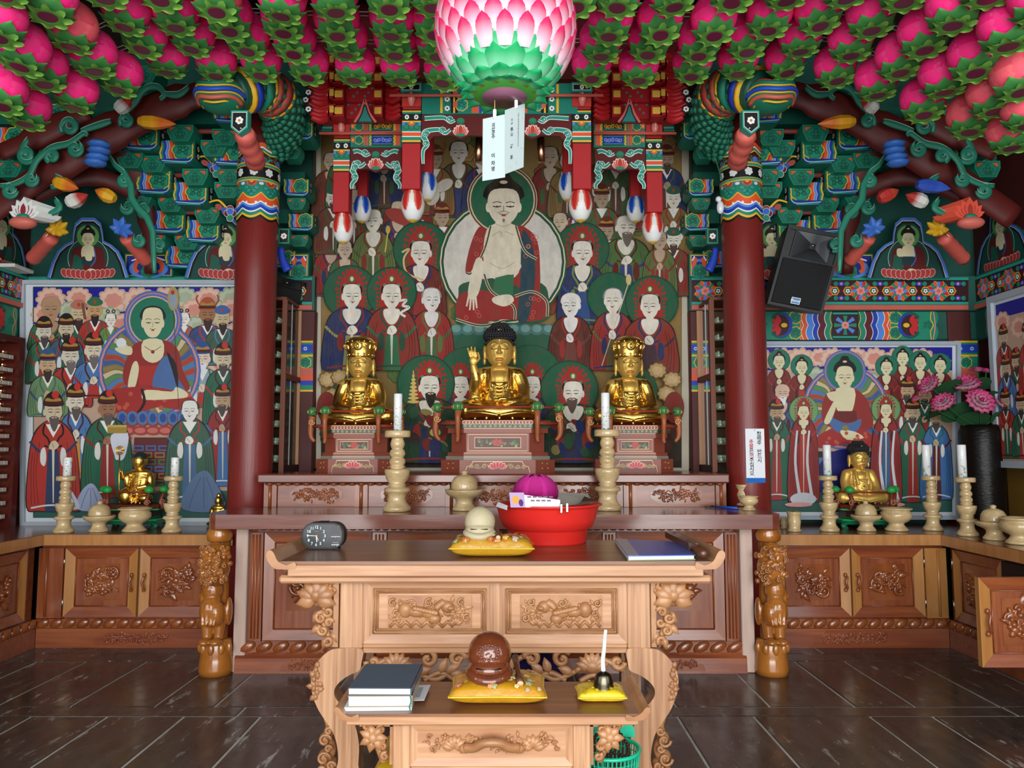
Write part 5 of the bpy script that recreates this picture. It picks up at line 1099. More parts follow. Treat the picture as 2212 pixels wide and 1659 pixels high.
def moktak(name, label, px, py, z, wpx, Yc, mt, tall, carved):
 """round wooden gong with slit mouth and looped handle"""
 s = wpx * MPP(Yc) / 2; X = SX(px, Yc, py); o = T(name, label, 'wooden gong', (X, Yc, z))
 b = MB(); b.ell((X, Yc + s * .25, z + s * (1.05 if tall else 1.0)), (s, s * .95, s * (1.0 if tall else .95)), nu=28, nv=20)
 b.ell((X, Yc - s * .1, z + s * .55), (s * .95, s * .9, s * .5), nu=28, nv=16); bo = b.blob('hollow_body', mt, o, s * .045, 6)
 m = MB(); q = [(X + s * .86 * cos(t), Yc - s * .25 + s * .82 * -sin(t), z + s * .30 + s * .1 * cos(2 * t)) for t in [-.35 + (PI + .7) * i / 24 for i in range(25)]]; m.tube(q, s * .215, n=14)
 m.ell(q[0], (s * .215,) * 3); m.ell(q[-1], (s * .215,) * 3); m.build('mouth_loop', mt, o)
 m = MB('#140c08'); q = [(X + s * .55 * cos(t), Yc - s * .70 - s * .22 * sin(t), z + s * .66) for t in [PI * i / 12 for i in range(13)]]; m.tube(q, s * .045, n=8); m.build('mouth_slit', 'gloss_paint', o)
 if carved:
  c = MB();
  for k in range(16):
   t = k * .393; p = (X + s * .42 * cos(t), Yc + s * .25 - s * .80, z + s * 1.38 + s * .32 * sin(t)); d = Vector((p[0] - X, p[1] - (Yc + s * .25), p[2] - (z + s * 1.05))).normalized() * s * .99; c.ell((X + d.x, Yc + s * .25 + d.y, z + s * 1.0 + d.z), (s * .07,) * 3, nu=8, nv=6)
  r_ = random.Random(5)
  for k in range(26):
   d = Vector((r_.uniform(-.38, .38), -.80, r_.uniform(.12, .66))).normalized() * s * .985; c.ell((X + d.x, Yc + s * .25 + d.y, z + s * 1.0 + d.z), (s * r_.uniform(.04, .1), s * .05, s * .04), nu=8, nv=6)
  c.build('carved_crest_pattern', mt, o)
 return o
def beater(label, p0, p1, r=.007, head=.013):
 p0, p1 = Vector(p0), Vector(p1); o = T('beater', label, 'beater', p0, 'wooden gong beaters')
 m = MB(); m.tube([p0, p0.lerp(p1, .5), p0.lerp(p1, .85), p1], [r * 1.3, r, r * .9, r * .9], n=10); m.build('shaft', 'dark_wood', o)
 m = MB(); d = (p1 - p0).normalized(); m.tube([p1 - d * .015, p1 + d * .022], head, n=14); m.build('head', 'dark_wood', o); m = MB('#d8b48a'); m.tube([p1 + d * .022, p1 + d * .0235], head * .8, n=14); m.build('end_grain', 'paper', o); return o
# upper cushion with pale gong
cu, ct = cushion('yellow brocade cushion under the pale gong on the big table', 970, 1154, 1206, tz, .17, .075, '#b98a1e', 3, BRO)
YG = ct.y - .005; moktak('stone_gong', 'pale stone coloured round gong on the big table', 1036, 1190, tz + .062, 66, YG, 'pale_stone', True, False)
pp = P(1076, 1178, YG - .05); beater('small dark beater beside the pale gong', (pp.x - .005, pp.y + .10, tz + .098), (pp.x, pp.y - .01, tz + .078), .006, .011)
# lower cushion with glossy gong
cu, ct = cushion('yellow brocade cushion under the glossy gong on the desk', 969, 1181, 1529, dz, .20, .062, '#c08a18', 4, BRO)
moktak('wooden_gong', 'glossy brown carved wooden gong on the desk', 1057, 1490, dz + .050, 94, ct.y - .0, 'moktak_wood', True, True)
pp = P(1122, 1486, ct.y - .06); beater('brown beater leaning beside the glossy gong', (pp.x - .012, pp.y + .10, dz + .105), (pp.x, pp.y + .0, dz + .068), .008, .012)
cu, ct = cushion('bright yellow cushion under the brass bell', 1250, 1354, 1521, dz, .11, .036, '#e0c21e', 6, ('#c8a818', '#f0dc50', '#b0901a'))
p = Vector((SX(1303, ct.y, 1500), ct.y - .01, dz + .026)); s = MPP(p.y)
o = T('hand_bell', 'brass hand bell with white wrapped handle', 'bell', p)
MB().lathe([(22.5 * s, 0), (23 * s, 1 * s), (22.4 * s, 3 * s), (21.4 * s, 7 * s), (21.6 * s, 8 * s), (20.6 * s, 12 * s), (20.8 * s, 13 * s), (19 * s, 22 * s), (17 * s, 30 * s), (14 * s, 35 * s), (6 * s, 38 * s), (4 * s, 40 * s)], p, 36).build('bell_cup', 'brass_bell', o)
m = MB('#dfe6e2'); m.tube(crv([(p.x, p.y, p.z + 38 * s), (p.x - 1 * s, p.y, p.z + 60 * s), (p.x + 2 * s, p.y, p.z + 85 * s), (p.x + 4 * s, p.y, p.z + 110 * s), (p.x + 6 * s, p.y, p.z + 124 * s)], 5), [5 * s, 7.5 * s, 7.2 * s, 6 * s, 3.4 * s], n=12); m.build('wrapped_handle', 'cloth', o)
# alarm clock
yc = YZ(1187, tz); s = MPP(yc); X = SX(697, yc, 1187); o = T('alarm_clock', 'black oval alarm clock showing quarter to six', 'clock', (X, yc, tz)); Z = lambda v: tz + (29 + v) * s
def rr_(w, h, r, n=6): return [(sx * (w - r) + r * cos(a), sz * (h - r) + r * sin(a)) for sx, sz, a0 in ((1, 1, 0), (-1, 1, 90), (-1, -1, 180), (1, -1, 270)) for a in [R(a0 + 90 * k / n) for k in range(n + 1)]]
ol = [(X + q[0] * s, Z(q[1])) for q in ([(x if x < 0 else x, z) for x, z in rr_(45, 28, 24)])]
m = MB('#101214'); m.prism([(X + (q[0] - X) * .96, q[1]) for q in ol], yc - .006, yc + .004); m.prism(ol, yc, yc + .055, smooth=False); cs = m.build('case', 'black_plastic', o)
for dx in (-28, 28): MB('#101214').box((X + (dx - 5) * s, yc + .008, tz), (X + (dx + 5) * s, yc + .045, tz + 3 * s)).build('foot', 'black_plastic', o)
a = Art(lambda u, v, l: Vector((X + u * s, yc - .0065 - l, Z(v)))); a.name = 'dial_print'
a.poly(rr_(41, 24.5, 21), '#1b2026'); a.ell(-13, 0, 24, 24, '#0e1115'); a.ring(-13, 0, 24, .6, '#2c343c')
for hN in range(1, 13):
 t = R(90 - 30 * hN); x, y = -13 + 18.5 * cos(t), 18.5 * sin(t); tx = str(hN)
 text(o, tx, Vector((X + x * s, yc - .0092, Z(y))), 8.6 * s, '#d6f0ea')
a.line([(-13, 0), (-32, .8)], 1.0, '#e8eef0', False); a.line([(-13, 0), (-12, -13)], [2.6, 1.6], '#e8eef0', False); a.line([(-13, 0), (-8, -10)], .7, '#d0d8d8', False); a.ell(-13, 0, 2, 2, '#e09a30')
a.rect(18, 5, 37, 22, '#0c0f12'); a.line([(18, -1.5), (38, -1.5)], .9, '#d8dde0', False); a.line([(27, -1.5), (27, -4.5)], .9, '#c8a050', False); a.poly(circ(27, -4, 6, 4, 10, 180, 360), '#0c0f12')
a.rect(22, -14.2, 34, -13.4, '#9aa2a8'); a.build(o, 'plastic')
text(o, 'exergic', Vector((X + 28 * s, yc - .0092, Z(-18))), .0105, '#dfe4e8'); text(o, 'Consul', Vector((X - 13 * s, yc - .0092, Z(10))), .005, '#8a9aa0')
m = MB('#15181b'); m.box((X - 12 * s, yc + .012, Z(27)), (X + 10 * s, yc + .04, Z(30)), bev=.003); m.build('snooze_bar', 'black_plastic', o)
# red basin with lotus lantern, envelopes
yb = YZ(1181, tz) ; s = MPP(yb + .12); X = SX(1184, yb + .12, 1180); yc = yb + 84 * s
o = T('red_basin', 'large red plastic basin holding papers and a pink lotus', 'basin', (X, yc, tz))
MB('#d42a24').lathe(sc([(0, 2), (78, 2), (80, 0), (83, 0), (84, 4), (87, 28), (89, 30), (96, 33), (104, 50), (110, 74), (112, 78), (118, 80), (119, 83), (116, 84), (110, 82), (103, 60), (92, 34), (84, 30), (78, 6), (0, 5)], s), (X, yc, tz), 48).build('basin_shell', 'plastic', o)
def petal_pts(L, wd, curl, n=6, k=4):
 """pointed petal: grid rows along the length; returns (u across, v along, w bulge)"""
 g = []
 for i in range(n + 1):
  t = i / n; hw = wd * (sin(PI * min(1, t * .62 + .22)) if t < .6 else sin(PI * (.6 * .62 + .22)) * ((1 - t) / .4) ** .75)
  g.append([(hw * (j / k * 2 - 1), t * L, curl * sin(PI * t * .5) - .35 * hw * (1 - (j / k * 2 - 1) ** 2) * 0) for j in range(k + 1)])
 return g
def lotus_ball(m, c, rx, rz, cols, nr, rings, spread=.5, open_=0):
 """a lotus of overlapping petals laid on an ellipsoid"""
 for ri, (lat0, lat1, nn, off, sc_) in enumerate(rings):
  for k in range(nn):
   a0 = 2 * PI * (k + off) / nn; vs = []; fs = []; N = 6; K = 4; cc = []
   for i in range(N + 1):
    t = i / N; lat = lat0 + (lat1 - lat0) * t; hw = (PI / nn) * 1.25 * (sin(PI * (.28 + .5 * t / .6 * .6)) if t < .6 else max(.0, (1 - ((t - .6) / .4) ** 1.4)))
    for j in range(K + 1):
     q = j / K * 2 - 1; az = a0 + hw * q; rr2 = sc_ * (1 + .03 * (1 - q * q) + .04 * open_ * t); vs.append((c[0] + rx * rr2 * cos(lat) * cos(az), c[1] + rx * rr2 * cos(lat) * sin(az), c[2] + rz * rr2 * sin(lat))); cc.append(mixc(cols[0], cols[1], t))
   for i in range(N):
    for j in range(K): p_ = i * (K + 1) + j; fs.append((p_, p_ + 1, p_ + K + 2, p_ + K + 1))
   m.add(vs, fs, cc, True)
lx, ly = SX(1157, yc - .05, 1060), yc - .04; sL = MPP(ly)
o2 = T('paper_lotus', 'magenta paper lotus lying in the red basin', 'paper lotus', (lx, ly, tz + 70 * s))
m = MB(); c = (lx, ly, tz + 70 * s + 36 * sL)
m.ell(c, (44 * sL, 44 * sL, 36 * sL), '#b0186a', nu=24, nv=14); lotus_ball(m, c, 47 * sL, 40 * sL, ('#7a0c4c', '#d83a9a'), 0, ((-1.0, .75, 9, 0, 1.0), (-.6, 1.1, 8, .5, 1.02), (-.2, 1.3, 7, .2, 1.03))); m.build('petal_ball', 'paper', o2)
def sheet(name, label, cat, pts, col, th=.001, mt='paper', parent=None, art=None):
 pts = [Vector(p) for p in pts]; n = (pts[1] - pts[0]).cross(pts[3] - pts[0]).normalized(); o = T(name, label, cat, pts[0]) if parent is None else parent
 m = MB(col); m.add(pts + [p - n * th for p in pts], [(0, 1, 2, 3), (7, 6, 5, 4), (0, 4, 5, 1), (1, 5, 6, 2), (2, 6, 7, 3), (3, 7, 4, 0)]); b_ = m.build('sheet' if parent is None else name, mt, o)
 if art:
  U, V = pts[1] - pts[0], pts[3] - pts[0]; a = Art(lambda u, v, l: pts[0] + U * u + V * v + n * (.0003 + l)); a.name = 'print'; art(a); a.build(o, mt)
 return o
zr = tz + 82 * s
def env(a):
 a.rect(0, 0, .3, 1, '#b9a0c8'); a.ell(.12, .5, .08, .3, '#d8a050'); a.ell(.22, .3, .05, .25, '#5a3a7a')
 for r_, y in enumerate((.65, .4)):
  for k in range(5 - r_): a.rect(.36 + k * .11 + r_ * .06, y, .44 + k * .11 + r_ * .06, y + .1, '#7a6a72')
sheet('printed_envelope', 'white envelope with purple flower print in the basin', 'envelope', [P(1103, 1096, yc - .22), P(1210, 1096, yc - .22), P(1210, 1080, yc - .2), P(1100, 1064, yc - .19)], '#efe6ee', art=env)
sheet('clear_bag', 'crumpled clear plastic bag at the basin rim', 'plastic bag', [P(1205, 1094, yc - .15), P(1280, 1086, yc - .1), P(1270, 1066, yc - .02), P(1206, 1064, yc - .05)], '#8f8a80', mt='plastic')
sheet('foil_sachet', 'silver foil sachet poking over the basin rim', 'sachet', [P(1236, 1096, yc - .18), P(1290, 1082, yc - .12), P(1262, 1072, yc - .12), P(1255, 1084, yc - .16)], '#c8ccd2', mt='metal')
sheet('paper_strip', 'white paper strip at the basin rim near the cushion', 'paper', [P(1071, 1094, yc - .13), P(1095, 1102, yc - .2), P(1096, 1092, yc - .2), P(1076, 1084, yc - .12)], '#d8dade')
for k, (px, py) in enumerate(((1213, 1098), (1226, 1096))):
 q = P(px, py, yc - .235); m = MB('#9a9a98'); m.box((q.x - .006, q.y, q.z - .02), (q.x + .004, q.y + .008, q.z + .018), bev=.002); oo = m.build('clip', 'metal'); tag(oo, ('steel clip on the basin rim beside the envelope', 'second steel clip on the basin rim beside the foil')[k], 'clip')
# blue file and clapper
q = [at(1356, 1212, tz), at(1502, 1210, tz), at(1462, 1181, tz), at(1328, 1173, tz)]
o = T('blue_file', 'blue ring file with grey spine on the big table', 'file', q[0]); up = Vector((0, 0, 1))
def plate(name, pts, z0, z1, col, mt='plastic', par=None):
 m = MB(col); lo = [p + up * z0 for p in pts]; hi = [p + up * z1 for p in pts]; m.add(hi + lo, [(0, 1, 2, 3), (7, 6, 5, 4), (0, 4, 5, 1), (1, 5, 6, 2), (2, 6, 7, 3), (3, 7, 4, 0)]); return m.build(name, mt, par)
plate('bottom_cover', q, .001, .004, '#9aa060', par=o); plate('page_block', [p.lerp((q[0] + q[2]) / 2, .03) for p in q], .004, .016, '#cfe0ee', 'paper', o)
plate('top_cover', q, .016, .019, '#2050b0', par=o); plate('spine_strip', [q[0], q[0].lerp(q[1], .17), q[3].lerp(q[2], .2), q[3]], .019, .0195, '#8d93a0', par=o)
a0, a1 = at(1448, 1170, tz) + up * .012, at(1520, 1212, tz) + up * .014
o = T('bamboo_clapper', 'dark wooden clapper lying across the blue file', 'clapper', (a0 + a1) / 2 - up * .01); d = (a1 - a0).normalized(); sd = d.cross(up).normalized()
m = MB(); pts = [a0 - sd * .026, a0 + sd * .022, a0.lerp(a1, .72) + sd * .016, a0.lerp(a1, .72) - sd * .02]; lo = [p + up * .006 for p in pts]; hi = [p + up * .030 for p in pts]
m.add(hi + lo, [(3, 2, 1, 0), (4, 5, 6, 7), (1, 5, 4, 0), (2, 6, 5, 1), (3, 7, 6, 2), (0, 4, 7, 3)]); m.build('split_blade', 'dark_wood', o)
m = MB(); m.tube([a0.lerp(a1, .6) + up * .02, a0.lerp(a1, .8) + up * .016, a1 + up * .012], [.017, .015, .017], n=14); m.ell(a1 + up * .012, (.017, .012, .017)); m.build('grip', 'dark_wood', o)
# books on the desk
def book(label, c, dx, dy, z0, h, cover, rot, pages='#eef4f6', grp='books on the reading desk', name='book'):
 o = T(name, label, 'book', (c[0], c[1], z0), grp); Mr = Matrix.Translation((c[0], c[1], z0)) @ Matrix.Rotation(rot, 4, 'Z')
 mb(Mr).box((-dx / 2 + .003, -dy / 2 + .002, .002), (dx / 2 - .004, dy / 2 - .003, h - .002), pages).build('page_block', 'paper', o)
 for a_, b_ in ((0, .0025), (h - .0025, h)): mb(Mr).box((-dx / 2, -dy / 2, a_), (dx / 2, dy / 2, b_), cover, bev=.001).build('cover', 'paper', o)
 mb(Mr).box((dx / 2 - .003, -dy / 2, 0), (dx / 2, dy / 2, h), cover).build('spine', 'plastic', o); return o
yb = YZ(1536, dz); s = MPP(yb + .1); bx = SX(828, yb + .1, 1530)
book('thin white booklet at the bottom of the book pile', (bx - .004, yb + .125), .19, .25, dz, .010, '#e6eaea', R(2), name='booklet'); book('thick pale bound book in the middle of the pile', (bx + .004, yb + .125), .182, .245, dz + .0105, .030, '#a9967a', R(1)); book('dark blue covered book on top of the pile', (bx + .006, yb + .128), .18, .245, dz + .041, .020, '#56626e', R(-1))
sheet('loose_paper', 'printed loose sheet sticking out of the book pile', 'paper', [Vector((bx + .06, yb + .05, dz + .011)), Vector((bx + .125, yb + .055, dz + .0125)), Vector((bx + .128, yb + .2, dz + .0125)), Vector((bx + .06, yb + .2, dz + .011))], '#d8dade', art=lambda a: [a.rect(.55, .2 + .09 * k, .75, .24 + .09 * k, '#6a6a70') for k in range(7)])
m = MB('#2f7a6a'); m.tube(crv([(bx + .085, yb + .02, dz + .05), (bx + .094, yb - .004, dz + .03), (bx + .09, yb - .004, dz + .012), (bx + .094, yb - .008, dz + .003)], 4), .002, n=6); tag(m.build('ribbon', 'cloth'), 'green bookmark ribbon hanging from the book pile', 'ribbon')
# basket with prayer beads, cushion on the floor
p = Vector((SX(1318, 2.45, 1640), 2.5, .12)); s = MPP(2.45)
o = T('green_basket', 'green plastic mesh basket under the desk', 'basket', (p.x, p.y, .001)); zt_ = SZ(1632, 2.44)
m = MB('#12b48a'); n = 44; R0, R1 = .075, .098
for k in range(n):
 t = 2 * PI * k / n; m.tube([(p.x + R0 * cos(t), p.y + R0 * sin(t), .004), (p.x + R1 * cos(t), p.y + R1 * sin(t), zt_)], .0022, n=4)
for k in range(10):
 f = k / 9; rr2 = R0 + (R1 - R0) * f; m.tube([(p.x + rr2 * cos(2 * PI * i / 32), p.y + rr2 * sin(2 * PI * i / 32), .004 + (zt_ - .004) * f) for i in range(33)], .0018, n=4, caps=False)
m.build('basket_mesh', 'plastic', o); m = MB('#14c092'); m.tube([(p.x + R1 * cos(2 * PI * i / 32), p.y + R1 * sin(2 * PI * i / 32), zt_) for i in range(33)], .006, n=8, caps=False); m.build('rim', 'plastic', o); MB('#12a880').lathe([(0, .001), (R0, .001), (R0, .004), (0, .004)], (p.x, p.y, 0), 24).build('basket_base', 'plastic', o)
hb = MB('#12b48a')
for k in range(12): t = PI * k / 11;
hb.prism([(p.x + .1 * cos(PI * k / 12), .0 + zt_ + .10 * sin(PI * k / 12)) for k in range(13)], p.y + .09, p.y + .093); hb.build('lid_flap', 'plastic', o)
def beads(label, path, r):
 pts = crv(path, 10); o = T('prayer_beads', label, 'beads', path[0], 'prayer bead strings in the basket'); L = 0; last = None; proto = None
 for q in pts:
  q = Vector(q)
  if last is None or (q - last).length > r * 1.7:
   if proto is None: proto = MB('#3a2018').ell((0, 0, 0), (r, r, r), nu=10, nv=7).build('bead', 'gloss_paint', o, False); b_ = proto
   else: b_ = proto.copy(); link(b_, o)
   b_.location = q - o.location; last = q
 return o
bz = zt_ - .02
beads('brown prayer beads draped over the basket edge', [(p.x - .06, p.y - .06, bz), (p.x - .03, p.y - .05, bz + .03), (p.x, p.y, bz + .05), (p.x + .03, p.y + .05, bz + .11), (p.x + .07, p.y + .09, bz + .14)], .0062)
beads('brown prayer beads piled inside the basket', [(p.x - .07, p.y - .02, bz), (p.x - .04, p.y - .06, bz + .01), (p.x - .02, p.y - .07, bz + .015), (p.x + .01, p.y - .04, bz + .02), (p.x + .05, p.y - .06, bz + .02), (p.x + .06, p.y, bz + .03), (p.x + .03, p.y + .04, bz + .06), (p.x - .02, p.y + .05, bz + .05), (p.x - .05, p.y + .02, bz + .03)], .0062)
cushion('yellow brocade cushion on the floor before the desk', 806, 960, 1690, .14, .3, .06, '#b08a1a', 9, BRO, 'floor_cushion')
m = MB('#241c50'); m.ell((SX(1120, 3.1), 3.1, .20), (.20, .14, .20), nu=24, nv=14); oo = tag(m.build('purple_bundle', 'cloth'), 'dark purple bundle stored under the big table', 'bundle')
# pen knife on the altar
a0, a1 = at(1541, 1097, zl), at(1594, 1101, zl); o = T('utility_knife', 'blue handled cutter lying on the altar beside the cups', 'cutter', a0)
m = MB('#1a50b0'); m.tube([a0 + up * .008, a1 + up * .008], [.006, .008], n=8); m.build('grip', 'plastic', o); m = MB('#2a2a2a'); m.tube([a0 + Vector((-.05, .0, .006)), a0 + up * .008], [.003, .006], n=8); m.build('tip', 'plastic', o)
o.location = o.location; m = MB('#b0b0b0'); m.box(tuple(a1 + Vector((0, -.003, .005))), tuple(a1 + Vector((.05, .003, .007)))); m.build('blade', 'metal', o)
q = at(1561, 1088, zl); m = MB('#8a8a90'); m.lathe([(.009, 0), (.009, .028), (.007, .03), (.007, .034)], q, 16); tag(m.build('metal_lighter', 'metal'), 'small steel lighter standing behind the blue cutter', 'lighter')
# white notice on the column
xc = COLX[1]; yc = CYc - CR - .004
hz0, hz1 = SZ(1043, yc), SZ(926, yc); o = T('notice', 'white paper notice with black and red writing on the column', 'notice', (xc, yc, hz0))
u0, u1 = SX(1611, yc, 980), SX(1652, yc, 980); m = MB('#e4e7ea'); m.box((u0, yc, hz0), (u1, yc + .002, hz1)); m.build('sheet', 'paper', o)
a = Art(lambda u, v, l: Vector((u0 + (u1 - u0) * u, yc - .0004 - l, hz1 + (hz0 - hz1) * v))); a.name = 'lettering'; a.rect(0, .91, 1, 1, '#2a6ab8'); a.ell(.5, .03, .03, .012, '#9a9a9a')
for i, ch in enumerate('참배후 반드시'):
 if ch != ' ': text(o, ch, Vector((u0 + (u1 - u0) * .72, yc - .0008, hz1 + (hz0 - hz1) * (.10 + i * .082))), .030, '#16181c')
for i, ch in enumerate('촛불은꺼주십시오'): text(o, ch, Vector((u0 + (u1 - u0) * .30, yc - .0008, hz1 + (hz0 - hz1) * (.25 + i * .083))), .030, '#b8283a' if i in (0, 1, 3) else '#16181c')
a.build(o, 'paper')
# ------------------------------------------------------------------ temple paintings
SKIN, PALE, TAN = '#d8cfa8', '#d9d3c4', '#b98f62'
def facep(a, x, y, w, h, skin, d=0, beard=None, ln='#2a221c', lips='#a8342c'):
 """a painted face turned by d (-1..1)"""
 for sx in (-1, 1): a.ell(x + sx * w * .98 - d * w * .15, y + h * .05, w * .16, h * .30, skin)
 a.blob([(x - w, y - h * .5), (x - w * .6, y - h), (x + w * .6, y - h), (x + w, y - h * .5), (x + w * .92, y + h * .35), (x + w * .4, y + h * .97), (x - w * .4, y + h * .97), (x - w * .92, y + h * .35)], skin, 3)
 e = d * w * .22; lw = max(.5, w * .05)
 for sx in (-1, 1):
  ex = x + e + sx * w * .42; a.line([(ex - w * .26, y - h * .02), (ex, y + h * .03), (ex + w * .26, y - h * .02)], lw * 1.3, ln, True, 3); a.line([(ex - w * .3, y - h * .20), (ex, y - h * .28), (ex + w * .3, y - h * .20)], lw * 1.2, ln if beard else '#6a5f4a', True, 3)
  if w > 7: a.ell(ex, y - h * .01, w * .07, h * .035, ln)
 a.line([(x + e * 1.6 - d * w * .1, y - h * .05), (x + e * 1.8 + d * w * .1, y + h * .25), (x + e * 1.4 - w * .1, y + h * .28)], lw, '#8a7a5a', True, 3)
 if beard:
  bc = beard; a.blob([(x + e - w * .55, y + h * .48), (x + e, y + h * .60), (x + e + w * .55, y + h * .48), (x + e + w * .45, y + h * 1.15), (x + e, y + h * 1.75), (x + e - w * .45, y + h * 1.15)], bc, 3)
  a.line([(x + e - w * .6, y + h * .55), (x + e - w * .2, y + h * .40), (x + e, y + h * .43), (x + e + w * .2, y + h * .40), (x + e + w * .6, y + h * .55)], lw * 2.2, bc, True, 3)
 else: a.line([(x + e * 1.3 - w * .3, y + h * .42), (x + e * 1.3, y + h * .47), (x + e * 1.3 + w * .3, y + h * .42)], lw, '#6a6048', True, 3)
 a.ell(x + e * 1.3, y + h * .53, w * .17, h * .05, lips, n=8)
def robe(a, x, y, w, h, yb, c1, c2, c3, skin, spread=1.0, hands=True, open_=True, d=0):
 """robed body below a face of half size w, h at x, y reaching down to yb"""
 ys = y + h * 1.15; L = yb - ys; W = w * 2.55 * spread; q = lambda u, v: (x + u * W, ys + v * L); vv = min(1, 3.6 * h / L); qv = lambda u, v: (x + u * W, ys + v * L * vv)
 a.blob([q(-.28, -.05), q(-.8, .10), q(-1.02, .42), q(-1.1, .95), q(-.6, 1), q(.6, 1), q(1.1, .95), q(1.02, .42), q(.8, .10), q(.28, -.05)], '#2a1a16', 4)
 a.blob([q(-.27, -.04), q(-.77, .12), q(-.98, .42), q(-1.06, .94), q(-.6, .99), q(.6, .99), q(1.06, .94), q(.98, .42), q(.77, .12), q(.27, -.04)], c1, 4)
 a.rect(x - w * .42, y + h * .7, x + w * .42, ys + L * .06, skin)
 if open_: a.blob([qv(-.30, .0), qv(0, -.02), qv(.30, .0), qv(.30, .16), qv(.12, .34), qv(-.12, .34), qv(-.30, .16)], skin, 3)
 else: a.poly([qv(-.3, -.02), qv(.3, -.02), qv(0, .3)], '#e6e2da')
 for sx in (-1, 1):
  a.line([qv(sx * .34, -.03), qv(sx * .40, .2), qv(sx * .12, .55), q(sx * .10, 1)], w * .22, c2); a.line([qv(sx * .95, .4), qv(sx * .6, .62), qv(sx * .3, .66)], w * .3, c3); a.blob([qv(sx * .34, .55), qv(sx * .5, .62), qv(sx * .52, .9), qv(sx * .36, 1.0), qv(sx * .28, .8)], '#d5d3cc' if not open_ else c2, 3);
  for k in range(3): a.line([q(sx * (.55 + .14 * k), .2 + .06 * k), q(sx * (.70 + .1 * k), .55), q(sx * (.6 + .14 * k), .92)], max(.5, w * .05), '#2a1a16')
 a.poly([qv(-.22, .62), qv(.22, .62), q(.34, 1), q(-.34, 1)], c3); a.line([qv(-.36, .5), qv(0, .56), qv(.36, .5)], w * .2, c2); a.line([q(-.9, .96), q(-.3, .93), q(.3, .93), q(.9, .96)], w * .2, '#c9ccd0' if L > 6 * h else c2)
 if L > 5 * h: a.line([qv(0, .6), q(0, .9)], [w * .3, w * .12], '#c9c4b4', False)
 if hands:
  a.blob([qv(-.14 + .1 * d, .42), qv(.04 + .1 * d, .38), qv(.18 + .1 * d, .5), qv(.06, .60), qv(-.18, .57)], skin, 3); a.line([qv(-.1 + .1 * d, .44), qv(.02, .55)], max(.5, w * .05), '#5a4030', False)
def jewelcrown(a, x, y, w, h, c='#9c2a26'):
 a.blob([(x - w * 1.25, y - h * .5), (x - w * 1.3, y - h * 1.25), (x - w * .7, y - h * 1.9), (x, y - h * 2.3), (x + w * .7, y - h * 1.9), (x + w * 1.3, y - h * 1.25), (x + w * 1.25, y - h * .5), (x + w * 1.4, y + h * .7), (x + w, y + h * 1.1), (x - w, y + h * 1.1), (x - w * 1.4, y + h * .7)], c, 3)
 for k in range(11): t = PI * (.02 + .96 * k / 10); a.ell(x - w * 1.75 * cos(t), y - h * .55 - h * 1.75 * sin(t), w * .2, w * .2, c, n=8); a.line([(x - w * 1.2 * cos(t), y - h * .5 - h * 1.2 * sin(t)), (x - w * 1.75 * cos(t), y - h * .55 - h * 1.75 * sin(t))], w * .12, c, False)
 for sx in (-1, 1):
  for k in range(5): a.ell(x + sx * w * 1.6, y - h * .3 + k * h * .36, w * .17, w * .17, c, n=8)
 a.blob([(x - w, y - h * .2), (x - w * 1.05, y - h * .9), (x, y - h * 1.12), (x + w * 1.05, y - h * .9), (x + w, y - h * .2)], '#16120f', 3); a.ell(x, y - h * 1.5, w * .38, h * .3, '#3a6a4a'); a.ell(x, y - h * 1.5, w * .2, h * .2, '#d8c890')
 for sx in (-1, 1): a.ell(x + sx * w * .8, y - h * .95, w * .2, w * .2, '#5a7a6a', n=8)
def usn(a, x, y, w, h, c='#181512'):
 a.blob([(x - w * 1.06, y - h * .15), (x - w * 1.1, y - h * .8), (x - w * .55, y - h * 1.25), (x - w * .3, y - h * 1.6), (x + w * .3, y - h * 1.6), (x + w * .55, y - h * 1.25), (x + w * 1.1, y - h * .8), (x + w * 1.06, y - h * .15)], c, 3); a.ell(x, y - h * 1.12, w * .24, h * .1, '#d8b898')
def hat(a, x, y, w, h, c='#1c1714', tuft='#c0302a', gold=True):
 a.blob([(x - w * 1.1, y - h * .55), (x - w * .95, y - h * 1.3), (x - w * .3, y - h * 1.75), (x + w * .5, y - h * 1.7), (x + w * 1.0, y - h * 1.2), (x + w * 1.1, y - h * .55)], c, 3); a.rect(x - w * 1.12, y - h * .92, x + w * 1.12, y - h * .62, '#4a1a16')
 if gold: a.blob([(x - w * .9, y - h * .95), (x - w * .7, y - h * 1.25), (x, y - h * 1.1), (x + w * .7, y - h * 1.25), (x + w * .9, y - h * .95)], '#a8803a', 3)
 if tuft: a.ell(x + w * .25, y - h * 1.5, w * .42, h * .36, tuft)
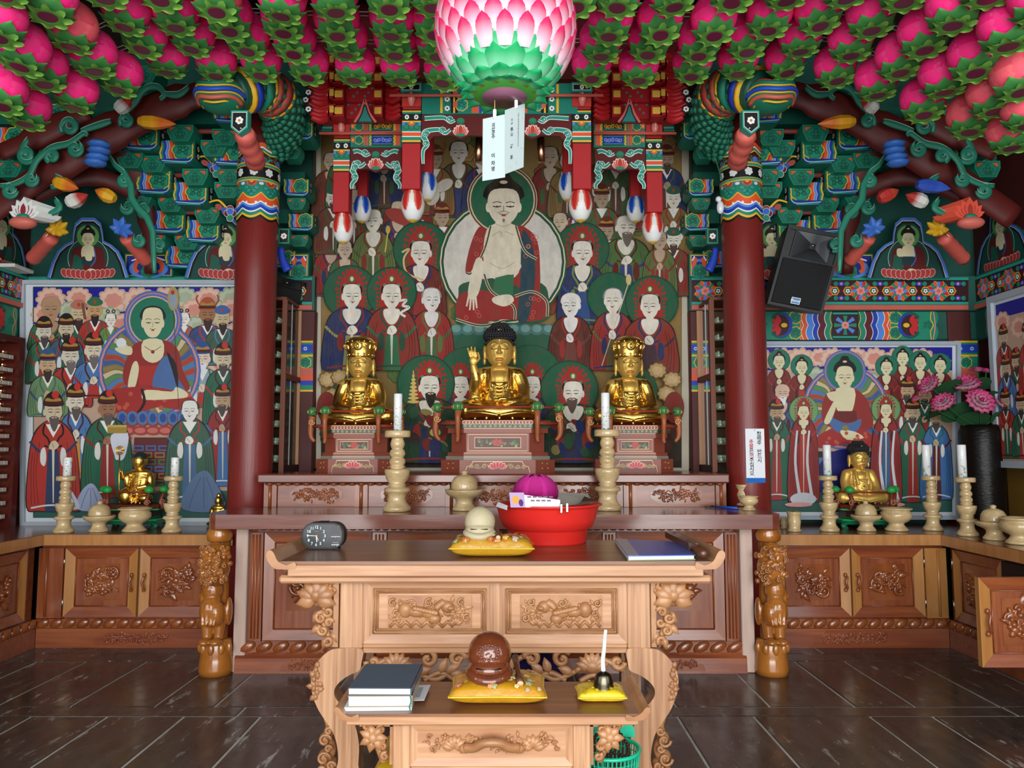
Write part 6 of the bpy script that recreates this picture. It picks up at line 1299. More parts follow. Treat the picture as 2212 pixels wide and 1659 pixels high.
def person(a, x, y, w, yb, kind, c1, c2='#5a1a18', c3='#7a2a20', skin=SKIN, h=None, halo=None, beard=None, d=0, spread=1.0, hands=True, open_=True, hatc='#1c1714', tuft='#c0302a'):
 h = h or w * 1.35
 if kind in ('hat', 'helm', 'turban', 'bun'): open_ = False
 if halo: a.ell(x + halo[3] if len(halo) > 3 else x, y - h * .35, halo[0] * 1.02, halo[0] * 1.02, halo[2]); a.ell(x + halo[3] if len(halo) > 3 else x, y - h * .35, halo[0] * .97, halo[0] * .97, halo[1])
 if kind == 'crown': jewelcrown(a, x, y, w, h)
 robe(a, x, y, w, h, yb, c1, c2, c3, skin, spread, hands, open_, d)
 if kind == 'buddha': usn(a, x, y - h * .15, w * 1.04, h)
 if kind == 'monk': a.blob([(x - w * 1.06, y - h * .1), (x - w, y - h * .85), (x, y - h * 1.16), (x + w, y - h * .85), (x + w * 1.06, y - h * .1)], hatc, 3)
 if kind == 'bun': a.blob([(x - w * 1.06, y - h * .1), (x - w, y - h * .85), (x, y - h * 1.12), (x + w, y - h * .85), (x + w * 1.06, y - h * .1)], '#15110f', 3); [a.ring(x + sx * w * .6, y - h * 1.4, w * .4, w * .18, '#15110f', n=12) for sx in (-1, 1)]
 facep(a, x, y, w, h, skin, d, beard)
 if kind == 'hat': hat(a, x, y, w, h, hatc, tuft)
 if kind == 'helm': hat(a, x, y, w, h, hatc, None, True); [a.line([(x + sx * w, y - h * .9), (x + sx * w * 1.5, y - h * 1.5), (x + sx * w * 1.3, y - h * 2.0)], w * .18, '#a8402c') for sx in (-1, 1)]
 if kind == 'turban': a.ell(x, y - h * .95, w * 1.15, h * .42, hatc); a.ell(x, y - h * 1.25, w * .8, h * .3, hatc); a.ell(x, y - h * 1.0, w * .2, h * .2, '#b03a2a')
def cloud(a, x, y, r, cols, lobes=9):
 a.scal(x, y, r, lobes, cols[0], r * .85, .16); a.scal(x, y, r * .86, lobes, cols[1], r * .72, .16); a.scal(x, y, r * .55, 7, cols[2], r * .45, .16)
def halo_rays(a, cx, cy, r, n=24, x=None):
 a.ell(cx, cy, r, r, '#4a6ab0'); a.ell(cx, cy, r * .96, r * .96, '#c88a80'); a.ell(cx, cy, r * .92, r * .92, '#3a5aa0'); a.ell(cx, cy, r * .89, r * .89, '#7a6a48')
 cs = ('#b03a30', '#4a78b0', '#4a8a5a', '#c8b890', '#8a7a40', '#3a5a98')
 for k in range(44):
  t = 2 * PI * k / 44; t2 = t + 2 * PI / 44 * .8; q = [(cx + r * f * cos(t + g), cy + r * f * sin(t + g)) for f, g in ((.45, .0), (.65, .10), (.88, .0))]; a.line(q, [r * .035, r * .10], cs[k % 6], True, 4)
def mural(name, label, cat, x0, x1, y0, y1, Y, fw, fcol, th, border, fmat='gloss_paint'):
 a0, a1 = P(x0, y1, Y), P(x1, y0, Y); o = T(name, label, cat, ((a0.x + a1.x) / 2, Y, a0.z))
 p = [P(x0, y0, Y), P(x1, y0, Y), P(x1, y1, Y), P(x0, y1, Y)]
 m = MB(border); m.add([(q.x, Y, q.z) for q in p] + [(q.x, Y + th, q.z) for q in p], [(0, 3, 2, 1), (4, 5, 6, 7), (0, 1, 5, 4), (1, 2, 6, 5), (2, 3, 7, 6), (3, 0, 4, 7)]); m.build('canvas', 'paper', o)
 if fw:
  i = [P(x0 + fw, y0 + fw, Y), P(x1 - fw, y0 + fw, Y), P(x1 - fw, y1 - fw, Y), P(x0 + fw, y1 - fw, Y)]
  for k in range(4):
   A, B, Cc, D = p[k], p[(k + 1) % 4], i[(k + 1) % 4], i[k]; f = .022; m = MB(fcol)
   m.add([(q.x, Y - f, q.z) for q in (A, B, Cc, D)] + [(q.x, Y, q.z) for q in (A, B, Cc, D)], [(3, 2, 1, 0), (0, 1, 5, 4), (1, 2, 6, 5), (2, 3, 7, 6), (3, 0, 4, 7)]); m.build('frame_strip', fmat, o)
 return o
# --- old altar painting ------------------------------------------------------
YM = 5.17
cm = mural('altar_painting', 'old painting of a seated deity among attendants behind the golden statues', 'painting', 683, 1488, 262, 1016, YM, 0, None, .02, '#b9b1a0')
a = Art(onY(YM)); a.name = 'painted_ground'; GH, GR = '#22583f', '#8e2c2a'
a.rect(676, 262, 683, 1012, '#3c3a24'); a.rect(1488, 262, 1494, 1012, '#3c3a24'); a.rect(694, 262, 1472, 1010, '#8f7444'); a.line([(694, 300), (694, 1012)], 1.5, '#6a5a48', False); a.line([(1472, 300), (1472, 1012)], 1.5, '#6a5a48', False)
r_ = random.Random(11)
for k in range(110):
 x, y = r_.uniform(706, 1460), r_.uniform(300, 900); c = r_.choice((('#6a5230', '#a98a56', '#b99a64'), ('#5a4a2a', '#a08048', '#8f7040'), ('#3c5a34', '#5a7040', '#4a6038'), ('#5c2a20', '#8a4a34', '#a05a40')))
 R0 = r_.uniform(12, 26); a.scal(x, y, R0, 8, c[0]); a.scal(x, y, R0 * .93, 8, c[1]); a.line(spiral(x, y, R0 * .6, R0 * .1, r_.uniform(0, 6), 1.5, 12), 1, c[0], False)
a.rect(694, 905, 1472, 1010, '#2e2620')
for k in range(60):
 x, y = r_.uniform(700, 1465), r_.uniform(890, 1000); a.ell(x, y, r_.uniform(10, 26), r_.uniform(8, 30), r_.choice(('#4a1e1a', '#23402f', '#1f2440', '#3a2c20', '#5a3a30', '#6a2a24')), r_.uniform(-40, 40))
def up(*ar, **kw): person(a, *ar, **kw)
a.begin('painted_heavenly_host')                                              # upper ranks
for ar in ((991, 330, 17, 470, 'monk', '#4a5a3a', '#6a2a24', '#2c3a6a', PALE), (1188, 340, 16, 470, 'monk', '#7a2c28', '#3a5a3a', '#5a3a30', '#b9a890'), (805, 392, 15, 520, 'monk', '#5c3a34', '#3a4a34', '#6a2c28', PALE), (850, 385, 17, 500, 'monk', '#4a5038', '#7a2a26', '#8a3a30', PALE), (1350, 395, 15, 500, 'monk', '#6a5a3a', '#7a2c28', '#3a5a3a', PALE), (1385, 405, 15, 500, 'helm', '#8e2c2a', '#2a5a40', '#a04034', '#a89a88'), (1225, 420, 13, 520, 'helm', '#2a3a70', '#8e2c2a', '#b03a30', '#a8977a'), (900, 420, 13, 520, 'helm', '#7a3028', '#3a5a3a', '#8e2c2a', '#b09a80'), (715, 520, 15, 640, 'monk', '#8e2c2a', '#26325c', '#3a6040', '#b9a08a')): up(*ar)
for k, (x, y) in enumerate(((715, 350), (745, 330), (780, 340), (830, 330), (940, 345), (720, 430), (765, 430), (955, 470), (1040, 345), (1225, 350), (1300, 335), (1330, 345), (1400, 335), (1440, 345), (1455, 430), (1210, 480), (1300, 430), (1455, 520), (860, 455), (1310, 500), (780, 560))): person(a, x, y, 14, y + 120, ('monk', 'helm', 'turban')[k % 3], ('#6a3a2c', '#46603c', '#84302a', '#26325c', '#7a6238')[k % 5], ('#8e2c2a', '#3a5a3a')[k % 2], '#5a3a30', ('#c4b098', '#a8927a', PALE)[k % 3], hatc=('#3a3a34', '#6a2a22', '#2a5a48')[k % 3], d=(-.5, .5, 0)[k % 3], beard=(None, '#4a3c34', None, None)[k % 4], spread=1.1)
for x, y, rx, ry, ro, c in ((935, 425, 14, 20, 25, '#c9bfa8'), (960, 400, 20, 12, -30, '#d0c8b8'), (1385, 460, 26, 16, 12, '#cfc9b8'), (870, 470, 40, 16, 20, '#9a3a34')): a.ell(x, y, rx, ry, c, ro)
up(806, 477, 17, 640, 'monk', '#5d6b3c', '#7a2a26', '#4a5a34', PALE, 23, hatc='#2a5a48', d=-.6, spread=1.1); a.line([(838, 500), (832, 545)], 3, '#c8a84a', False); a.ell(838, 496, 5, 9, '#c8a84a')
up(1352, 492, 19, 640, 'monk', '#46683a', '#5c1e1a', '#2a3c70', PALE, 24, hatc='#8a8880', beard='#6a645a', d=.7, spread=1.15)
up(1425, 520, 14, 640, 'monk', '#5a6a3c', '#8e2c2a', '#7a3028', '#b99f88', d=.2); up(745, 540, 14, 650, 'monk', '#3f6040', '#8e2c2a', '#26325c', '#c4ae98')
a.begin('painted_crowned_attendant'); up(909, 547, 20, 690, 'crown', '#6a241f', '#26325c', GR, PALE, 25, halo=(60, GH, '#16402e'), d=-.4); a.line([(868, 545), (884, 538), (872, 560), (880, 590), (915, 605)], 4, '#c9b27a')
a.begin('painted_crowned_attendant'); up(1258, 547, 20, 700, 'crown', '#26325c', '#6a7a3c', '#2a4a80', PALE, 25, halo=(58, GH, '#16402e'), d=.2)
a.begin('painted_central_deity')
a.ell(1086, 566, 140, 138, '#1c5038'); a.ell(1086, 566, 136, 134, '#cfc4a0'); a.ell(1086, 566, 133, 131, '#1e4a38'); a.ell(1086, 566, 128, 126, '#cbc6bb')
a.ell(1085, 432, 76, 76, '#cbb894'); a.ell(1085, 432, 74, 74, '#5a2a24'); a.ell(1085, 432, 71, 71, '#c9b89a'); a.ell(1085, 432, 68, 68, '#1f5a40')
a.blob([(985, 700), (968, 725), (990, 780), (1080, 800), (1170, 780), (1196, 725), (1180, 700)], '#2a5a44', 4)
for k in range(9): x = 985 + k * 25; a.ell(x, 712, 15, 12, '#46706c'); a.ell(x, 710, 10, 8, '#6a928c')
a.blob([(990, 640), (1000, 612), (1085, 600), (1170, 612), (1186, 650), (1186, 685), (1150, 698), (1085, 688), (1020, 700), (982, 690)], '#22523c', 4)
a.blob([(1045, 490), (1028, 500), (1012, 545), (1006, 590), (1030, 585), (1050, 560), (1065, 600), (1120, 620), (1162, 655), (1166, 560), (1158, 515), (1140, 495), (1118, 488), (1085, 520)], GR, 4)
a.blob([(1058, 488), (1112, 486), (1126, 530), (1120, 590), (1085, 606), (1052, 590), (1044, 540)], '#d3c9b2', 4)
a.blob([(985, 655), (1000, 632), (1040, 626), (1100, 640), (1150, 628), (1182, 645), (1184, 680), (1150, 694), (1085, 690), (1030, 700), (990, 690)], GR, 4); a.poly([(1070, 600), (1110, 590), (1108, 640), (1085, 650), (1064, 632)], '#2f6a48')
a.blob([(1128, 500), (1150, 530), (1156, 600), (1140, 690), (1118, 690), (1124, 610)], '#26404c', 4)
for q in (((1060, 488), (1046, 540), (1020, 588), (1008, 590)), ((1114, 488), (1132, 540), (1160, 560)), ((1046, 592), (1062, 630), (1108, 660), (1112, 690)), ((1112, 640), (1150, 630), (1180, 650), (1182, 684)), ((985, 690), (1040, 704), (1090, 692))): a.line(list(q), 6, '#c9c0a0'); a.line(list(q), 3, '#3a3a30')
for k in range(26): x, y = r_.choice(((1036, 530), (1150, 530), (1020, 668), (1150, 665))); x += r_.uniform(-16, 16); y += r_.uniform(-24, 24); a.ring(x, y, 4.5, 1, '#c06a5a', n=10)
a.blob([(1028, 560), (1044, 566), (1040, 610), (1030, 640), (1014, 645), (1012, 620)], '#d3c9b2', 4)
for dx, L in ((-8, 26), (-3, 34), (3, 34), (8, 30)): a.line([(1020 + dx * .8, 636), (1019 + dx * 1.4, 636 + L)], [5, 3], '#d3c9b2', False)
a.blob([(1094, 560), (1126, 572), (1112, 592), (1088, 590), (1080, 572)], '#d3c9b2', 4); a.blob([(1066, 642), (1100, 636), (1110, 650), (1090, 662), (1066, 654)], '#d3c9b2', 4)
for q in (((1062, 510), (1080, 500), (1085, 512)), ((1110, 508), (1092, 500)), ((1058, 568), (1085, 580), (1112, 566))): a.line(list(q), 1, '#9a8a6a')
a.rect(1070, 462, 1104, 492, '#d3c9b2'); a.line([(1068, 482), (1087, 489), (1106, 482)], 1, '#9a8a6a')
usn(a, 1088, 436, 36, 38); facep(a, 1088, 446, 34, 37, '#d3c9b2', 0); a.line([(1074, 460), (1088, 456), (1102, 460)], 1.2, '#5a6a4a'); a.ell(1088, 476, 3, 4, '#6a7a6a')
a.begin('painted_monk'); up(932, 648, 18, 800, 'monk', '#8e2c2a', '#5a6a3a', '#46603c', '#d5d2cc', 24, hatc='#8a8478', d=.5)
a.begin('painted_crowned_attendant'); up(760, 640, 19, 800, 'crown', '#26325c', '#7a2a26', '#8a8a5a', PALE, 25, halo=(58, GH, '#16402e', -4), d=.3, spread=1.25)
a.begin('painted_crowned_attendant'); up(846, 640, 19, 800, 'crown', '#84302a', '#2a4a3a', '#2f6a48', PALE, 25, halo=(54, GH, '#16402e'), d=.3, spread=1.15)
a.line([(862, 650), (878, 648), (870, 660), (884, 664), (866, 676), (876, 684)], 5, '#d9d6cc')
a.begin('painted_monk'); up(1233, 660, 18, 800, 'monk', '#5c2a24', '#8e2c2a', '#6a3a34', '#dcd8d2', 24, hatc='#d9c9b9', d=-.5)
a.begin('painted_staff_bearer'); up(1324, 650, 18, 800, 'monk', '#8e2c2a', '#26325c', '#6a5a3a', PALE, 25, halo=(53, GH, '#16402e', -2), hatc='#7a7590', d=-.3); a.line([(1358, 610), (1300, 790)], 2, '#c9c0a8', False); a.ell(1358, 604, 6, 12, '#c9b27a')
a.begin('painted_crowned_attendant'); up(1404, 662, 19, 810, 'crown', '#84302a', '#26325c', '#46303c', PALE, 25, halo=(57, GH, '#16402e', 4), d=-.3, spread=1.2)
a.begin('painted_lower_host')
for x, y, r0 in ((765, 850, 52), (1366, 846, 54), (1010, 812, 62), (1146, 812, 66)): a.ell(x, y, r0 * 1.02, r0 * 1.02, '#16402e'); a.ell(x, y, r0, r0, GH)
for sx, x in ((1, 1150), (-1, 995)): person(a, x, 836, 16, 940, 'crown', '#26325c', '#8e2c2a', '#2a4a80', PALE, 22, d=.2 * sx)
for x, y, bc in ((928, 838, '#1d1a18'), (1238, 850, '#5c4a40')):
 person(a, x, y, 20, 1000, 'crown', '#23402f', '#8e2c2a', '#26325c', PALE, 25, halo=(62, GH, '#16402e', -8), beard=bc, d=.5 if x < 1000 else -.5, spread=1.35)
 for k in range(12): a.ell(x + r_.uniform(-40, 40), y + r_.uniform(50, 130), r_.uniform(8, 18), r_.uniform(6, 14), r_.choice(('#7a2a26', '#2c5038', '#27305c', '#8a7a4a', '#3a2c26')), r_.uniform(0, 90))
for k in range(8): a.ell(893, 868 - k * 8, 13 - 1.4 * k, 3.4, '#c8ae62');
a.line([(893, 868), (893, 800)], [8, 2], '#c8ae62', False); a.ell(940, 934, 20, 14, '#4a3a24'); a.ell(940, 934, 12, 9, '#c8b070')
for x, y in ((720, 855), (708, 820), (1440, 850), (1452, 820), (1420, 800), (735, 815)): cloud(a, x, y, 22, ('#6a5030', '#b09262', '#c0a478'))
for x in (706, 1456): a.ell(x, 880, 22, 34, '#7a2a26')
a.build(cm, 'old_paint')
# --- court mural (left bay) ---------------------------------------------------
YL = 5.06
lm = mural('court_mural', 'white framed mural of a shaven deity among bearded courtiers', 'painting', 47, 560, 606, 1136, YL, 9, '#a9b3ba', .03, '#c6cdd2')
a = Art(onY(YL)); a.name = 'painted_ground'; x0, x1, y0, y1 = 72, 552, 620, 1118
a.rect(x0, y0, x1, y1, '#b99a86'); a.rect(x0, y0, x1, 700, '#16188a')
PKC = ('#c9a088', '#dcb8a4', '#cf8a7a'); GRC = ('#93a088', '#b9c0a4', '#a2b094')
for x, y, r0, c in [(110, 622, 34, PKC), (170, 618, 30, PKC), (245, 624, 36, PKC), (300, 618, 40, PKC), (360, 622, 40, PKC), (400, 620, 28, GRC), (450, 618, 34, PKC), (500, 622, 34, GRC), (95, 680, 30, PKC), (150, 672, 26, GRC), (190, 690, 28, PKC), (235, 690, 34, GRC), (262, 700, 28, PKC), (420, 670, 30, PKC), (470, 676, 34, GRC), (505, 670, 34, PKC), (535, 690, 30, PKC), (120, 720, 40, PKC), (220, 730, 30, GRC), (430, 710, 36, GRC), (500, 730, 40, PKC), (250, 760, 30, PKC), (180, 760, 34, PKC), (480, 790, 34, PKC), (90, 800, 30, PKC)]: cloud(a, x, max(y, y0 + r0 * .8) if y < 640 else y, r0, c, 11)
a.rect(x0, 1060, x1, y1, '#2c5a50'); a.line([(x0, y0), (x1, y0), (x1, y1), (x0, y1), (x0, y0)], 2, '#2a4a48', False)
def q(*ar, **kw): a.begin('painted_courtier'); ar = list(ar); ar[2] *= 1.14; person(a, *ar, **kw)
RD, GN, BL, DR = '#a8342c', '#256048', '#4a74a8', '#4c1a1c'
q(110, 668, 16, 760, 'monk', '#3c6a48', DR, RD, '#b08a6a', hatc='#a8826a'); q(170, 680, 14, 780, 'turban', GN, RD, BL, '#c8b48c', beard='#3a2a24', hatc='#b0705c'); q(205, 672, 13, 780, 'turban', RD, '#3a5a48', GN, '#c09a6a', beard='#2a2220', hatc='#2c6a48'); a.line([(178, 655), (184, 690)], 6, '#7a4a34', False)
q(239, 692, 9, 760, 'bun', '#5a8a4a', RD, BL, '#e0dcd0', d=.3); q(398, 690, 9, 780, 'bun', '#b0502c', BL, GN, '#e4dfd6', d=-.3)
q(448, 680, 14, 770, 'helm', '#3a4a78', RD, '#b0502c', '#9a6a48', beard='#3a2420', hatc='#a8502c', d=.3); q(480, 690, 13, 790, 'turban', '#3c5a44', BL, RD, '#c8b48c', beard='#2a221e', hatc='#3a62a0', d=.4)
q(95, 718, 13, 830, 'hat', '#3a6a50', DR, RD, '#d0c8b4', beard='#4a4440', tuft=None, d=.4); q(143, 712, 13, 800, 'hat', '#3a5c78', DR, GN, '#c8b898', beard='#2a2422', tuft=None)
q(152, 770, 15, 880, 'hat', RD, '#2a1a1c', '#7a8a6a', '#d0c8b4', beard='#6a6664', d=.3); q(202, 758, 15, 860, 'hat', BL, DR, RD, '#d4c8ae', beard='#6a6664', d=.3); q(103, 790, 14, 900, 'helm', '#6a8a62', '#4a6a5a', '#3c5c78', '#c8a880', beard='#3a302c', hatc='#3a5a80')
q(437, 775, 14, 880, 'hat', '#8aa0a8', '#3a6a50', RD, '#d8c4b0', beard='#d8dde0', tuft=None, hatc='#2a4a88'); q(482, 778, 14, 920, 'hat', GN, DR, RD, '#d0c0a0', beard='#4a4440')
a.begin('painted_halo'); halo_rays(a, 322, 800, 112)
a.begin('painted_central_deity')
a.ell(330, 692, 63, 64, '#4a6ab0'); a.ell(330, 692, 59, 60, '#b87a74'); a.ell(330, 692, 56, 57, '#4a6ab0'); a.ell(330, 692, 52, 53, '#c8a890'); a.ell(330, 692, 49, 50, '#1f7058')
a.blob([(300, 738), (280, 760), (266, 800), (270, 830), (300, 840), (370, 850), (410, 840), (395, 800), (384, 755), (356, 735)], '#8e2e28', 4); a.blob([(310, 735), (350, 735), (352, 770), (330, 784), (308, 770)], SKIN, 3); a.ell(330, 760, 4, 4, '#8a2a2a'); a.line([(312, 748), (330, 758), (348, 748)], 1.4, '#8a4a3a')
a.poly([(300, 790), (360, 790), (368, 830), (300, 834)], '#a8302a'); a.blob([(350, 775), (372, 770), (380, 810), (400, 850), (340, 850), (330, 820)], '#4a6a9c', 4); a.blob([(360, 760), (382, 790), (384, 840), (372, 800)], '#241a1c', 3); a.blob([(285, 790), (295, 780), (300, 800), (290, 840), (276, 835)], SKIN, 3)
a.blob([(230, 850), (262, 838), (330, 836), (400, 850), (424, 870), (410, 888), (340, 880), (290, 896), (240, 886)], '#9c2c28', 4)
for k in range(14): a.ell(r_.uniform(245, 410), r_.uniform(846, 884), 5, 5, '#b8523c')
a.blob([(306, 858), (316, 842), (370, 846), (380, 836), (402, 846), (404, 858), (372, 862), (320, 864)], SKIN, 3); a.line([(306, 840), (312, 868), (298, 892)], 6, '#241a1c'); a.ell(262, 741, 11, 11, '#d5dce2'); a.blob([(248, 752), (282, 748), (284, 766), (262, 764)], SKIN, 3)
a.line([(374, 660), (386, 880)], 1.2, '#3a2a1c', False); a.ell(374, 645, 12, 26, '#a8905a'); a.ell(374, 648, 8, 18, '#8a9aa8'); a.ell(373, 632, 4, 5, '#b03028')
a.blob([(305, 690), (308, 668), (330, 660), (352, 668), (355, 690)], '#1b2622', 3); facep(a, 330, 697, 22, 31, SKIN, 0)
a.begin('painted_lotus_seat')
for k in range(7): x = 264 + k * 22; a.ell(x, 905, 14, 17, '#8a3a38'); a.ell(x, 903, 12, 15, '#4a74a8'); a.ell(x, 903, 7, 10, '#2c4a88')
for k in range(5): x = 276 + k * 27; a.ell(x, 930, 17, 10, '#a03a34'); a.ell(x, 930, 12, 6, '#c06a60')
a.poly([(290, 945), (364, 945), (370, 1050), (284, 1050)], '#5c2422')
for r0 in range(6):
 for k in range(3): a.rect(288 + k * 27 - (r0 % 2) * 8, 962 + r0 * 15, 310 + k * 27 - (r0 % 2) * 8, 974 + r0 * 15, ('#3a62a0', '#8a6a3c', '#3c6a4a')[r0 % 3]); a.rect(291 + k * 27 - (r0 % 2) * 8, 965 + r0 * 15, 307 + k * 27 - (r0 % 2) * 8, 971 + r0 * 15, '#5c2422')
for ar, kw in (((163, 870, 15, 1040, 'hat', BL, DR, '#c08a3c', '#d4ccb8'), dict(beard='#5a504a', d=.4, spread=.9)), ((115, 890, 16, 1105, 'hat', RD, '#1c1618', '#2c3c5c', '#c8b898'), dict(beard='#5a5450', d=.5, spread=1.15)), ((232, 884, 15, 1075, 'hat', GN, DR, '#8a2a28', '#9a6a50'), dict(beard='#5a5450', d=.4, spread=1.2)), ((481, 866, 13, 1050, 'hat', '#8a2a28', DR, '#3c6aa0', '#b99a7a'), dict(beard='#4a4440', d=-.4)), ((410, 888, 14, 1085, 'monk', '#3a5c4c', '#a8342c', '#46688c', '#e0ddd6'), dict(hatc='#2a4a3c', d=-.2, spread=1.25, open_=False))): q(*ar, **kw)
a.begin('painted_offering_pattern')
for p_ in (((246, 925), (262, 921), (272, 930), (256, 936)),): a.poly(list(p_), '#b08c3c')
a.blob([(240, 940), (276, 935), (272, 980), (260, 995), (246, 980)], '#c9ccd8', 4); a.rect(232, 918, 274, 936, '#9c8236'); a.rect(232, 918, 274, 923, '#c0a452')
for x, y, k, c in ((196, 1100, 1, '#9aa6c4'), (440, 1100, 1.5, '#5a7294'), (150, 1098, .7, '#b9c0cc')):
 a.blob([(x - 30 * k, y), (x - 22 * k, y - 36 * k), (x, y - 56 * k), (x + 16 * k, y - 40 * k), (x + 30 * k, y)], c, 4)
 for d in (-14, 0, 12): a.line([(x + d * .3 * k, y - 46 * k), (x + d * k, y - 24 * k), (x + d * 1.5 * k, y - 2)], 1, '#3a4660')
a.build(lm, 'paint')
# --- assembly mural (right bay) --------------------------------------------------
YR = 5.10
rm = mural('assembly_mural', 'white framed mural of a seated deity with haloed attendants', 'painting', 1600, 2072, 738, 1122, YR, 8, '#a3aeb8', .03, '#c2cad0')
a = Art(onY(YR)); a.name = 'painted_ground'; x0, x1, y0, y1 = 1612, 2057, 750, 1106
a.rect(x0, y0, x1, y1, '#b99a86'); a.rect(x0, y0, x1, 800, '#16188a')
for x, y, r0, c in [(1640, 775, 30, PKC), (1690, 772, 34, PKC), (1730, 778, 34, PKC), (1770, 772, 24, PKC), (1800, 770, 30, PKC), (1850, 768, 26, PKC), (1890, 775, 30, PKC), (1940, 772, 34, PKC), (1990, 780, 34, PKC), (2030, 785, 26, PKC), (1760, 820, 34, GRC), (1720, 850, 30, PKC), (1885, 830, 30, GRC), (1900, 860, 30, PKC), (2020, 830, 30, PKC)]: cloud(a, x, max(y, y0 + r0 * .85), r0, c, 11)
a.rect(x0, 1040, x1, y1, '#2c5a50')
def q(*ar, **kw): a.begin('painted_attendant'); ar = list(ar); ar[2] *= 1.08; person(a, *ar, **kw)
HG = (24, '#1f7058', '#16503e')
for x, y in ((1683, 783), (1732, 795), (1950, 776), (1915, 796), (1988, 786), (2031, 792)): q(x, y, 10, 880, 'buddha', '#7a2622', DR, '#a8342c', SKIN, 14, halo=HG, d=.2 if x < 1800 else -.2)
a.begin('painted_halo'); halo_rays(a, 1826, 880, 92)
a.begin('painted_central_deity'); a.ell(1825, 802, 46, 46, '#4a6ab0'); a.ell(1825, 802, 43, 43, '#b87a74'); a.ell(1825, 802, 41, 41, '#4a6ab0'); a.ell(1825, 802, 39, 39, '#1f7058')
a.blob([(1800, 842), (1780, 860), (1776, 905), (1800, 925), (1860, 930), (1886, 920), (1876, 870), (1852, 842), (1826, 838)], '#8e2e28', 4); a.blob([(1806, 840), (1846, 840), (1842, 885), (1826, 892), (1808, 885)], SKIN, 3); a.poly([(1804, 888), (1850, 888), (1852, 912), (1800, 912)], '#6a2420')
a.blob([(1765, 945), (1800, 925), (1850, 922), (1890, 945), (1886, 968), (1830, 960), (1772, 968)], '#9c2c28', 4); a.blob([(1790, 900), (1830, 915), (1860, 905), (1850, 932), (1815, 936), (1795, 920)], '#4a6a9c', 4); a.blob([(1780, 910), (1800, 868), (1808, 860), (1806, 880), (1792, 914)], SKIN, 3); a.blob([(1786, 850), (1808, 846), (1812, 862), (1796, 866)], SKIN, 3); a.blob([(1815, 930), (1845, 932), (1866, 946), (1830, 950)], SKIN, 3); a.ell(1826, 925, 7, 6, '#8a7a3c')
for k in range(12): a.ell(r_.uniform(1780, 1880), r_.uniform(935, 962), 4, 4, '#b8523c')
usn(a, 1825, 808, 20, 24); facep(a, 1825, 816, 18, 24, SKIN, 0)
a.begin('painted_lotus_seat'); a.rect(1768, 975, 1884, 990, '#2c2622')
for k in range(7): x = 1772 + k * 18; a.ell(x, 1000, 12, 12, '#8a3a38'); a.ell(x, 998, 10, 10, '#4a74a8')
a.ell(1826, 1030, 62, 60, '#16186a')
for ar, kw in (((1690, 850, 12, 960, 'monk', '#3c5a80', DR, GN, '#d0b09a'), dict(beard='#e0e4e6', hatc='#d0b09a', d=.3)), ((1678, 893, 12, 1080, 'hat', GN, DR, '#9c2c28', '#b99a78'), dict(beard='#4a4440', d=.3)), ((1960, 845, 12, 960, 'hat', '#8a2a28', DR, GN, '#c8a884'), dict(beard='#4a4440', d=-.3)), ((1998, 855, 12, 960, 'hat', GN, DR, '#8a2a28', '#b99a78'), dict(beard='#3a3430', d=-.3)), ((1972, 893, 13, 1085, 'hat', GN, '#8a2a28', '#9c2c28', '#c8b090'), dict(beard='#4a4440', d=-.2)), ((2023, 905, 12, 1080, 'hat', '#3c6aa0', GN, '#5a1e1c', '#b99a78'), dict(beard='#4a4440', d=-.3)), ((1736, 892, 10, 1085, 'crown', '#8a2a28', DR, '#a8342c', SKIN), dict(h=14, halo=(31, '#6c9a62', '#4a7a4a'), d=.2, spread=1.15)), ((1914, 888, 10, 1085, 'crown', '#8a2a28', DR, '#3a5a80', SKIN), dict(h=14, halo=(31, '#6c9a62', '#4a7a4a'), d=-.2, spread=1.15))): q(*ar, **kw)
a.begin('painted_ribbon_pattern')
for x in (1722, 1748, 1905, 1932): a.line([(x, 930), (x - 4, 1000), (x + 6, 1075)], [4, 7], '#c9ccd0')
for x in (1735, 1915): a.ell(x, 1078, 28, 14, '#c4c9cc')
for x in (1725, 1925): a.ell(x, 1090, 30, 5, '#d89a98')
a.build(rm, 'paint')
# --- painting on the right side wall, seen at a slant ------------------------------
o = T('side_wall_painting', 'white framed painting leaning on the side wall at the picture edge', 'painting', (XR - .16, 4.2, ZS))
za, zb_ = SZ(1010, 4.75), SZ(640, 4.75); Xp = XR - .20
m = MB('#c2cad0'); m.box((Xp, 3.2, za), (Xp + .03, 4.80, zb_)); m.build('canvas', 'paper', o)
for y0_, y1_, z0_, z1_ in ((4.76, 4.80, za, zb_), (3.2, 3.24, za, zb_), (3.24, 4.76, za, za + .04), (3.24, 4.76, zb_ - .04, zb_)): m = MB('#a3aeb8'); m.box((Xp - .02, y0_, z0_), (Xp, y1_, z1_)); m.build('frame_strip', 'gloss_paint', o)
a = Art(lambda u, v, l: Vector((Xp - .001 - l, 4.74 - u * MPP(4.75), SZ(v, 4.75)))); a.rect(0, 660, 500, 995, '#b99a86'); a.rect(0, 660, 500, 690, '#16188a')
for k in range(9): cloud(a, 20 + k * 52, 700 + (k % 2) * 18, 28, PKC)
for k, (x, y) in enumerate(((22, 735), (60, 790), (26, 800), (100, 740), (150, 760), (200, 740), (20, 870), (70, 880), (130, 870), (190, 860))): person(a, x, y, 13, min(y + 150, 990), 'hat', (RD, GN, BL)[k % 3], DR, (GN, RD, BL)[k % 3], '#c8b090', beard='#3a3430')
a.build(o, 'paint')
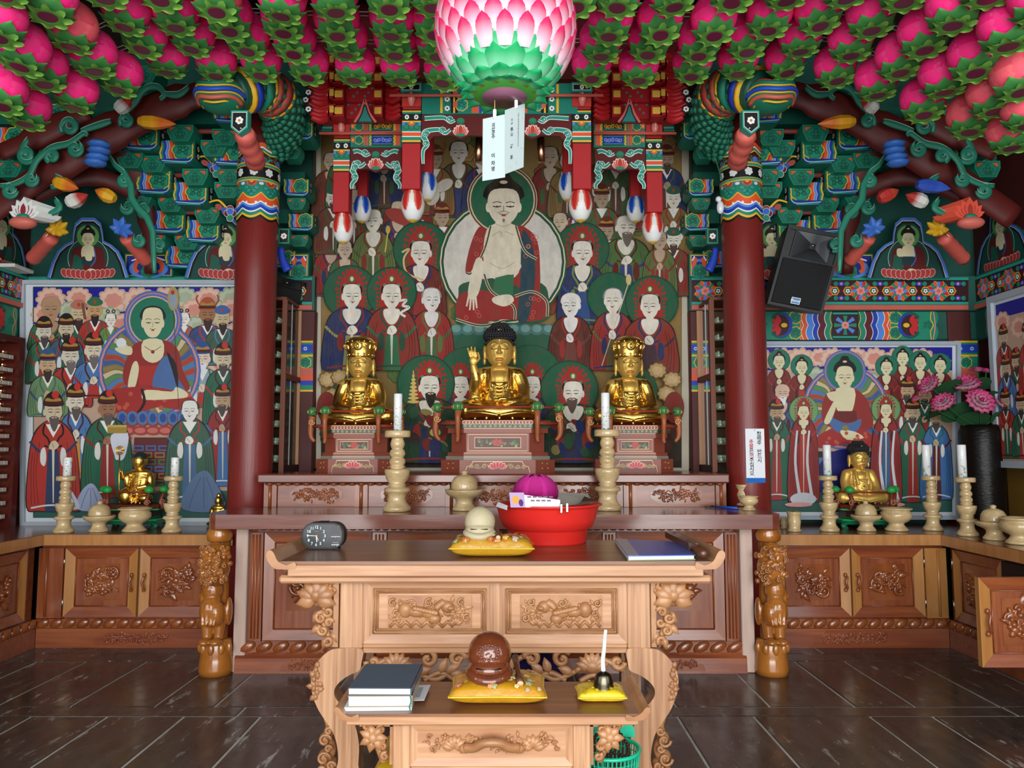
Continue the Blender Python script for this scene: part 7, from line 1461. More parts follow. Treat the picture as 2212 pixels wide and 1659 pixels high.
# --- small seated deities painted between the brackets --------------------------------
def niche(px, label, Y=5.03, hand=0, half=False, fm=None):
 a_ = fm or onY(Y); w_, yb = 92, 600; k = 1
 o = T('painted_niche', label, 'painted panel', tuple(a_(px, yb, 0)), 'painted niches between the brackets'); ol = [(-88, 0), (-78, -34), (-66, -58), (-50, -72), (-34, -80), (-32, -100), (-28, -118), (-14, -130), (14, -130), (28, -118), (32, -100), (34, -80), (50, -72), (66, -58), (78, -34), (88, 0)]
 m = MB('#164e44'); pts = [a_(px + x * 1.02, yb + y, .012) for x, y in ol]; bk = [a_(px + x * 1.02, yb + y, -.15 if fm is None else 0) for x, y in ol]; n = len(ol); m.add(pts + bk, [tuple(range(n))[::-1]] + [(i, i + 1, n + i + 1, n + i) for i in range(n - 1)]); m.build('board', 'paint', o)
 a = Art(lambda x, y, l: a_(px + x, yb + y, .013 + l)); a.name = 'painted_border'; a.poly(ol, '#4a78c8'); a.poly([(x * .93, y * .95) for x, y in ol], WHT); a.poly([(x * .92, y * .94) for x, y in ol], BLK); a.poly([(x * .86, y * .90) for x, y in ol], '#15463e')
 a.begin('painted_deity'); a.ell(0, -42, 44, 44, '#b8d8c8'); a.ell(0, -42, 43, 43, '#16493f'); a.ell(0, -90, 24, 24, '#5f9a52'); a.blob([(-48, -12), (-40, -24), (0, -28), (40, -24), (48, -12), (40, 0), (-40, 0)], '#6a1f1c', 3)
 a.blob([(-18, -68), (-34, -58), (-38, -26), (-44, -18), (0, -14), (44, -18), (38, -26), (34, -58), (18, -68)], '#5e1a1a', 4); a.blob([(-30, -50), (-34, -24), (-44, -18), (-12, -18), (-14, -40)], '#1f5a4a', 3); a.blob([(-11, -68), (11, -68), (14, -46), (0, -36), (-14, -46)], SKIN, 3); a.poly([(-12, -46), (12, -46), (14, -28), (-14, -28)], '#1c3c40'); a.line([(13, -64), (16, -40), (6, -24)], 2.4, '#4a6ab0')
 if hand: a.blob([(-24, -62), (-14, -62), (-14, -46), (-24, -48)], SKIN, 3)
 else: a.blob([(-6, -54), (8, -54), (8, -38), (-4, -38)], SKIN, 3)
 a.blob([(-6, -12), (4, -20), (18, -16), (14, -6), (0, -5)], SKIN, 3); usn(a, 0, -88, 13, 16); facep(a, 0, -82, 12, 14, SKIN, 0)
 a.begin('painted_lotus')
 for k in sorted(range(-5, 6), key=lambda k: -abs(k)): x = k * 10; a.ell(x, -6 + abs(k) * -.9, 8, 11, '#d89a90', k * 7); a.ell(x, -6 + abs(k) * -.9, 6.6, 9.4, '#a83a38', k * 7)
 a.build(o)
niche(190, 'painted niche with hands at the chest left of the court mural centre', hand=0); niche(487, 'painted niche half hidden by the court mural column')
niche(1962, 'painted niche above the vase with one hand raised', hand=1); niche(1668, 'painted niche half hidden by the black loudspeaker', hand=1)
for X, sg, lab in ((XL + .03, 1, 'painted niche on the wall above the lamp shelf'), (XR - .03, -1, 'painted niche on the wall above the leaning painting')):
 niche(95, lab, fm=(lambda X, sg: lambda u, v, l: Vector((X + sg * l, 5.2 - u * MPP(5.2) * (1), SZ(v, 5.2))))(X, sg))
# ------------------------------------------------------------------ brackets under the roof, mirrored about the hall's axis
def MX(v, s): return Vector((2 * HX - v.x, v.y, v.z)) if s < 0 else v
def arm_proto():
 s = MPP(4.8); m = MB(GREEN); m.prism([(-36 * s, -16 * s), (-24 * s, -25 * s), (26 * s, -25 * s), (36 * s, -14 * s), (36 * s, 24 * s), (-36 * s, 24 * s)], 0, .22, '#177058'); b = m.build('bracket_arm', 'paint')
 a = Art(lambda x, y, l: Vector((x * s, -.0006 - l, -y * s))); a.name = 'painted_pattern'; a.rect(-36, -24, 36, 15, '#156a54')
 for x, w, c in ((-36, 4, YEL), (-33, 5, GREEN), (-29, 7, '#1d3fae'), (-23, 6, LBLUE), (-18, 8, ORNG), (-11, 6, '#a8302a'), (-6, 5, '#5c1613')): wave(a, x, -24, 15, 3, w, c, '#b9c4bc' if c in (LBLUE, ORNG) else None, 1.5)
 a.scal(12, -4, 23, 7, YEL); a.scal(12, -4, 21, 7, '#1b7a5e'); cloudm(a, 12, -4, 17, '#1f8a6a', '#0d4034', None); a.line([(32, -23), (32, 14)], 2, YEL, False)
 a.poly([(-36, 15), (-24, 25), (26, 25), (36, 14)], '#1a2f86'); a.line([(-30, 18), (20, 21), (32, 14)], 2, '#8fd0c0'); a.line([(-26, 22), (22, 24)], 2, TEAL, False)
 e = a.build(b)[0]; k = MB(BLK); k.box((36 * s, .02, -12 * s), (36.6 * s, .08, 20 * s), BLK); k.build('end_panel_print', 'paint', b)
 f = Art(lambda x, y, l: Vector((36.7 * s + l, .05 + x * s, 4 * s - y * s))); f.name = 'end_flower_print'
 for yy in (-8, 8): flower(f, 0, yy, 6, WHT, BLK, 5)
 f.build(b); return b
def block_proto():
 s = MPP(4.8); pl = [(-26, 17), (26, 17), (26, 2), (17, -17), (-17, -17), (-26, 2)]; m = MB('#1a8064'); m.prism([(x * s, y * s) for x, y in pl], 0, .13, '#1a8064'); b = m.build('bearing_block', 'paint')
 a = Art(lambda x, y, l: Vector((x * s, -.0006 - l, y * s))); a.name = 'painted_pattern'; a.poly([(x * .84, y * .84 - .5) for x, y in pl], '#0e4a3c'); a.poly([(x * .80, y * .80 - .5) for x, y in pl], '#18735a')
 for sx in (-1, 1): a.poly([(sx * 21, 12), (sx * 9, 12), (sx * 21, 4)], ORNG)
 a.ell(0, -1, 14, 9, '#1d8468');
 for x, y, r_ in ((-7, -2, 5), (7, -2, 5), (0, 4, 5), (-3, -8, 4), (4, -8, 4)): a.ring(x, y, r_, 1.3, '#0c3c30', n=12); a.ring(x, y, r_ * .5, 1, '#0c3c30', n=8)
 a.build(b); return b
ARM, BLOCK = arm_proto(), block_proto()
def place(proto, par, v, s, mir=False):
 c = copy_tree(proto, par); c.location = v - wloc(par); k = s
 c.scale = (-k if mir else k, k, k); return c
arms = [(304, 299, 4.62), (382, 328, 4.66), (499, 332, 4.66), (332, 394, 4.74), (411, 418, 4.78), (362, 479, 4.90), (438, 499, 4.94), (392, 555, 5.04), (240, 300, 4.62), (120, 330, 4.7), (60, 360, 4.8), (20, 300, 4.6), (110, 250, 4.55), (500, 240, 4.5)]
blks = [(389, 287, 4.60), (486, 296, 4.60), (461, 320, 4.63), (330, 354, 4.68), (421, 382, 4.72), (496, 382, 4.72), (490, 410, 4.76), (368, 440, 4.82), (447, 465, 4.88), (403, 522, 4.96), (112, 292, 4.55), (18, 365, 4.66), (280, 345, 4.66), (300, 430, 4.8), (330, 520, 4.95), (310, 160, 4.4), (60, 150, 4.4)]
ctr_arms = [(648, 282, 4.66), (640, 405, 4.9), (650, 480, 5.0), (612, 560, 5.08)]
ctr_blks = [(655, 245, 4.62), (628, 330, 4.75), (640, 440, 4.92), (646, 520, 5.02)]
for sgn, side in ((1, 'court mural'), (-1, 'assembly mural')):
 o = T('bracket_set', 'stacked green painted roof brackets above the ' + side, 'bracket', tuple(MX(P(390, 600, 5.1), sgn)), 'painted roof brackets')
 for x, y, Y in arms: place(ARM, o, MX(P(x, y, Y), sgn), 1.06, sgn < 0)
 for x, y, Y in blks: place(BLOCK, o, MX(P(x, y, Y), sgn), 1.08)
 for y, Y, xe in ((250, 4.75, -30), (345, 4.86, 0), (425, 4.98, 300)):
  m = MB('#12604e'); p0, p1 = MX(P(xe, y + 18, Y), sgn), MX(P(545, y - 18, Y), sgn); m.box((p0.x, Y, p0.z), (p1.x, Y + .08, p1.z)); m.build('tie_board', 'paint', o)
  m = MB('#8a3f38'); a0, a1 = MX(P(330, y + 34, Y - .05), sgn), MX(P(545, y + 34, Y - .05), sgn); m.tube([a0, a1], .016, n=8); m.build('salmon_rod', 'paint', o)
 for cxp, lab in ((320, 0), (645, 1)):
  Y = 5.08; d = MX(P(cxp, 598, Y), sgn); s = MPP(Y); m = MB('#177058'); w2 = 54 if lab == 0 else 22
  m.prism([(d.x - w2 * s, d.z), (d.x - (w2 - 8) * s, d.z - 0), (d.x + w2 * s, d.z), (d.x + w2 * s, d.z + 52 * s), (d.x - w2 * s, d.z + 52 * s)], Y, YB - .004); m.build('drum_block', 'paint', o)
  a = Art(lambda x, y, l, d=d, s=s, Y=Y: Vector((d.x + x * s, Y - .0008 - l, d.z + y * s))); a.name = 'painted_pattern'; a.rect(-w2 + 3, 3, w2 - 3, 49, YEL); a.rect(-w2 + 5, 4, w2 - 5, 47, '#1a2f86'); a.ell(0, 18, w2 * .8, 22, LBLUE); a.ell(0, 18, w2 * .62, 16, '#1a2f86')
  for sx in (-1, 1): a.line([(sx * 6, 42), (sx * w2 * .45, 36), (sx * w2 * .55, 18), (sx * w2 * .4, 10)], [11, 7], ORNG); a.line([(sx * 10, 46), (sx * w2 * .7, 36)], 3, WHT, False)
  cloudm(a, 0, 12, 17, GREEN, DGREEN, None); a.build(o)
 c = T('bracket_set', 'narrow painted bracket stack between column and altar painting on the ' + side + ' side', 'bracket', tuple(MX(P(645, 600, 5.1), sgn)), 'painted roof brackets')
 for x, y, Y in ctr_arms: place(ARM, c, MX(P(x, y, Y), sgn), .8, sgn < 0)
 for x, y, Y in ctr_blks: place(BLOCK, c, MX(P(x, y, Y), sgn), .8)
 for y in (300, 390, 470): m = MB('#12604e'); p0, p1 = MX(P(606, y + 16, 5.1), sgn), MX(P(662, y - 14, 5.1), sgn); m.box((p0.x, 5.06, p0.z), (p1.x, 5.2, p1.z)); m.build('tie_board', 'paint', c)
 q = MX(P(613, 510, 4.75), sgn); s = MPP(4.75); m = MB('#1d8468'); m.box((q.x - 12 * s, 4.75, q.z - 17 * s), (q.x + 12 * s, 4.79, q.z + 17 * s)); m.build('flower_plate', 'paint', c)
 a = Art(lambda x, y, l, q=q, s=s: Vector((q.x + x * s, 4.7494 - l, q.z + y * s))); a.name = 'painted_flower_print'; a.rect(-9, -14, 9, 14, BLK); flower(a, 0, 0, 7, WHT, '#a02020', 6, YEL); a.build(c)
 m = MB('#1d3fae'); pts = [MX(P(x, y, 4.78), sgn) for x, y in ((606, 535), (610, 560), (622, 585))]; m.tube(crv(pts, 4), [.02, .035, .03], n=8, flat=((0, 1, 0), .5)); m.build('curved_strut', 'paint', c)
 # winged flower ornaments painted on the boards
 a = Art(lambda x, y, l, sgn=sgn: MX(P(x, y, 4.74 - l), sgn)); a.name = 'painted_flower_print'
 for x, y in ((467, 350), (497, 445)):
  a.line([(x - 45, y - 8), (x - 25, y - 12), (x - 8, y + 4)], [3, 5], YEL); a.ell(x - 24, y + 2, 9, 6, '#a84a44', 30); a.ell(x - 10, y + 10, 10, 7, '#3a5ab0', 30); a.ell(x + 14, y + 10, 9, 7, '#3a5ab0', -30)
  for dx, dy, c2 in ((-6, 16, '#5c1a22'), (6, 16, '#5c1a22'), (0, 6, '#8a2a34'), (0, 12, '#3a6ac8'), (0, 26, GREEN)): a.ell(x + dx, y + dy, 8, 8, '#c8c8c0'); a.ell(x + dx, y + dy, 7, 7, c2)
 a.build(o)
for p_ in (ARM, BLOCK):
 for ch in list(p_.children): bpy.data.objects.remove(ch)
 bpy.data.objects.remove(p_)
# ------------------------------------------------------------------ carved vines with lotus buds in the two corners
def bud(m, p, d, L, r, c1, c2, flip=1):
 """faceted bud from p along direction d"""
 d = d.normalized(); a = d.cross(Vector((0, 1, 0))).normalized(); b = a.cross(d); N = 7; prof = ((0, .55), (.15, .9), (.4, 1), (.65, .8), (.85, .42), (1, .02)); vs = []; cc = []
 for i, (t, k) in enumerate(prof):
  for j in range(N): w_ = 2 * PI * j / N; vs.append(p + d * L * t + (a * cos(w_) + b * sin(w_)) * r * k); cc.append(c1 if t < .5 else c2)
 fs = [(i * N + j, i * N + (j + 1) % N, (i + 1) * N + (j + 1) % N, (i + 1) * N + j) for i in range(len(prof) - 1) for j in range(N)] + [tuple(range(N))[::-1]]
 m.add(vs, fs, cc)
def vines(sgn, side, lotus_c, alt):
 PX = lambda x, y, Y: MX(P(x, y, Y), sgn)
 o = T('vine_carving', 'dark red carved corner arms with green scrolls above the ' + side, 'carving', tuple(PX(60, 600, 5.0)), 'carved vines in the upper corners')
 for path, r, Y0, Y1 in ((((-40, 470), (60, 400), (160, 330), (250, 280), (330, 240), (430, 205), (520, 200)), (30, 46, 40, 30), 4.5, 4.45), (((230, 270), (270, 330), (300, 400), (318, 480), (325, 590)), (34, 30, 22, 14), 4.6, 5.0), (((60, 420), (130, 390), (210, 380), (300, 420)), (30, 26, 20), 4.6, 4.8), (((0, 330), (90, 290), (190, 240)), (20, 30, 24), 4.5, 4.5)):
  n = len(path); pts = [PX(x, y, Y0 + (Y1 - Y0) * i / (n - 1)) for i, (x, y) in enumerate(path)]; q = crv(pts, 5); s = MPP(4.6); rr2 = [r[min(int(i * len(r) / len(q)), len(r) - 1)] * s for i in range(len(q))]; m = MB('#5a1d18'); m.tube(q, rr2, n=12, flat=((0, 1, 0), .45)); m.build('curved_arm', 'paint', o)
 sp = MPP(4.42); strokes = [[(0, 402), (30, 398), (62, 380), (80, 345), (112, 320), (150, 310), (178, 290), (190, 292)], spiral(150, 275, 20, 5, PI * .8, 1.2), spiral(57, 335, 18, 4, .5, 1.4), spiral(163, 322, 15, 4, -1, 1.3), spiral(112, 338, 14, 4, 2, 1.2), spiral(68, 388, 13, 4, -.6, 1.1), spiral(22, 412, 15, 4, 0, 1.2), [(175, 283), (215, 270), (240, 262)], [(262, 252), (290, 225), (305, 200), (322, 188), (345, 190), (355, 205), (345, 215)], [(355, 203), (385, 205), (408, 188)], spiral(272, 262, 14, 4, 2.4, 1.3), [(232, 330), (250, 358), (268, 372), (282, 400), (285, 430), (300, 452), (318, 470), (330, 500), (332, 560), (334, 590)], spiral(275, 448, 13, 3, 3.4, -1.1), spiral(312, 455, 14, 3, 1, 1.2), spiral(300, 520, 12, 3, 4, -1.2), spiral(345, 530, 13, 3, 1, 1.2), spiral(268, 390, 12, 3, 0, 1.2), [(60, 300), (50, 320), (58, 335)], [(110, 405), (140, 395), (120, 380)], [(100, 465), (128, 450), (120, 430)]]
 for st in strokes:
  Y = 4.36 if st[0][1] < 420 or st[0][0] < 200 else 4.55; pts = [PX(x, y, Y) for x, y in (crv(st, 4) if len(st) < 10 else st)]
  m = MB('#22775f'); n = len(pts); rad = [.013 + .009 * sin(PI * i / (n - 1)) for i in range(n)]; m.tube(pts, rad, n=8, flat=((0, 1, 0), .5)); t_ = m.build('green_scroll', 'paint', o)
  e = MB('#a9cdbd'); off = Vector((0, -.008, 0)); e.tube([p + Vector((0, -.006, rad[i] * .9)) for i, p in enumerate(pts)], .002, n=4); e.build('white_edge', 'paint', t_)
 yc, oc, rc, bc, wc = ('#d89a18', '#c8641c'), ('#d8a020', '#d07020'), ('#d4d4cc', '#b0342c'), ('#3a68b8', '#2a50a0'), ('#dfe2dc', '#dfe2dc')
 B = [(300, 262, 380, 268, 16, yc, 4.25, 'orange tipped bud'), (118, 392, 170, 408, 16, yc, 4.25, 'orange tipped bud'), (248, 430, 205, 410, 16, oc if not alt else ('#b03028', '#c04830'), 4.3, 'orange tipped bud'), (145, 440, 190, 420, 17, rc, 4.3, 'white bud with red tip'), (252, 240, 285, 212, 16, ('#d8d8d0', '#b0342c'), 4.2, 'white bud with red tip')]
 if alt: B[1] = (165, 398, 92, 408, 16, ('#2f4fb0', '#3a62c8'), 4.25, 'blue bud')
 for x0, y0, x1, y1, r, (c1, c2), Y, nm in B:
  m = MB(); p0, p1 = PX(x0, y0, Y), PX(x1, y1, Y); bud(m, p0, p1 - p0, (p1 - p0).length, r * MPP(Y), c1, c2); b_ = m.build('lotus_bud', 'paint', o); b_['label'] = nm
 m = MB('#3a6fc0')                                                              # hanging blue lotus of folded petals
 for i, (x, y) in enumerate(((214, 312), (214, 326), (210, 340), (206, 352))): p = PX(x, y, 4.2 + .004 * i); s = MPP(4.2); m.ell(p, (26 * s, 24 * s, 9 * s), nu=7, nv=4)
 b_ = m.build('blue_lotus', 'paint', o)
 for (cx, cy, col, dirs, stem) in ((122, 498, '#c89a1c', ((-22, -2), (-12, -22), (8, -26), (22, -16), (24, 4), (10, 10), (-8, 8)), ((112, 512), (92, 535), (70, 560))), (262, 496, '#3a68b8', ((-24, -6), (-16, -22), (4, -26), (20, -10), (24, 8), (12, 16), (-14, 6)), ((272, 512), (295, 538), (318, 565)))):
  m = MB(col); s = MPP(4.5)
  for dx, dy in dirs: p0, p1 = PX(cx, cy, 4.5), PX(cx + dx * 1.1, cy + dy * 1.1, 4.46); bud(m, p0, p1 - p0, (p1 - p0).length, 9 * s, col, col)
  m.build('open_lotus', 'paint', o); q = [PX(x, y, 4.55 + .1 * i) for i, (x, y) in enumerate(stem)]; q = crv(q, 4)
  m = MB('#cf5f52'); m.tube(q, [15 * s * (1 + .12 * (i % 2)) for i in range(len(q))], n=10); st = m.build('salmon_stem', 'paint', o); m = MB('#f0e0d8'); m.tube([p_ if isinstance(p_, Vector) else Vector(p_) + Vector((0, -15.5 * s, .004)) for p_ in q], .0035, n=5); m.build('stripe', 'paint', st)
 # big open flower at the picture edge
 s = MPP(4.3); c0 = PX(52, 470, 4.3); m = MB()
 def W_(x, y): return c0 + Vector((sgn * x * s, 0, y * s))
 for k in sorted(range(7), key=lambda k: -abs(k - 3)):
  t = PI / 2 + (k - 3) * .40; L = 46 - 3 * abs(k - 3); ol = [(.0, .1), (.35, .22), (.7, .18), (1, 0), (.7, -.18), (.35, -.22), (0, -.1)]
  ol = [(u * L * cos(t) - v * L * sin(t), u * L * sin(t) + v * L * cos(t)) for u, v in ol]; y0 = c0.y - .004 * (3 - abs(k - 3)); n = 7
  m.add([W_(x, y) + Vector((0, y0 - c0.y, 0)) for x, y in ol] + [W_(x + 26, y * .86 + 2) + Vector((0, .10, 0)) for x, y in ol], [tuple(range(n))] + [(i, n + i, n + (i + 1) % n, (i + 1) % n) for i in range(n)], lotus_c[0])
  m.add([W_(x * .62 + .2 * L * .3 * cos(t), y * .62 + .06 * L) + Vector((0, y0 - c0.y - .0015, 0)) for x, y in ol], [tuple(range(n))], lotus_c[1])
 m.ell(W_(0, 0) + Vector((0, -.012, 0)), (14 * s, .02, 8 * s), GREEN); fl2 = m.build('lotus_flower', 'paint', o)
 m = MB('#cf6a5c'); m.ell(W_(-2, -12), (30 * s, .05, 14 * s)); m.build('flower_cup', 'paint', o)
 # dragon leaning out of the column top
 d = T('dragon_carving', 'painted dragon head leaning from the column top on the ' + side + ' side', 'carving', tuple(PX(590, 330, 4.66)), 'carved dragons on the columns')
 b = MB('#12503e'); q = crv([PX(585, 330, 4.70), PX(612, 280, 4.55), PX(605, 225, 4.35), PX(560, 190, 4.15), PX(500, 200, 4.0)], 6); s = MPP(4.4); rad = [36 * s, 44 * s, 48 * s, 46 * s, 42 * s]; b.tube(q, [rad[min(int(i * 5 / len(q)), 4)] for i in range(len(q))], n=16); b.build('scaled_neck', 'paint', d)
 m = MB('#247a5e')
 for i in range(2, len(q) - 4):
  for k in range(13):
   t = 2 * PI * (k + .5 * (i % 2)) / 13; r = rad[min(int(i * 5 / len(q)), 4)]; p = Vector(q[i]); dd = (Vector(q[i + 1]) - Vector(q[i - 1])).normalized(); A = dd.cross(Vector((1, 0, 0))).normalized(); B_ = A.cross(dd); m.ell(p + (A * cos(t) + B_ * sin(t)) * r * .935, (8 * s, 8 * s, 8 * s), nu=6, nv=4)
 m.build('scale_pattern', 'paint', d)
 for i, (f, c2, w_) in enumerate(((.62, YEL, 4), (.66, '#b8463a', 9), (.72, '#c8604f', 8), (.78, YEL, 4), (.82, GREEN, 9), (.88, '#1d3fae', 7), (.93, YEL, 4))):
  k = int(f * (len(q) - 1)); p = Vector(q[k]); dd = (Vector(q[min(k + 1, len(q) - 1)]) - Vector(q[k - 1])).normalized(); m = MB(c2); m.tube([p - dd * w_ * s, p + dd * w_ * s], 50 * s, n=18); m.build('collar_band', 'paint', d)
 h = MB('#1d7a5c'); c0 = PX(478, 212, 3.98); s = MPP(4.0); h.ell(c0, (54 * s, .14, 34 * s), nu=18, nv=12); h.build('head', 'paint', d)
 for zz, c2, r0 in ((-24, YEL, .006), (-17, '#c8604f', .012), (-9, YEL, .005), (-2, '#1d4fbe', .012), (7, YEL, .005), (14, '#157058', .012), (22, '#a8402c', .010), (28, YEL, .005)):
  k = math.sqrt(1 - (zz / 34) ** 2); m = MB(c2); m.tube([c0 + Vector((54 * s * k * cos(t_), -.142 * k * sin(t_), zz * s + .012 * sin(3 * t_))) for t_ in [PI * i / 16 for i in range(17)]], r0, n=6); m.build('painted_crest', 'paint', d)
 p = PX(517, 262, 3.85); s = MPP(3.85); hx = lambda k: [(-19 * k, 25 * k), (19 * k, 25 * k), (19 * k, -14 * k), (0, -30 * k), (-19 * k, -14 * k)]
 m = MB('#2a9a86'); m.prism([(p.x + x * s, p.z + y * s) for x, y in hx(1)], p.y, p.y + .05); pl = m.build('flower_plaque', 'paint', d)
 a = Art(lambda x, y, l: Vector((p.x + x * s, p.y - .0006 - l, p.z + y * s))); a.name = 'painted_flower_print'; a.poly(hx(.85), WHT); a.poly(hx(.8), BLK); flower(a, 0, 2, 9, WHT, '#a02020', 6, YEL); a.build(pl)
 q = crv([PX(x, y, 3.9 + .1 * i) for i, (x, y) in enumerate(((528, 285), (535, 310), (548, 335), (552, 352)))], 4); m = MB('#d8655a'); m.tube(q, [(20 + 2.5 * (i % 3)) * s for i in range(len(q))], n=10); st = m.build('salmon_stem', 'paint', d); m = MB('#f4e8e0'); m.tube([Vector(v) + Vector((0, -22 * s, 0)) for v in q], .005, n=5); m.build('stripe', 'paint', st)
vines(1, 'court mural', ('#d9dcd6', '#8e2432'), False); vines(-1, 'assembly mural', ('#d8523c', '#a83028'), True)
# ------------------------------------------------------------------ hanging canopy over the altar
def CP(x, y, Y, s): return MX(P(x, y, Y), s)
cn = T('canopy', 'red and green painted canopy hanging above the altar', 'canopy', tuple(P(1080, 262, 4.6)))
YA_, YB_ = 4.60, 4.20
def cpost(s, xa, xb, yt, yb_, Y, painted, w3=None):
 a0, a1 = CP(xa, yb_, Y, s), CP(xb, yt, Y, s); x0, x1 = min(a0.x, a1.x), max(a0.x, a1.x); m = MB('#ab1d22'); m.box((x0, Y, a0.z), (x1, Y + (x1 - x0), a1.z), bev=.004); po = m.build('hanging_post', 'paint', cn)
 if painted:
  W2 = (xb - xa) / 2; xm = (x0 + x1) / 2; k = (x1 - x0) / (xb - xa)
  for face in (0, 1):                                                        # front and the side turned to the axis
   fmap = (lambda x, y, l: Vector((xm + x * k, Y - .0006 - l, SZ(y, Y)))) if face == 0 else ((lambda x, y, l: Vector(((x1 + .0006 + l) if xm < HX else (x0 - .0006 - l), Y + (x1 - x0) / 2 + (x * k if xm < HX else -x * k), SZ(y, Y)))))
   a = Art(fmap); a.name = 'painted_band_pattern'; y = yt + 52
   for dy, h, c2 in ((0, 3, BLK), (3, 3, YEL), (6, 4, GREEN), (10, 15, BLK), (25, 3, YEL), (28, 22, GREEN), (48, 3, WHT), (50, 8, ORNG), (58, 3, WHT), (60, 8, GREEN), (67, 4, YEL), (71, 3, BLK)): a.rect(-W2, y + dy, W2, y + dy + h, c2)
   for dx in (-W2 * .5, W2 * .5): flower(a, dx, y + 17, 5.4, WHT, BLK, 6)
   for dx in (-12, 0, 12): a.ring(dx, y + 38, 7, 1.6, DGREEN, n=12)
   a.ell(0, y + 31, 8, 5, '#d85a4a'); a.ell(0, y + 29, 4, 3, YEL); a.rect(-W2, y + 28, -W2 + 6, y + 35, LBLUE); a.rect(W2 - 6, y + 28, W2, y + 35, LBLUE); a.build(po)
  m = MB('#1d8f7a'); cx, w2 = (x0 + x1) / 2, (x1 - x0) / 2; m.box((cx - w2 * 1.12, Y - .03, SZ(yt + 19, Y)), (cx + w2 * 1.12, Y + .1, SZ(yt - 1, Y))); cap = m.build('cap_block', 'paint', cn)
  a = Art(lambda x, y, l: Vector((cx + x * k, Y - .0306 - l, SZ(y, Y)))); a.name = 'painted_flower_print'; a.rect(-W2 * .95, yt + 3, W2 * .95, yt + 16, WHT); a.rect(-W2 * .9, yt + 4, W2 * .9, yt + 15, BLK); flower(a, 0, yt + 9.5, 5, WHT, BLK, 6); a.build(cap)
  m = MB('#d0625a'); m.box((cx - w2 * 1.02, Y - .012, SZ(yt + 48, Y)), (cx + w2 * 1.02, Y, SZ(yt + 20, Y)), '#b8322c'); m.tube([(cx, Y - .02, SZ(yt + 22, Y)), (cx + .002, Y - .026, SZ(yt + 35, Y)), (cx, Y - .016, SZ(yt + 48, Y))], [.02, .024, .012], '#d87a70', n=8); m.tube([(cx + .003, Y - .046, SZ(yt + 23, Y)), (cx + .003, Y - .046, SZ(yt + 42, Y))], .003, '#f4d8d0', n=5); m.build('tongue_bracket', 'paint', cn)
 return x0, x1, a0.z
def cbud(s, px, y0, y1, Y, w_, c1, c2):
 """striped lotus bud hanging from a post"""
 a0 = CP(px, y0, Y, s); z1 = SZ(y1, Y); H = a0.z - z1; r = w_ / 2 * MPP(Y); prof = [(.62, 0), (.86, .18), (1, .42), (.93, .62), (.66, .84), (.3, .97), (.03, 1)]; NV, NU = 20, 72; vs = []; cc = []; fs = []
 c0 = Vector((a0.x, Y + r, a0.z)); N = 5
 def pr(t):
  for (r0, t0), (r1, t1) in zip(prof, prof[1:]):
   if t <= t1: return r0 + (r1 - r0) * (t - t0) / (t1 - t0)
  return .03
 for i in range(NV + 1):
  t = i / NV
  for k in range(NU):
   w2 = 2 * PI * k / NU; f = (k * N / NU + .25) % 1; e = abs(f - .5) * 2; vs.append((c0.x + pr(t) * r * cos(w2), c0.y + pr(t) * r * sin(w2), c0.z - t * H))
   lim = .74 * math.sqrt(max(0, 1 - (t / .70) ** 2.2)) if t < .70 else -1; cc.append(c1 if e < lim * .6 else (c2 if e < lim else '#e2e4e0'))
   if t > .93: cc[-1] = '#d0a838'
 fs = [(i * NU + k, (i + 1) * NU + k, (i + 1) * NU + (k + 1) % NU, i * NU + (k + 1) % NU) for i in range(NV) for k in range(NU)] + [tuple(range(NU))]
 m = MB(); m.add(vs, fs, cc, True); m.build('striped_bud', 'gloss_paint', cn)
REDB, BLUB = ('#c0302c', '#dd6a50'), ('#1f47b0', '#5a92d8')
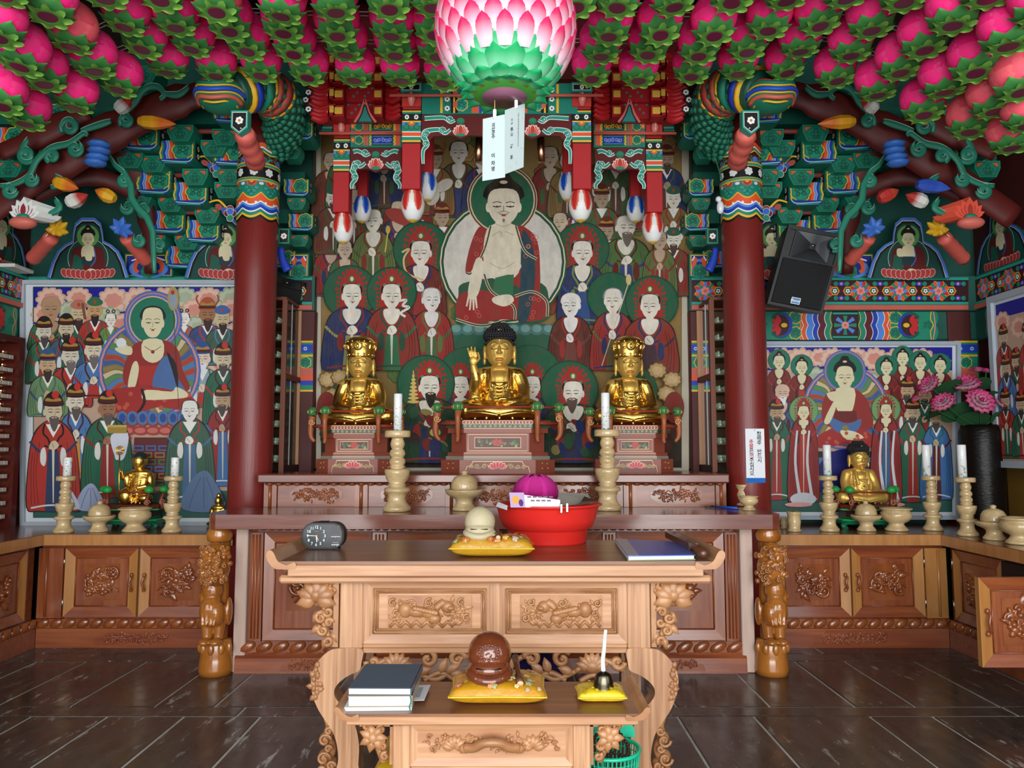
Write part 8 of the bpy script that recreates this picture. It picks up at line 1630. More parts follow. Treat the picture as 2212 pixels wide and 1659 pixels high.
for s in (1, -1):
 cpost(s, 718, 757, 246, 458, YA_, True); cbud(s, 737, 455, 522, YA_ - .005, 48, *REDB); cpost(s, 867, 910, 184, 408, YB_, True); cbud(s, 889, 403, 474, YB_ - .005, 54, *REDB)
 cpost(s, 772, 795, 300, 425, 4.95, False); cbud(s, 779, 420, 477, 4.92, 42, *BLUB); cpost(s, 914, 936, 250, 375, 4.60, False); cbud(s, 921, 366, 430, 4.58, 46, *BLUB)
 # beams and aprons between outer and inner post
 def cbeam(xa, xb, ya, yb_, Y, a_fun, th=.06):
  p0, p1 = CP(xa, yb_, Y, s), CP(xb, ya, Y, s); x0, x1 = min(p0.x, p1.x), max(p0.x, p1.x); m = MB('#177a66'); m.box((x0, Y, p0.z), (x1, Y + th, p1.z)); b_ = m.build('painted_crossbeam', 'paint', cn); a = Art(lambda x, y, l: CP(x, y, Y - .0006 - l, s)); a.name = 'painted_pattern'; a_fun(a); a.build(b_)
 def f1(a):
  a.rect(757, 262, 868, 318, '#177a66'); a.rect(757, 283, 868, 290, '#c8604f')
  for y0, y1, c2 in ((264, 282, '#1a1410'), (291, 314, '#1d2f9e')):
   for x, c3 in ((803, YEL), (806, GREEN), (790, ORNG), (796, SALM)): wave(a, x - 6, y0, y1, 2, 4, c3)
   a.rect(804, y0, 848, y1, BLK); a.rect(805, y0 + 2, 847, y1 - 2, TEAL); a.rect(805, y0 + 4, 847, y1 - 4, c2)
   for k in range(5): a.line(spiral(811 + k * 8, (y0 + y1) / 2, 5, 1, k * 2, 1.3, 10), 1.4, YEL if c2 == '#1a1410' else '#9aa0d8', False)
   wave(a, 849, y0, y1, 2, 4, YEL); wave(a, 853, y0, y1, 2, 5, ORNG); wave(a, 858, y0, y1, 2, 5, SALM); cloudm(a, 775, (y0 + y1) / 2, 9); a.ell(762, (y0 + y1) / 2, 4, 6, '#d85a4a'); a.ell(762, (y0 + y1) / 2, 2, 3, YEL)
 cbeam(757, 868, 262, 318, YA_ - .02, f1); cbeam(694, 718, 262, 282, YA_ + .02, lambda a: (a.rect(694, 264, 718, 280, BLK), a.rect(696, 266, 718, 270, TEAL), a.rect(696, 273, 718, 278, TEAL)))
 def apron(xa, xb, ya, ym, yb_, Y, hs):
  """scroll bordered apron board with a lotus in the middle"""
  n = 10; xm = (xa + xb) / 2; W2 = (xb - xa) / 2; ol = [(xa, ya), (xb, ya)] + [(xb, yb_ if xb < 1070 else ym + 8), (xb - W2 * .12, ym + (22 if xb < 1070 else 9)), (xb - W2 * .3, ym + 8), (xm + 18, ym + 6), (xm, ym + 14), (xm - 18, ym + 6), (xa + W2 * .3, ym + 8), (xa + W2 * .12, ym + 22), (xa, yb_)]
  pts = [CP(x, y, Y, s) for x, y in ol]; m = MB('#5c1513'); m.prism([(p_.x, p_.z) for p_ in pts], Y, Y + .02); b_ = m.build('scroll_apron', 'paint', cn); a = Art(lambda x, y, l: CP(x, y, Y - .0006 - l, s)); a.name = 'painted_scroll_pattern'
  for sx in (-1, 1) if xb < 1070 else (-1,):
   X = lambda d: xm + sx * d
   for qq, w_ in (([(X(12), ya + 14), (X(22), ya + 18), (X(30), ya + 12), (X(40), ya + 8), (X(W2 - 6), ya + 10)], (3, 7)), ([(X(22), ym - 6), (X(34), ym + 2), (X(46), ym - 6), (X(W2 - 8), ym - 2), (X(W2 - 4), ym + 14)], (4, 9)), ([(X(W2 - 4), ym + 10), (X(W2 - 12), ym + 26), (X(W2 - 3), ym + 40), (X(W2 - 3), yb_ - 4)], (9, 3))): a.line(qq, (w_[0] + 3, w_[1] + 3), '#d8ece4'); a.line(qq, w_, '#25907a')
   for cx, cy, r0 in ((X(24), ya + 12, 6), (X(40), ym - 4, 7), (X(W2 - 9), ym + 4, 7), (X(W2 - 9), ym + 24, 6)):
    if abs(cx - xm) > 16: qq = spiral(cx, cy, r0, 1.5, 0, 1.3 * sx, 12); a.line(qq, 5, '#d8ece4', False); a.line(qq, 3, '#25907a', False)
  lotus(a, xm, ym + 4, 22, '#c23a2e', '#f2c9bd', 7); a.ell(xm, ym - 24, 9, 8, '#1f6a4c'); a.ell(xm, ym - 26, 7, 5, '#2a8060'); a.build(b_)
 apron(757, 866, 318, 358, 412, YA_ - .01, s); apron(911, 1079, 246, 286, 358, YB_ + .01, s)
 for i in range(4):                                                              # tiers of red tongues with flower ends, gilded block faces
  y = 236 - 36 * i; Y = 4.50 - .03 * i; w0 = 662 - 4 * i
  p0, p1 = CP(690, y + 20, Y, s), CP(868, y - 16, Y, s); m = MB('#a3161c'); m.box((p0.x, Y, p0.z), (p1.x, Y + .35, p1.z)); m.build('red_tier', 'paint', cn)
  for k in range(4):
   m = MB('#b01a20'); sx0 = 712 - k * 3; q = crv([CP(sx0, y - 8 + k * 9, Y - .03, s), CP(690, y - 4 + k * 9, Y - .06, s), CP(664 + 3 * k, y - 14 + 10 * k, Y - .08, s)], 4); sz = MPP(Y); m.tube(q, [11 * sz, 10 * sz, 7 * sz], n=8); t_ = m.build('red_tongue', 'paint', cn)
   if k % 2 == 0:
    e = Vector(q[-1]); a = Art(lambda x, y_, l, e=e: e + Vector((x * sz, -.04 - l, y_ * sz))); a.name = 'end_flower_print'; a.ell(0, 0, 8, 10, BLK); flower(a, 0, 0, 6.5, WHT, BLK, 6); a.build(t_)
  for x, sz2 in ((731, 9), (716, 5), (704, 4), (816, 8)):
   p_ = CP(x, y + 2 - (3 if x < 720 else 0), Y - .06, s); sz = MPP(Y); m = MB('#a3161c'); m.box((p_.x - (sz2 + 3) * sz, p_.y + .004, p_.z - 14 * sz), (p_.x + (sz2 + 3) * sz, Y + .02, p_.z + 12 * sz)); bb = m.build('red_block', 'paint', cn); m = MB('#e8b848'); m.box((p_.x - sz2 * sz, p_.y, p_.z - 8 * sz), (p_.x + sz2 * sz, p_.y + .006, p_.z + 8 * sz), bev=.003); m.build('gilt_face', 'paint', bb)
  a = Art(lambda x, y_, l, Y=Y: CP(x, y_, Y - .002 - l, s)); a.name = 'painted_dot_pattern'
  for k in range(7): a.ell(752 + k * 8 + (i % 2) * 4, y + (-10, 8, 0)[k % 3], 3, 3, '#3c7a6c')
  a.build(cn)
  for k in range(3):
   m = MB('#b01a20'); q = crv([CP(838, y - 6 + k * 10, Y - .03, s), CP(850, y - 2 + k * 10, Y - .07, s), CP(866, y - 10 + 10 * k, Y - .1, s)], 4); m.tube(q, [9 * sz, 8 * sz, 6 * sz], n=8); m.build('red_tongue', 'paint', cn)
 m = MB('#2a7a72'); pl = [(772, 262), (786, 226), (788, 222), (790, 226), (806, 262)]; pts = [CP(x, y, 4.36, s) for x, y in pl]; m.prism([(p_.x, p_.z) for p_ in pts], 4.36, 4.38); fi = m.build('pointed_finial', 'paint', cn)
 a = Art(lambda x, y, l: CP(x, y, 4.359 - l, s)); a.name = 'painted_edge_print'; a.line([(766, 264), (778, 244), (785, 224), (788, 216), (791, 224), (798, 244), (812, 264)], 5, '#c8605a'); a.line([(772, 264), (781, 246), (788, 226), (796, 246), (806, 264)], 2.5, BLK); a.build(fi)
 m = MB('#c25a4c'); m.tube([CP(690, 288, YA_ - .05, s), CP(868, 288, YA_ - .05, s)], .009, n=8); m.build('salmon_rod', 'paint', cn); m = MB('#c25a4c'); m.tube([CP(842, 206, YB_ - .05, s), CP(HX, 206, YB_ - .05, s) if False else Vector((HX, YB_ - .05, SZ(206, YB_ - .05)))], .009, n=8); m.build('salmon_rod', 'paint', cn)
s = 1
def f2(a):
 a.rect(911, 180, 1247, 246, '#177a66')
 for s2 in (-1, 1):
  for d, w_, c2 in ((128, 5, YEL), (123, 4, GREEN), (105, 15, BLK), (100, 4, YEL), (60, 8, ORNG), (52, 8, SALM), (44, 8, BLUE), (38, 6, WHT)): x = 1079 + s2 * d; a.rect(min(x, x - s2 * w_), 182, max(x, x - s2 * w_), 244, c2)
  for y in (194, 214, 234): flower(a, 1079 + s2 * 113, y, 6, WHT, BLK, 6)
  for y in (200, 226): cloudm(a, 1079 + s2 * 82, y, 13, TEAL); a.ell(1079 + s2 * 96, y, 5, 7, '#d85a4a')
cbeam(911, 1247, 180, 246, YB_ - .005, f2)
p0, p1 = P(640, 150, 4.5), P(1520, 20, 4.5); m = MB('#5a1414'); m.box((p0.x, 4.62, p0.z), (p1.x, 4.9, p1.z + .3)); m.build('canopy_back', 'paint', cn)
for px in (1033, 1170):
 m = MB(); p = P(px, 350, 4.35); m.tube([p, p + Vector((.006 * (-1 if px > 1100 else 1), 0, .16))], .022, n=16); tag(m.build('copper_spotlight', 'copper'), ('copper tube spotlight left of the hanging tags', 'copper tube spotlight right of the hanging tags')[px > 1100], 'spotlight')
# ------------------------------------------------------------------ paper lotus lanterns in rows on wires
LR = .1025
def lantern_proto(cols):
 m = MB(); c = (0, 0, .95 * LR); m.ell(c, (.97 * LR, .97 * LR, .90 * LR), cols[1], nu=18, nv=12)
 lotus_ball(m, c, LR, .95 * LR, (cols[0], cols[1]), 0, ((-1.1, .7, 7, 0, .985), (-.7, 1.2, 7, .5, 1.0), (-.1, 1.45, 6, .2, 1.01))); body = m.build('petal_ball', 'lantern_paper')
 g1, g2 = C('#2c6c3a'), C('#559c4a'); vs = []; cc = []; fs = []; N = 6; K = 4
 for i in range(N + 1):
  t = i / N; hw = .25 * LR * (sin(PI * (.25 + .55 * t)) if t < .45 else .985 * (1 - (t - .45) / .55)); r = LR * (.42 + .46 * sin(PI * .5 * min(1, t * 1.05)) + .22 * max(0, t - .6)); z = LR * (.04 + .30 * t + .06 * t * t)
  for j in range(K + 1): q = j / K * 2 - 1; vs.append((r + .05 * LR * (1 - q * q), hw * q * 1.35, z)); cc.append(mixc(g1, g2, .8 * t + .2 * abs(q)))
 for i in range(N):
  for j in range(K): p_ = i * (K + 1) + j; fs.append((p_, p_ + 1, p_ + K + 2, p_ + K + 1))
 m = MB(); m.add(vs, fs, cc, True); leaf = m.build('leaf', 'lantern_paper')
 n = 48; m = MB(); vs = []; cc = []
 for i, (rr2, z) in enumerate(((.34, .02), (.46, -.02), (.60, .03), (.72, .0))):
  for k in range(n): t = 2 * PI * k / n; f = 1 + (.20 * cos(8 * t) if i == 3 else .06 * cos(8 * t) if i == 2 else 0); vs.append((LR * rr2 * f * cos(t), LR * rr2 * f * sin(t), LR * (z + (.05 * cos(8 * t + 1) if i == 3 else 0)))); cc.append(mixc('#3f8034', '#86c050', (.15, .25, .6, 1)[i]))
 m.add(vs, [(i * n + k, (i + 1) * n + k, (i + 1) * n + (k + 1) % n, i * n + (k + 1) % n) for i in range(3) for k in range(n)], cc, True); col = m.build('leaf_collar', 'lantern_paper')
 m = MB('#6a1a3c'); m.lathe([(0, .05 * LR), (.33 * LR, .05 * LR), (.345 * LR, .015 * LR), (.33 * LR, .0)], n=24, smooth=False); disc = m.build('base_disc', 'plastic'); return [body, leaf, col, disc]
PROTO = {'p': lantern_proto(('#ff1f7e', '#ff5c9c')), 'c': lantern_proto(('#f0526a', '#ff8a80'))}
ROWS = [('rearmost', 86, [(54, 270), (158, 234), (254, 196), (361, 159), (467, 167), (563, 166), (664, 170), (765, 176), (865, 177), (955, 182), (1279, 173), (1379, 177), (1493, 168), (1594, 163), (1701, 160), (1809, 177), (1896, 208), (1996, 251), (2094, 288), (2186, 322)]),
  ('second', 92, [(3, 233), (96, 185), (205, 157), (306, 109), (413, 109), (534, 114), (634, 120), (746, 121), (854, 123), (945, 125), (1298, 125), (1399, 121), (1509, 124), (1614, 116), (1729, 114), (1838, 123), (1945, 160), (2041, 202), (2149, 243), (2219, 275)]),
  ('third', 98, [(42, 147), (152, 103), (267, 61), (380, 63), (496, 71), (612, 75), (729, 81), (845, 81), (940, 78), (1315, 82), (1427, 78), (1543, 80), (1659, 69), (1772, 59), (1883, 69), (1998, 111), (2108, 160), (2206, 202)]),
  ('fourth', 106, [(-6, 85), (103, 38), (227, 1), (346, 4), (468, 29), (607, 38), (726, 30), (841, 23), (935, 20), (1244, 18), (1333, 19), (1457, 18), (1580, 9), (1699, 6), (1830, 1), (1952, 9), (2058, 58), (2178, 103)]),
  ('topmost', 112, [(2, -5), (500, -38), (640, -22), (760, -30), (2134, 1), (2250, 40)])]
CORAL = {(152, 103), (468, 29), (2149, 243), (2094, 288), (2186, 322), (2206, 202), (2219, 275)}
ORD = 'first second third fourth fifth sixth seventh eighth ninth tenth eleventh twelfth thirteenth fourteenth fifteenth sixteenth seventeenth eighteenth nineteenth twentieth'.split()
NLEAF = 8
for rn, wb, lst in ROWS:
 tops = []; n = len(lst)
 for i, (px, py) in enumerate(lst):
  wpx = wb + max(0, abs(px - 1080) - 620) * .022; v = (CY - py) / FPX; Y = 2 * LR * FPX * (cos(PITCH) - v * sin(PITCH)) / wpx; p = P(px, py, Y); cl = 'c' if (px, py) in CORAL else 'p'
  k = i if px < 1080 else n - 1 - i; side = 'left' if px < 1080 else 'right'
  lab = f"{'coral' if cl == 'c' else 'hot pink'} lotus lantern, {ORD[k]} from the {side} end of the {rn} row"
  if rn == 'topmost': lab = f"hot pink lotus lantern cut by the upper picture edge, {ORD[k]} from the {side}"
  o = T('lotus_lantern', lab, 'lantern', tuple(p), 'pink paper lotus lanterns'); b, lf, cg, dd = PROTO[cl]; rz = rnd.uniform(0, 6.28); o.rotation_euler = (rnd.uniform(-.10, .10), rnd.uniform(-.10, .10), rz)
  for q in (b, cg, dd): c2 = q.copy(); link(c2, o)
  for j in range(NLEAF): c2 = lf.copy(); link(c2, o); c2.rotation_euler = (0, 0, 2 * PI * (j + .5) / NLEAF)
  tops.append(p + Vector((0, 0, 1.99 * LR)))
 if rn != 'topmost':
  for dz2 in (0, .02):
   m = MB('#c8c4bc'); q = [t_ + Vector((0, .0, dz2)) for t_ in tops]; m.tube(q, .0022, n=5); tag(m.build('lantern_wire', 'paint'), ('upper' if dz2 else 'lower') + f' pale wire carrying the {rn} row of lanterns', 'wire', 'lantern wires')
for pr in PROTO.values():
 for q in pr: bpy.data.objects.remove(q)
# big lantern --------------------------------------------------------------------
M['glow_paper'] = mat('glow_paper', attr=True, rough=.6, spec=.2, emit=.035)
YBL = 2.22; hole = P(1090, 211, YBL); zc = P(1092, 62, YBL).z; RB = 149 * MPP(YBL, 62) * .97; RZ = RB * 1.06
o = T('large_lotus_lantern', 'large glowing pink and green lotus lantern hanging in the centre', 'lantern', (hole.x, YBL, hole.z)); c0 = Vector((SX(1092, YBL, 62), YBL, zc))
m = MB('#f0c8d4'); m.lathe([(RB * .36, -RZ * .86), (RB * .7, -RZ * .66), (RB * .92, -RZ * .3), (RB * .97, 0), (RB * .92, RZ * .35), (RB * .7, RZ * .68), (RB * .3, RZ * .92)], c0, 40); m.build('inner_frame', 'glow_paper', o)
def big_petals(lat0, lat1, n, off, sc_, cols, nm, flare=0):
 vs = []; cc = []; fs = []; N = 8; K = 6
 for i in range(N + 1):
  t = i / N; lat = lat0 + (lat1 - lat0) * t; hw = (PI / n) * 1.3 * (sin(PI * (.3 + .34 * t)) if t < .6 else .985 * (1 - ((t - .6) / .4) ** 1.7))
  for j in range(K + 1):
   q = j / K * 2 - 1; f = sc_ * (1 + .035 * (1 - q * q) + flare * t * t + .02 * t); vs.append((RB * f * cos(lat) * cos(hw * q), RB * f * cos(lat) * sin(hw * q), RZ * f * sin(lat))); cc.append(mixc(cols[0], cols[1], min(1, max(0, t * 1.75 - .42 + .15 * abs(q)))))
 for i in range(N):
  for j in range(K): p_ = i * (K + 1) + j; fs.append((p_, p_ + 1, p_ + K + 2, p_ + K + 1))
 m = MB(); m.add(vs, fs, cc, True); pr = m.build(nm, 'glow_paper'); pr.parent = o
 for k in range(n): b_ = pr if k == 0 else pr.copy(); (k and link(b_, o)); b_.location = c0 - o.location; b_.rotation_euler = (0, 0, 2 * PI * (k + off) / n)
PK, GP = ('#e9c2ce', '#cf2058'), ('#98dcb8', '#149a58')
for i in range(9): big_petals(-.68 + i * .17, -.68 + i * .17 + .42, 20 if i < 7 else 16, .5 * (i % 2), .985 + .004 * (9 - i), PK, 'pink_petal')
big_petals(-.98, -.42, 18, 0, 1.0, GP, 'green_petal'); big_petals(-1.1, -.62, 16, .5, 1.01, GP, 'green_petal'); big_petals(-1.22, -.86, 14, .25, 1.0, ('#9ae8c0', '#149a58'), 'green_petal', .08); big_petals(-1.25, -.98, 14, .75, 1.0, ('#7ad8a8', '#128a50'), 'green_petal', .16)
n = 60; m = MB(); vs = []; cc = []; rc = 50 * MPP(YBL)
for i, (rr2, z) in enumerate(((1.0, 0), (1.32, .006), (1.58, .012))):
 for k in range(n): t = 2 * PI * k / n; f = 1 + (.07 * abs(cos(6 * t)) if i == 2 else 0); vs.append((hole.x + rc * rr2 * f * cos(t), YBL + rc * rr2 * f * sin(t), hole.z + z)); cc.append(C(('#3c8a34', '#4a9c3e', '#5cb04c')[i]))
m.add(vs, [(i * n + k, (i + 1) * n + k, (i + 1) * n + (k + 1) % n, i * n + (k + 1) % n) for i in range(2) for k in range(n)], cc, True); m.build('lobed_collar', 'glow_paper', o)
a = Art(lambda x, y, l: Vector((hole.x + x * rc, YBL + y * rc, hole.z - .002 - l + .008))); a.name = 'gilt_letter_print'
for k in range(12): t = 2 * PI * (k + .5) / 12; a.ell(1.3 * cos(t), 1.3 * sin(t), .17, .13, '#8a7a20', math.degrees(t)); a.ell(1.3 * cos(t), 1.3 * sin(t), .13, .09, '#5c9a2c', math.degrees(t)); a.line([(1.24 * cos(t), 1.24 * sin(t)), (1.36 * cos(t + .05), 1.36 * sin(t + .05))], .05, '#7a5a18', False)
a.build(o)
m = MB('#8e5c72'); m.lathe([(0, .06), (rc * .8, .05), (rc, .012), (rc * 1.02, 0)], (hole.x, YBL, hole.z), 36); m.build('inner_cup', 'plastic', o)
m = MB('#d8d8d0'); m.tube([c0, Vector((c0.x, c0.y, ZC))], .004, n=6); m.build('suspension_cord', 'paint', o)
def tagcard(label, q, words):
 q = [P(x, y, Y) for x, y, Y in q]; o = sheet('wish_tag', label, 'paper tag', [q[3], q[2], q[1], q[0]], '#b6c4c2', .0006); o['group'] = 'paper tags under the big lantern'
 U, V = q[1] - q[0], q[3] - q[0]; nrm = U.cross(V).normalized(); nrm = nrm if nrm.y < 0 else -nrm
 for ch, u, v, sz, c2 in words: text(o, ch, q[0] + U * u + V * v + nrm * .0015, sz * 1.25, c2, U, -V)
 a = Art(lambda u, v, l: q[0] + U * u + V * v + nrm * (.0008 + l)); a.name = 'speck_print'; r_ = random.Random(len(words))
 for k in range(6): a.ell(r_.uniform(.1, .9), r_.uniform(.08, .95), .05, .012, '#b9c4c4', r_.uniform(20, 70), n=8)
 a.build(o, 'paper'); m = MB('#e8e8e4'); t_ = q[0].lerp(q[1], .55); m.box((t_.x - .005, t_.y - .004, t_.z - .006), (t_.x + .005, t_.y + .004, t_.z + .022), bev=.002); m.tube([t_ + Vector((0, 0, .02)), t_ + Vector((0, 0, .05))], .0012, '#c8a860', n=5); m.build('clip', 'plastic', o)
tagcard('white paper tag with two Hangul words on the left side of the pair', [(1043, 257, 2.24), (1090, 247, 2.20), (1091, 383, 2.20), (1042, 391, 2.24)], [(ch, .5, .14 + .062 * i, .011, '#2a2c34') for i, ch in enumerate('괴산군수')] + [('이', .5, .63, .012, '#2a2c34'), ('차', .5, .75, .012, '#2a2c34'), ('영', .5, .84, .012, '#2a2c34')])
tagcard('white paper tag with Chinese characters hanging slightly askew', [(1091, 238, 2.20), (1134, 223, 2.27), (1131, 361, 2.27), (1089, 377, 2.20)], [('住', .33, .19, .007, '#6a727a'), ('持', .33, .25, .007, '#6a727a'), ('無', .33, .34, .0105, '#4a525a'), ('山', .33, .42, .0105, '#4a525a'), ('靜', .33, .61, .0105, '#4a525a'), ('道', .33, .78, .0105, '#4a525a')] + [(ch, .66, .13 + .034 * i, .0045, '#6a727a') for i, ch in enumerate('大韓佛敎曹溪宗第五敎區本寺法住寺')])
# ------------------------------------------------------------------ glass cases of tiny figures beside the altar painting
for sgn, side in ((1, 'court mural'), (-1, 'assembly mural')):
 xi, xo = -1.435, -1.62; X = lambda x: x if sgn > 0 else 2 * HX - x; z0, z1 = zu, SZ(648, 4.8); y0, y1 = 4.80, 5.14
 o = T('glass_case', 'glass fronted case of tiny figures beside the column on the ' + side + ' side', 'display case', (X(-1.5), 4.97, z0), 'glass cases flanking the altar painting')
 def bx(nm, a_, b_, c2, mt='paint'): m = MB(c2); m.box((X(a_[0]), a_[1], a_[2]), (X(b_[0]), b_[1], b_[2])); return m.build(nm, mt, o)
 bx('back_panel', (xo, y0, z0), (xo + .01, y1, z1), '#6a5438'); bx('side_panel', (xo, y1, z0), (xi, y1 + .015, z1), '#7a5a3c'); bx('top_panel', (xo, y0, z1), (xi + .01, y1 + .015, z1 + .02), '#6e3a26')
 bx('front_stile', (xi - .01, y1 - .03, z0), (xi + .02, y1 + .02, z1), '#b98a66'); bx('front_stile', (xi - .01, y0 - .02, z0), (xi + .02, y0, z1), '#6e3a26'); bx('middle_rail', (xi - .01, y0, (z0 + z1) * .5 + .04), (xi + .02, y1, (z0 + z1) * .5 + .075), '#5c2a1c'); bx('base_rail', (xi - .01, y0, z0), (xi + .02, y1, z0 + .04), '#3a1c14')
 for i in range(9):
  z = z0 + .06 + i * (z1 - z0 - .1) / 9; bx('shelf', (xo, y0, z), (xi - .02, y1, z + .008), '#7a6248')
  m = MB('#b9d0bc')
  for r0 in range(2):
   for k in range(11):
    x, y, zz = X(xi - .045 - .05 * r0), y0 + .02 + k * .029, z + .008; m.lathe([(.010, 0), (.012, .006), (.009, .016), (.005, .021), (.0065, .028), (.004, .035), (0, .037)], (x, y, zz), 8)
  tag(m.build('figurine_row', 'figurine', o), None, None, None, 'stuff') if 'figurine' in M else (mat('figurine', '#a9c8b0', rough=.15, spec=.8), tag(m.build('figurine_row', 'figurine', o), None, None, None, 'stuff'))
 m = MB(); m.quad([(X(xi), y0, z0 + .04), (X(xi), y1 - .03, z0 + .04), (X(xi), y1 - .03, z1), (X(xi), y0, z1)]); m.build('glass_pane', 'glass', o); bx('pane_edge', (xi, 4.955, z0 + .04), (xi + .004, 4.96, z1), '#b8c8c0')
# lamp shelf on the left wall
o = T('lamp_shelf', 'dark red wall shelf with rows of tiny lamps and name blocks', 'shelf', (XL + .1, 4.2, ZS)); X0, X1 = XL + .012, XL + .20; y0, y1 = 3.5, 4.90; zt_ = SZ(742, 4.9)
MB('#4a140f').box((X0, y0, ZS), (X0 + .015, y1, zt_)).build('back_board', 'gloss_paint', o); MB('#4a140f').box((X0, y1, ZS), (X1, y1 + .05, zt_)).build('end_board', 'gloss_paint', o); MB('#4a140f').box((X0, y0, zt_), (X1, y1 + .05, zt_ + .04)).build('top_board', 'gloss_paint', o)
for i in range(13):
 z = ZS + .05 + i * (zt_ - ZS - .08) / 13; MB('#5c1a12').box((X0, y0, z), (X1 - .03, y1, z + .010)).build('shelf_board', 'gloss_paint', o)
 m = MB('#b9b8ac'); g = MB(); l = MB(); n = 26
 for k in range(n): y = y1 - .035 - k * .052; m.box((X1 - .052, y - .019, z + .010), (X1 - .028, y + .019, z + .034)); g.lathe([(.011, 0), (.013, .008), (.009, .022), (.005, .027), (.008, .036), (.004, .044), (0, .046)], (X1 - .085, y, z + .010), 8); l.ell((X1 - .1, y + .022, z + .06), (.0045,) * 3, nu=6, nv=4)
 for mm, nm, mt in ((m, 'name_block_row', 'plastic'), (g, 'gold_figurine_row', 'gold'), (l, 'lamp_row', 'tiny_lamp')): tag(mm.build(nm, mt, o), kind='stuff')
m = MB('#c8ccc4'); p = P(22, 584, 4.95); m.box((XL + .1, 4.8, p.z - .012), (XL + .2, 5.0, p.z + .012), bev=.004); tag(m.build('white_box', 'plastic'), 'small white junction box on the frieze above the lamp shelf', 'box')
# loudspeaker by the right column, a second one behind the left column
def speaker(label, pts, Y, sgn=1):
 q = [MX(P(x, y, Y + dy), sgn) for x, y, dy in pts]; o = T('loudspeaker', label, 'loudspeaker', tuple((q[2] + q[3]) / 2), 'black wall loudspeakers'); U, V = q[1] - q[0], q[3] - q[0]; nrm = U.cross(V).normalized(); nrm = nrm if nrm.y < 0 else -nrm
 L = lambda u, v, d: q[0] + U * u + V * v + nrm * d
 def slabq(nm, u0, u1, v0, v1, d0, d1, mt, ins=0): m = MB('#15181a'); m.add([L(u0 + ins, v0 + ins, d1), L(u1 - ins, v0 + ins, d1), L(u1 - ins, v1 - ins, d1), L(u0 + ins, v1 - ins, d1), L(u0, v0, d0), L(u1, v0, d0), L(u1, v1, d0), L(u0, v1, d0)], [(0, 1, 2, 3), (7, 6, 5, 4), (0, 4, 5, 1), (1, 5, 6, 2), (2, 6, 7, 3), (3, 7, 4, 0)]); return m.build(nm, mt, o)
 m = MB('#15181a'); f = [L(0, 0, 0), L(1, 0, 0), L(1, 1, 0), L(0, 1, 0)]; b_ = [L(.12, .02, -.26), L(.88, .02, -.26), L(.88, .96, -.26), L(.12, .96, -.26)]; m.add(f + b_, [(0, 1, 2, 3), (7, 6, 5, 4), (0, 4, 5, 1), (1, 5, 6, 2), (2, 6, 7, 3), (3, 7, 4, 0)]); m.build('cabinet', 'black_plastic', o)
 for u0, u1, v0, v1 in ((0, 1, 0, .05), (0, 1, .97, 1), (0, .05, .05, .97), (.95, 1, .05, .97), (.05, .95, .385, .405), (.155, .185, .05, .385), (.84, .86, .05, .385)): slabq('front_rim', u0, u1, v0, v1, 0, .012, 'black_plastic')
 slabq('woofer_grille', .06, .94, .41, .965, 0, .008, 'grille', .01)
 m = MB('#0d0f10'); h = [L(.19, .055, .010), L(.835, .055, .010), L(.835, .38, .010), L(.19, .38, .010)]; ce = [L(.47, .17, .0012), L(.58, .17, .0012), L(.58, .24, .0012), L(.47, .24, .0012)]; m.add(h + ce, [(0, 1, 5, 4), (1, 2, 6, 5), (2, 3, 7, 6), (3, 0, 4, 7), (4, 5, 6, 7)], ['#2a3034', '#20262a', '#2c3236', '#1a1e20'] + ['#060708'] * 4); m.build('horn', 'plastic', o)
 m = MB('#b8b09a'); m.ell(L(.52, .2, .004), (.008, .008, .008)); m.build('horn_tip', 'metal', o)
 a = Art(lambda u, v, l: L(u, v, .009 + l)); a.name = 'badge_print'; a.rect(.40, .86, .56, .94, '#d8e4ea'); a.rect(.41, .867, .55, .933, '#2a6aa0'); a.build(o, 'plastic'); text(o, 'Blastar', L(.48, .9, .0105), .022, '#e8f0f4', U, -V)
speaker('black loudspeaker hanging from the notice column', [(1703, 485, 0), (1822, 508, 0), (1768, 676, .05), (1656, 656, .05)], 4.58)
speaker('black loudspeaker hidden behind the court mural column', [(572, 588, 0), (662, 612, .25), (662, 662, .28), (572, 640, .03)], 4.86)
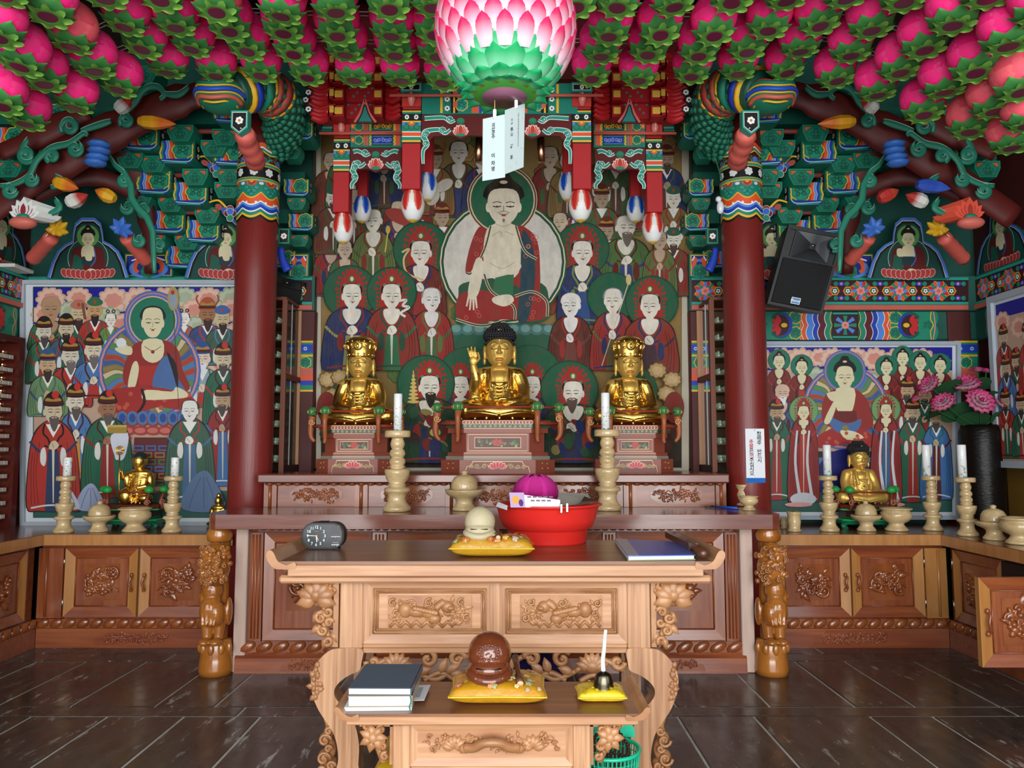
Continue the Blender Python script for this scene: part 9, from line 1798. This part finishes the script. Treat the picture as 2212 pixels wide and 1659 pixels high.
# vase of lotus flowers
vy = 4.86; vx = SX(2125, vy, 1050); s = MPP(vy); o = T('flower_vase', 'tall black vase of pink artificial lotus flowers', 'vase', (vx, vy, ZS)); zt_ = SZ(918, vy); H = zt_ - ZS
prof = [(30, 0), (38, .02), (40, .1), (42, .4), (44, .75), (44, .93), (40, .97), (38, 1.0), (34, .99), (30, .9)]; MB().lathe([(r * s, z * H) for r, z in prof], (vx, vy, ZS), 32).build('vase_body', 'vase_black', o)
def flower_head(px, py, r, tilt, Y, nr=5):
 c = P(px, py, Y); m = MB(); A = Matrix.Translation(c) @ Matrix.Rotation(tilt[0], 4, 'X') @ Matrix.Rotation(tilt[1], 4, 'Y'); R_ = r * 1.2 * MPP(Y); m.M = A
 for ri in range(nr):
  nn = 14 - 2 * ri; el = .15 + ri * .32
  for k in range(nn):
   t = 2 * PI * (k + .5 * ri) / nn; d = Vector((cos(t) * cos(el), sin(t) * cos(el), sin(el))); e = Vector((-sin(t), cos(t), 0)); n3 = d.cross(e); L_ = R_ * (1 - .12 * ri); vs = []; cc = []
   for u, w_ in ((.15, .08), (.5, .22), (.8, .2), (1, .03)):
    for sgn in (-1, 0, 1): vs.append(d * L_ * u + e * sgn * L_ * w_ + n3 * (-.08 * L_ * (sgn == 0))); cc.append(mixc('#f0e0e8', '#c02a70', min(1, max(0, u * 1.6 - .35))))
   m.add(vs, [(i * 3 + j, i * 3 + j + 1, i * 3 + j + 4, i * 3 + j + 3) for i in range(3) for j in range(2)], cc, True)
 m.ell((0, 0, R_ * .25), (R_ * .16,) * 3, '#8a1a28', nu=8, nv=6); fo = m.build('lotus_bloom', 'paper', o); m = MB('#2c5a2c'); top = Vector((vx, vy, zt_ - .02)); m.tube(crv([c, c.lerp(top, .5) + Vector((0, 0, -.02)), top], 4), .004, n=6); m.build('stem', 'paper', fo)
for px, py, r, t, Y in ((2087, 832, 26, (.5, -.3), 4.78), (2116, 868, 27, (1.1, 0), 4.70), (2168, 876, 23, (.8, .4), 4.74), (2008, 832, 21, (.5, -.9), 4.72), (2038, 870, 22, (.7, -.7), 4.72), (2112, 802, 14, (.2, 0), 4.84), (2130, 804, 13, (.2, .2), 4.84), (2144, 842, 17, (.3, .3), 4.86), (2180, 836, 15, (.3, .3), 4.82), (1980, 862, 9, (.3, -.5), 4.74)): flower_head(px, py, r, t, Y)
for i, (px, py, rx, ry, ro) in enumerate(((2050, 838, 30, 16, -15), (2070, 890, 36, 20, -20), (2105, 906, 40, 16, 5), (2165, 912, 34, 16, 30), (2145, 860, 26, 12, 20), (2178, 850, 22, 8, -30), (2030, 890, 24, 8, -35), (2120, 830, 22, 14, 10))):
 c = P(px, py, 4.80); s = MPP(4.8); m = MB('#24482c'); ol = circ(0, 0, rx * s, ry * s, 18, rot=-ro); m.add([c + Vector((0, -.012, 0))] + [c + Vector((x, -.05 * (y / (ry * s)), y)) for x, y in ol], [(0, k + 1, (k + 1) % 18 + 1) for k in range(18)], None, True); m.build('leaf', 'paper', o)
# ochre door panel in the side wall behind the vase
m = MB('#7a5a22'); m.box((XR - .02, 4.2, ZS), (XR - .005, 5.0, SZ(735, 4.9))); tag(m.build('door_1', 'paint'), 'ochre painted panel in the side wall behind the vase', kind='structure')
# cables and bulb
m = MB('#2c7a5a'); m.tube(crv([P(1530, 250, 4.5), P(1540, 320, 4.55), P(1560, 390, 4.5)], 6), .004, n=6); tag(m.build('green_cable', 'paint'), 'thin green cable hanging beside the notice column', 'cable')
m = MB('#d8dde0'); p = P(1556, 448, 4.5); m.ell(p, (.022, .022, .04)); m.ell(p + Vector((-.01, 0, .05)), (.018,) * 3); tag(m.build('glass_bulb', 'plastic'), 'small white bulb clipped to the notice column', 'bulb')
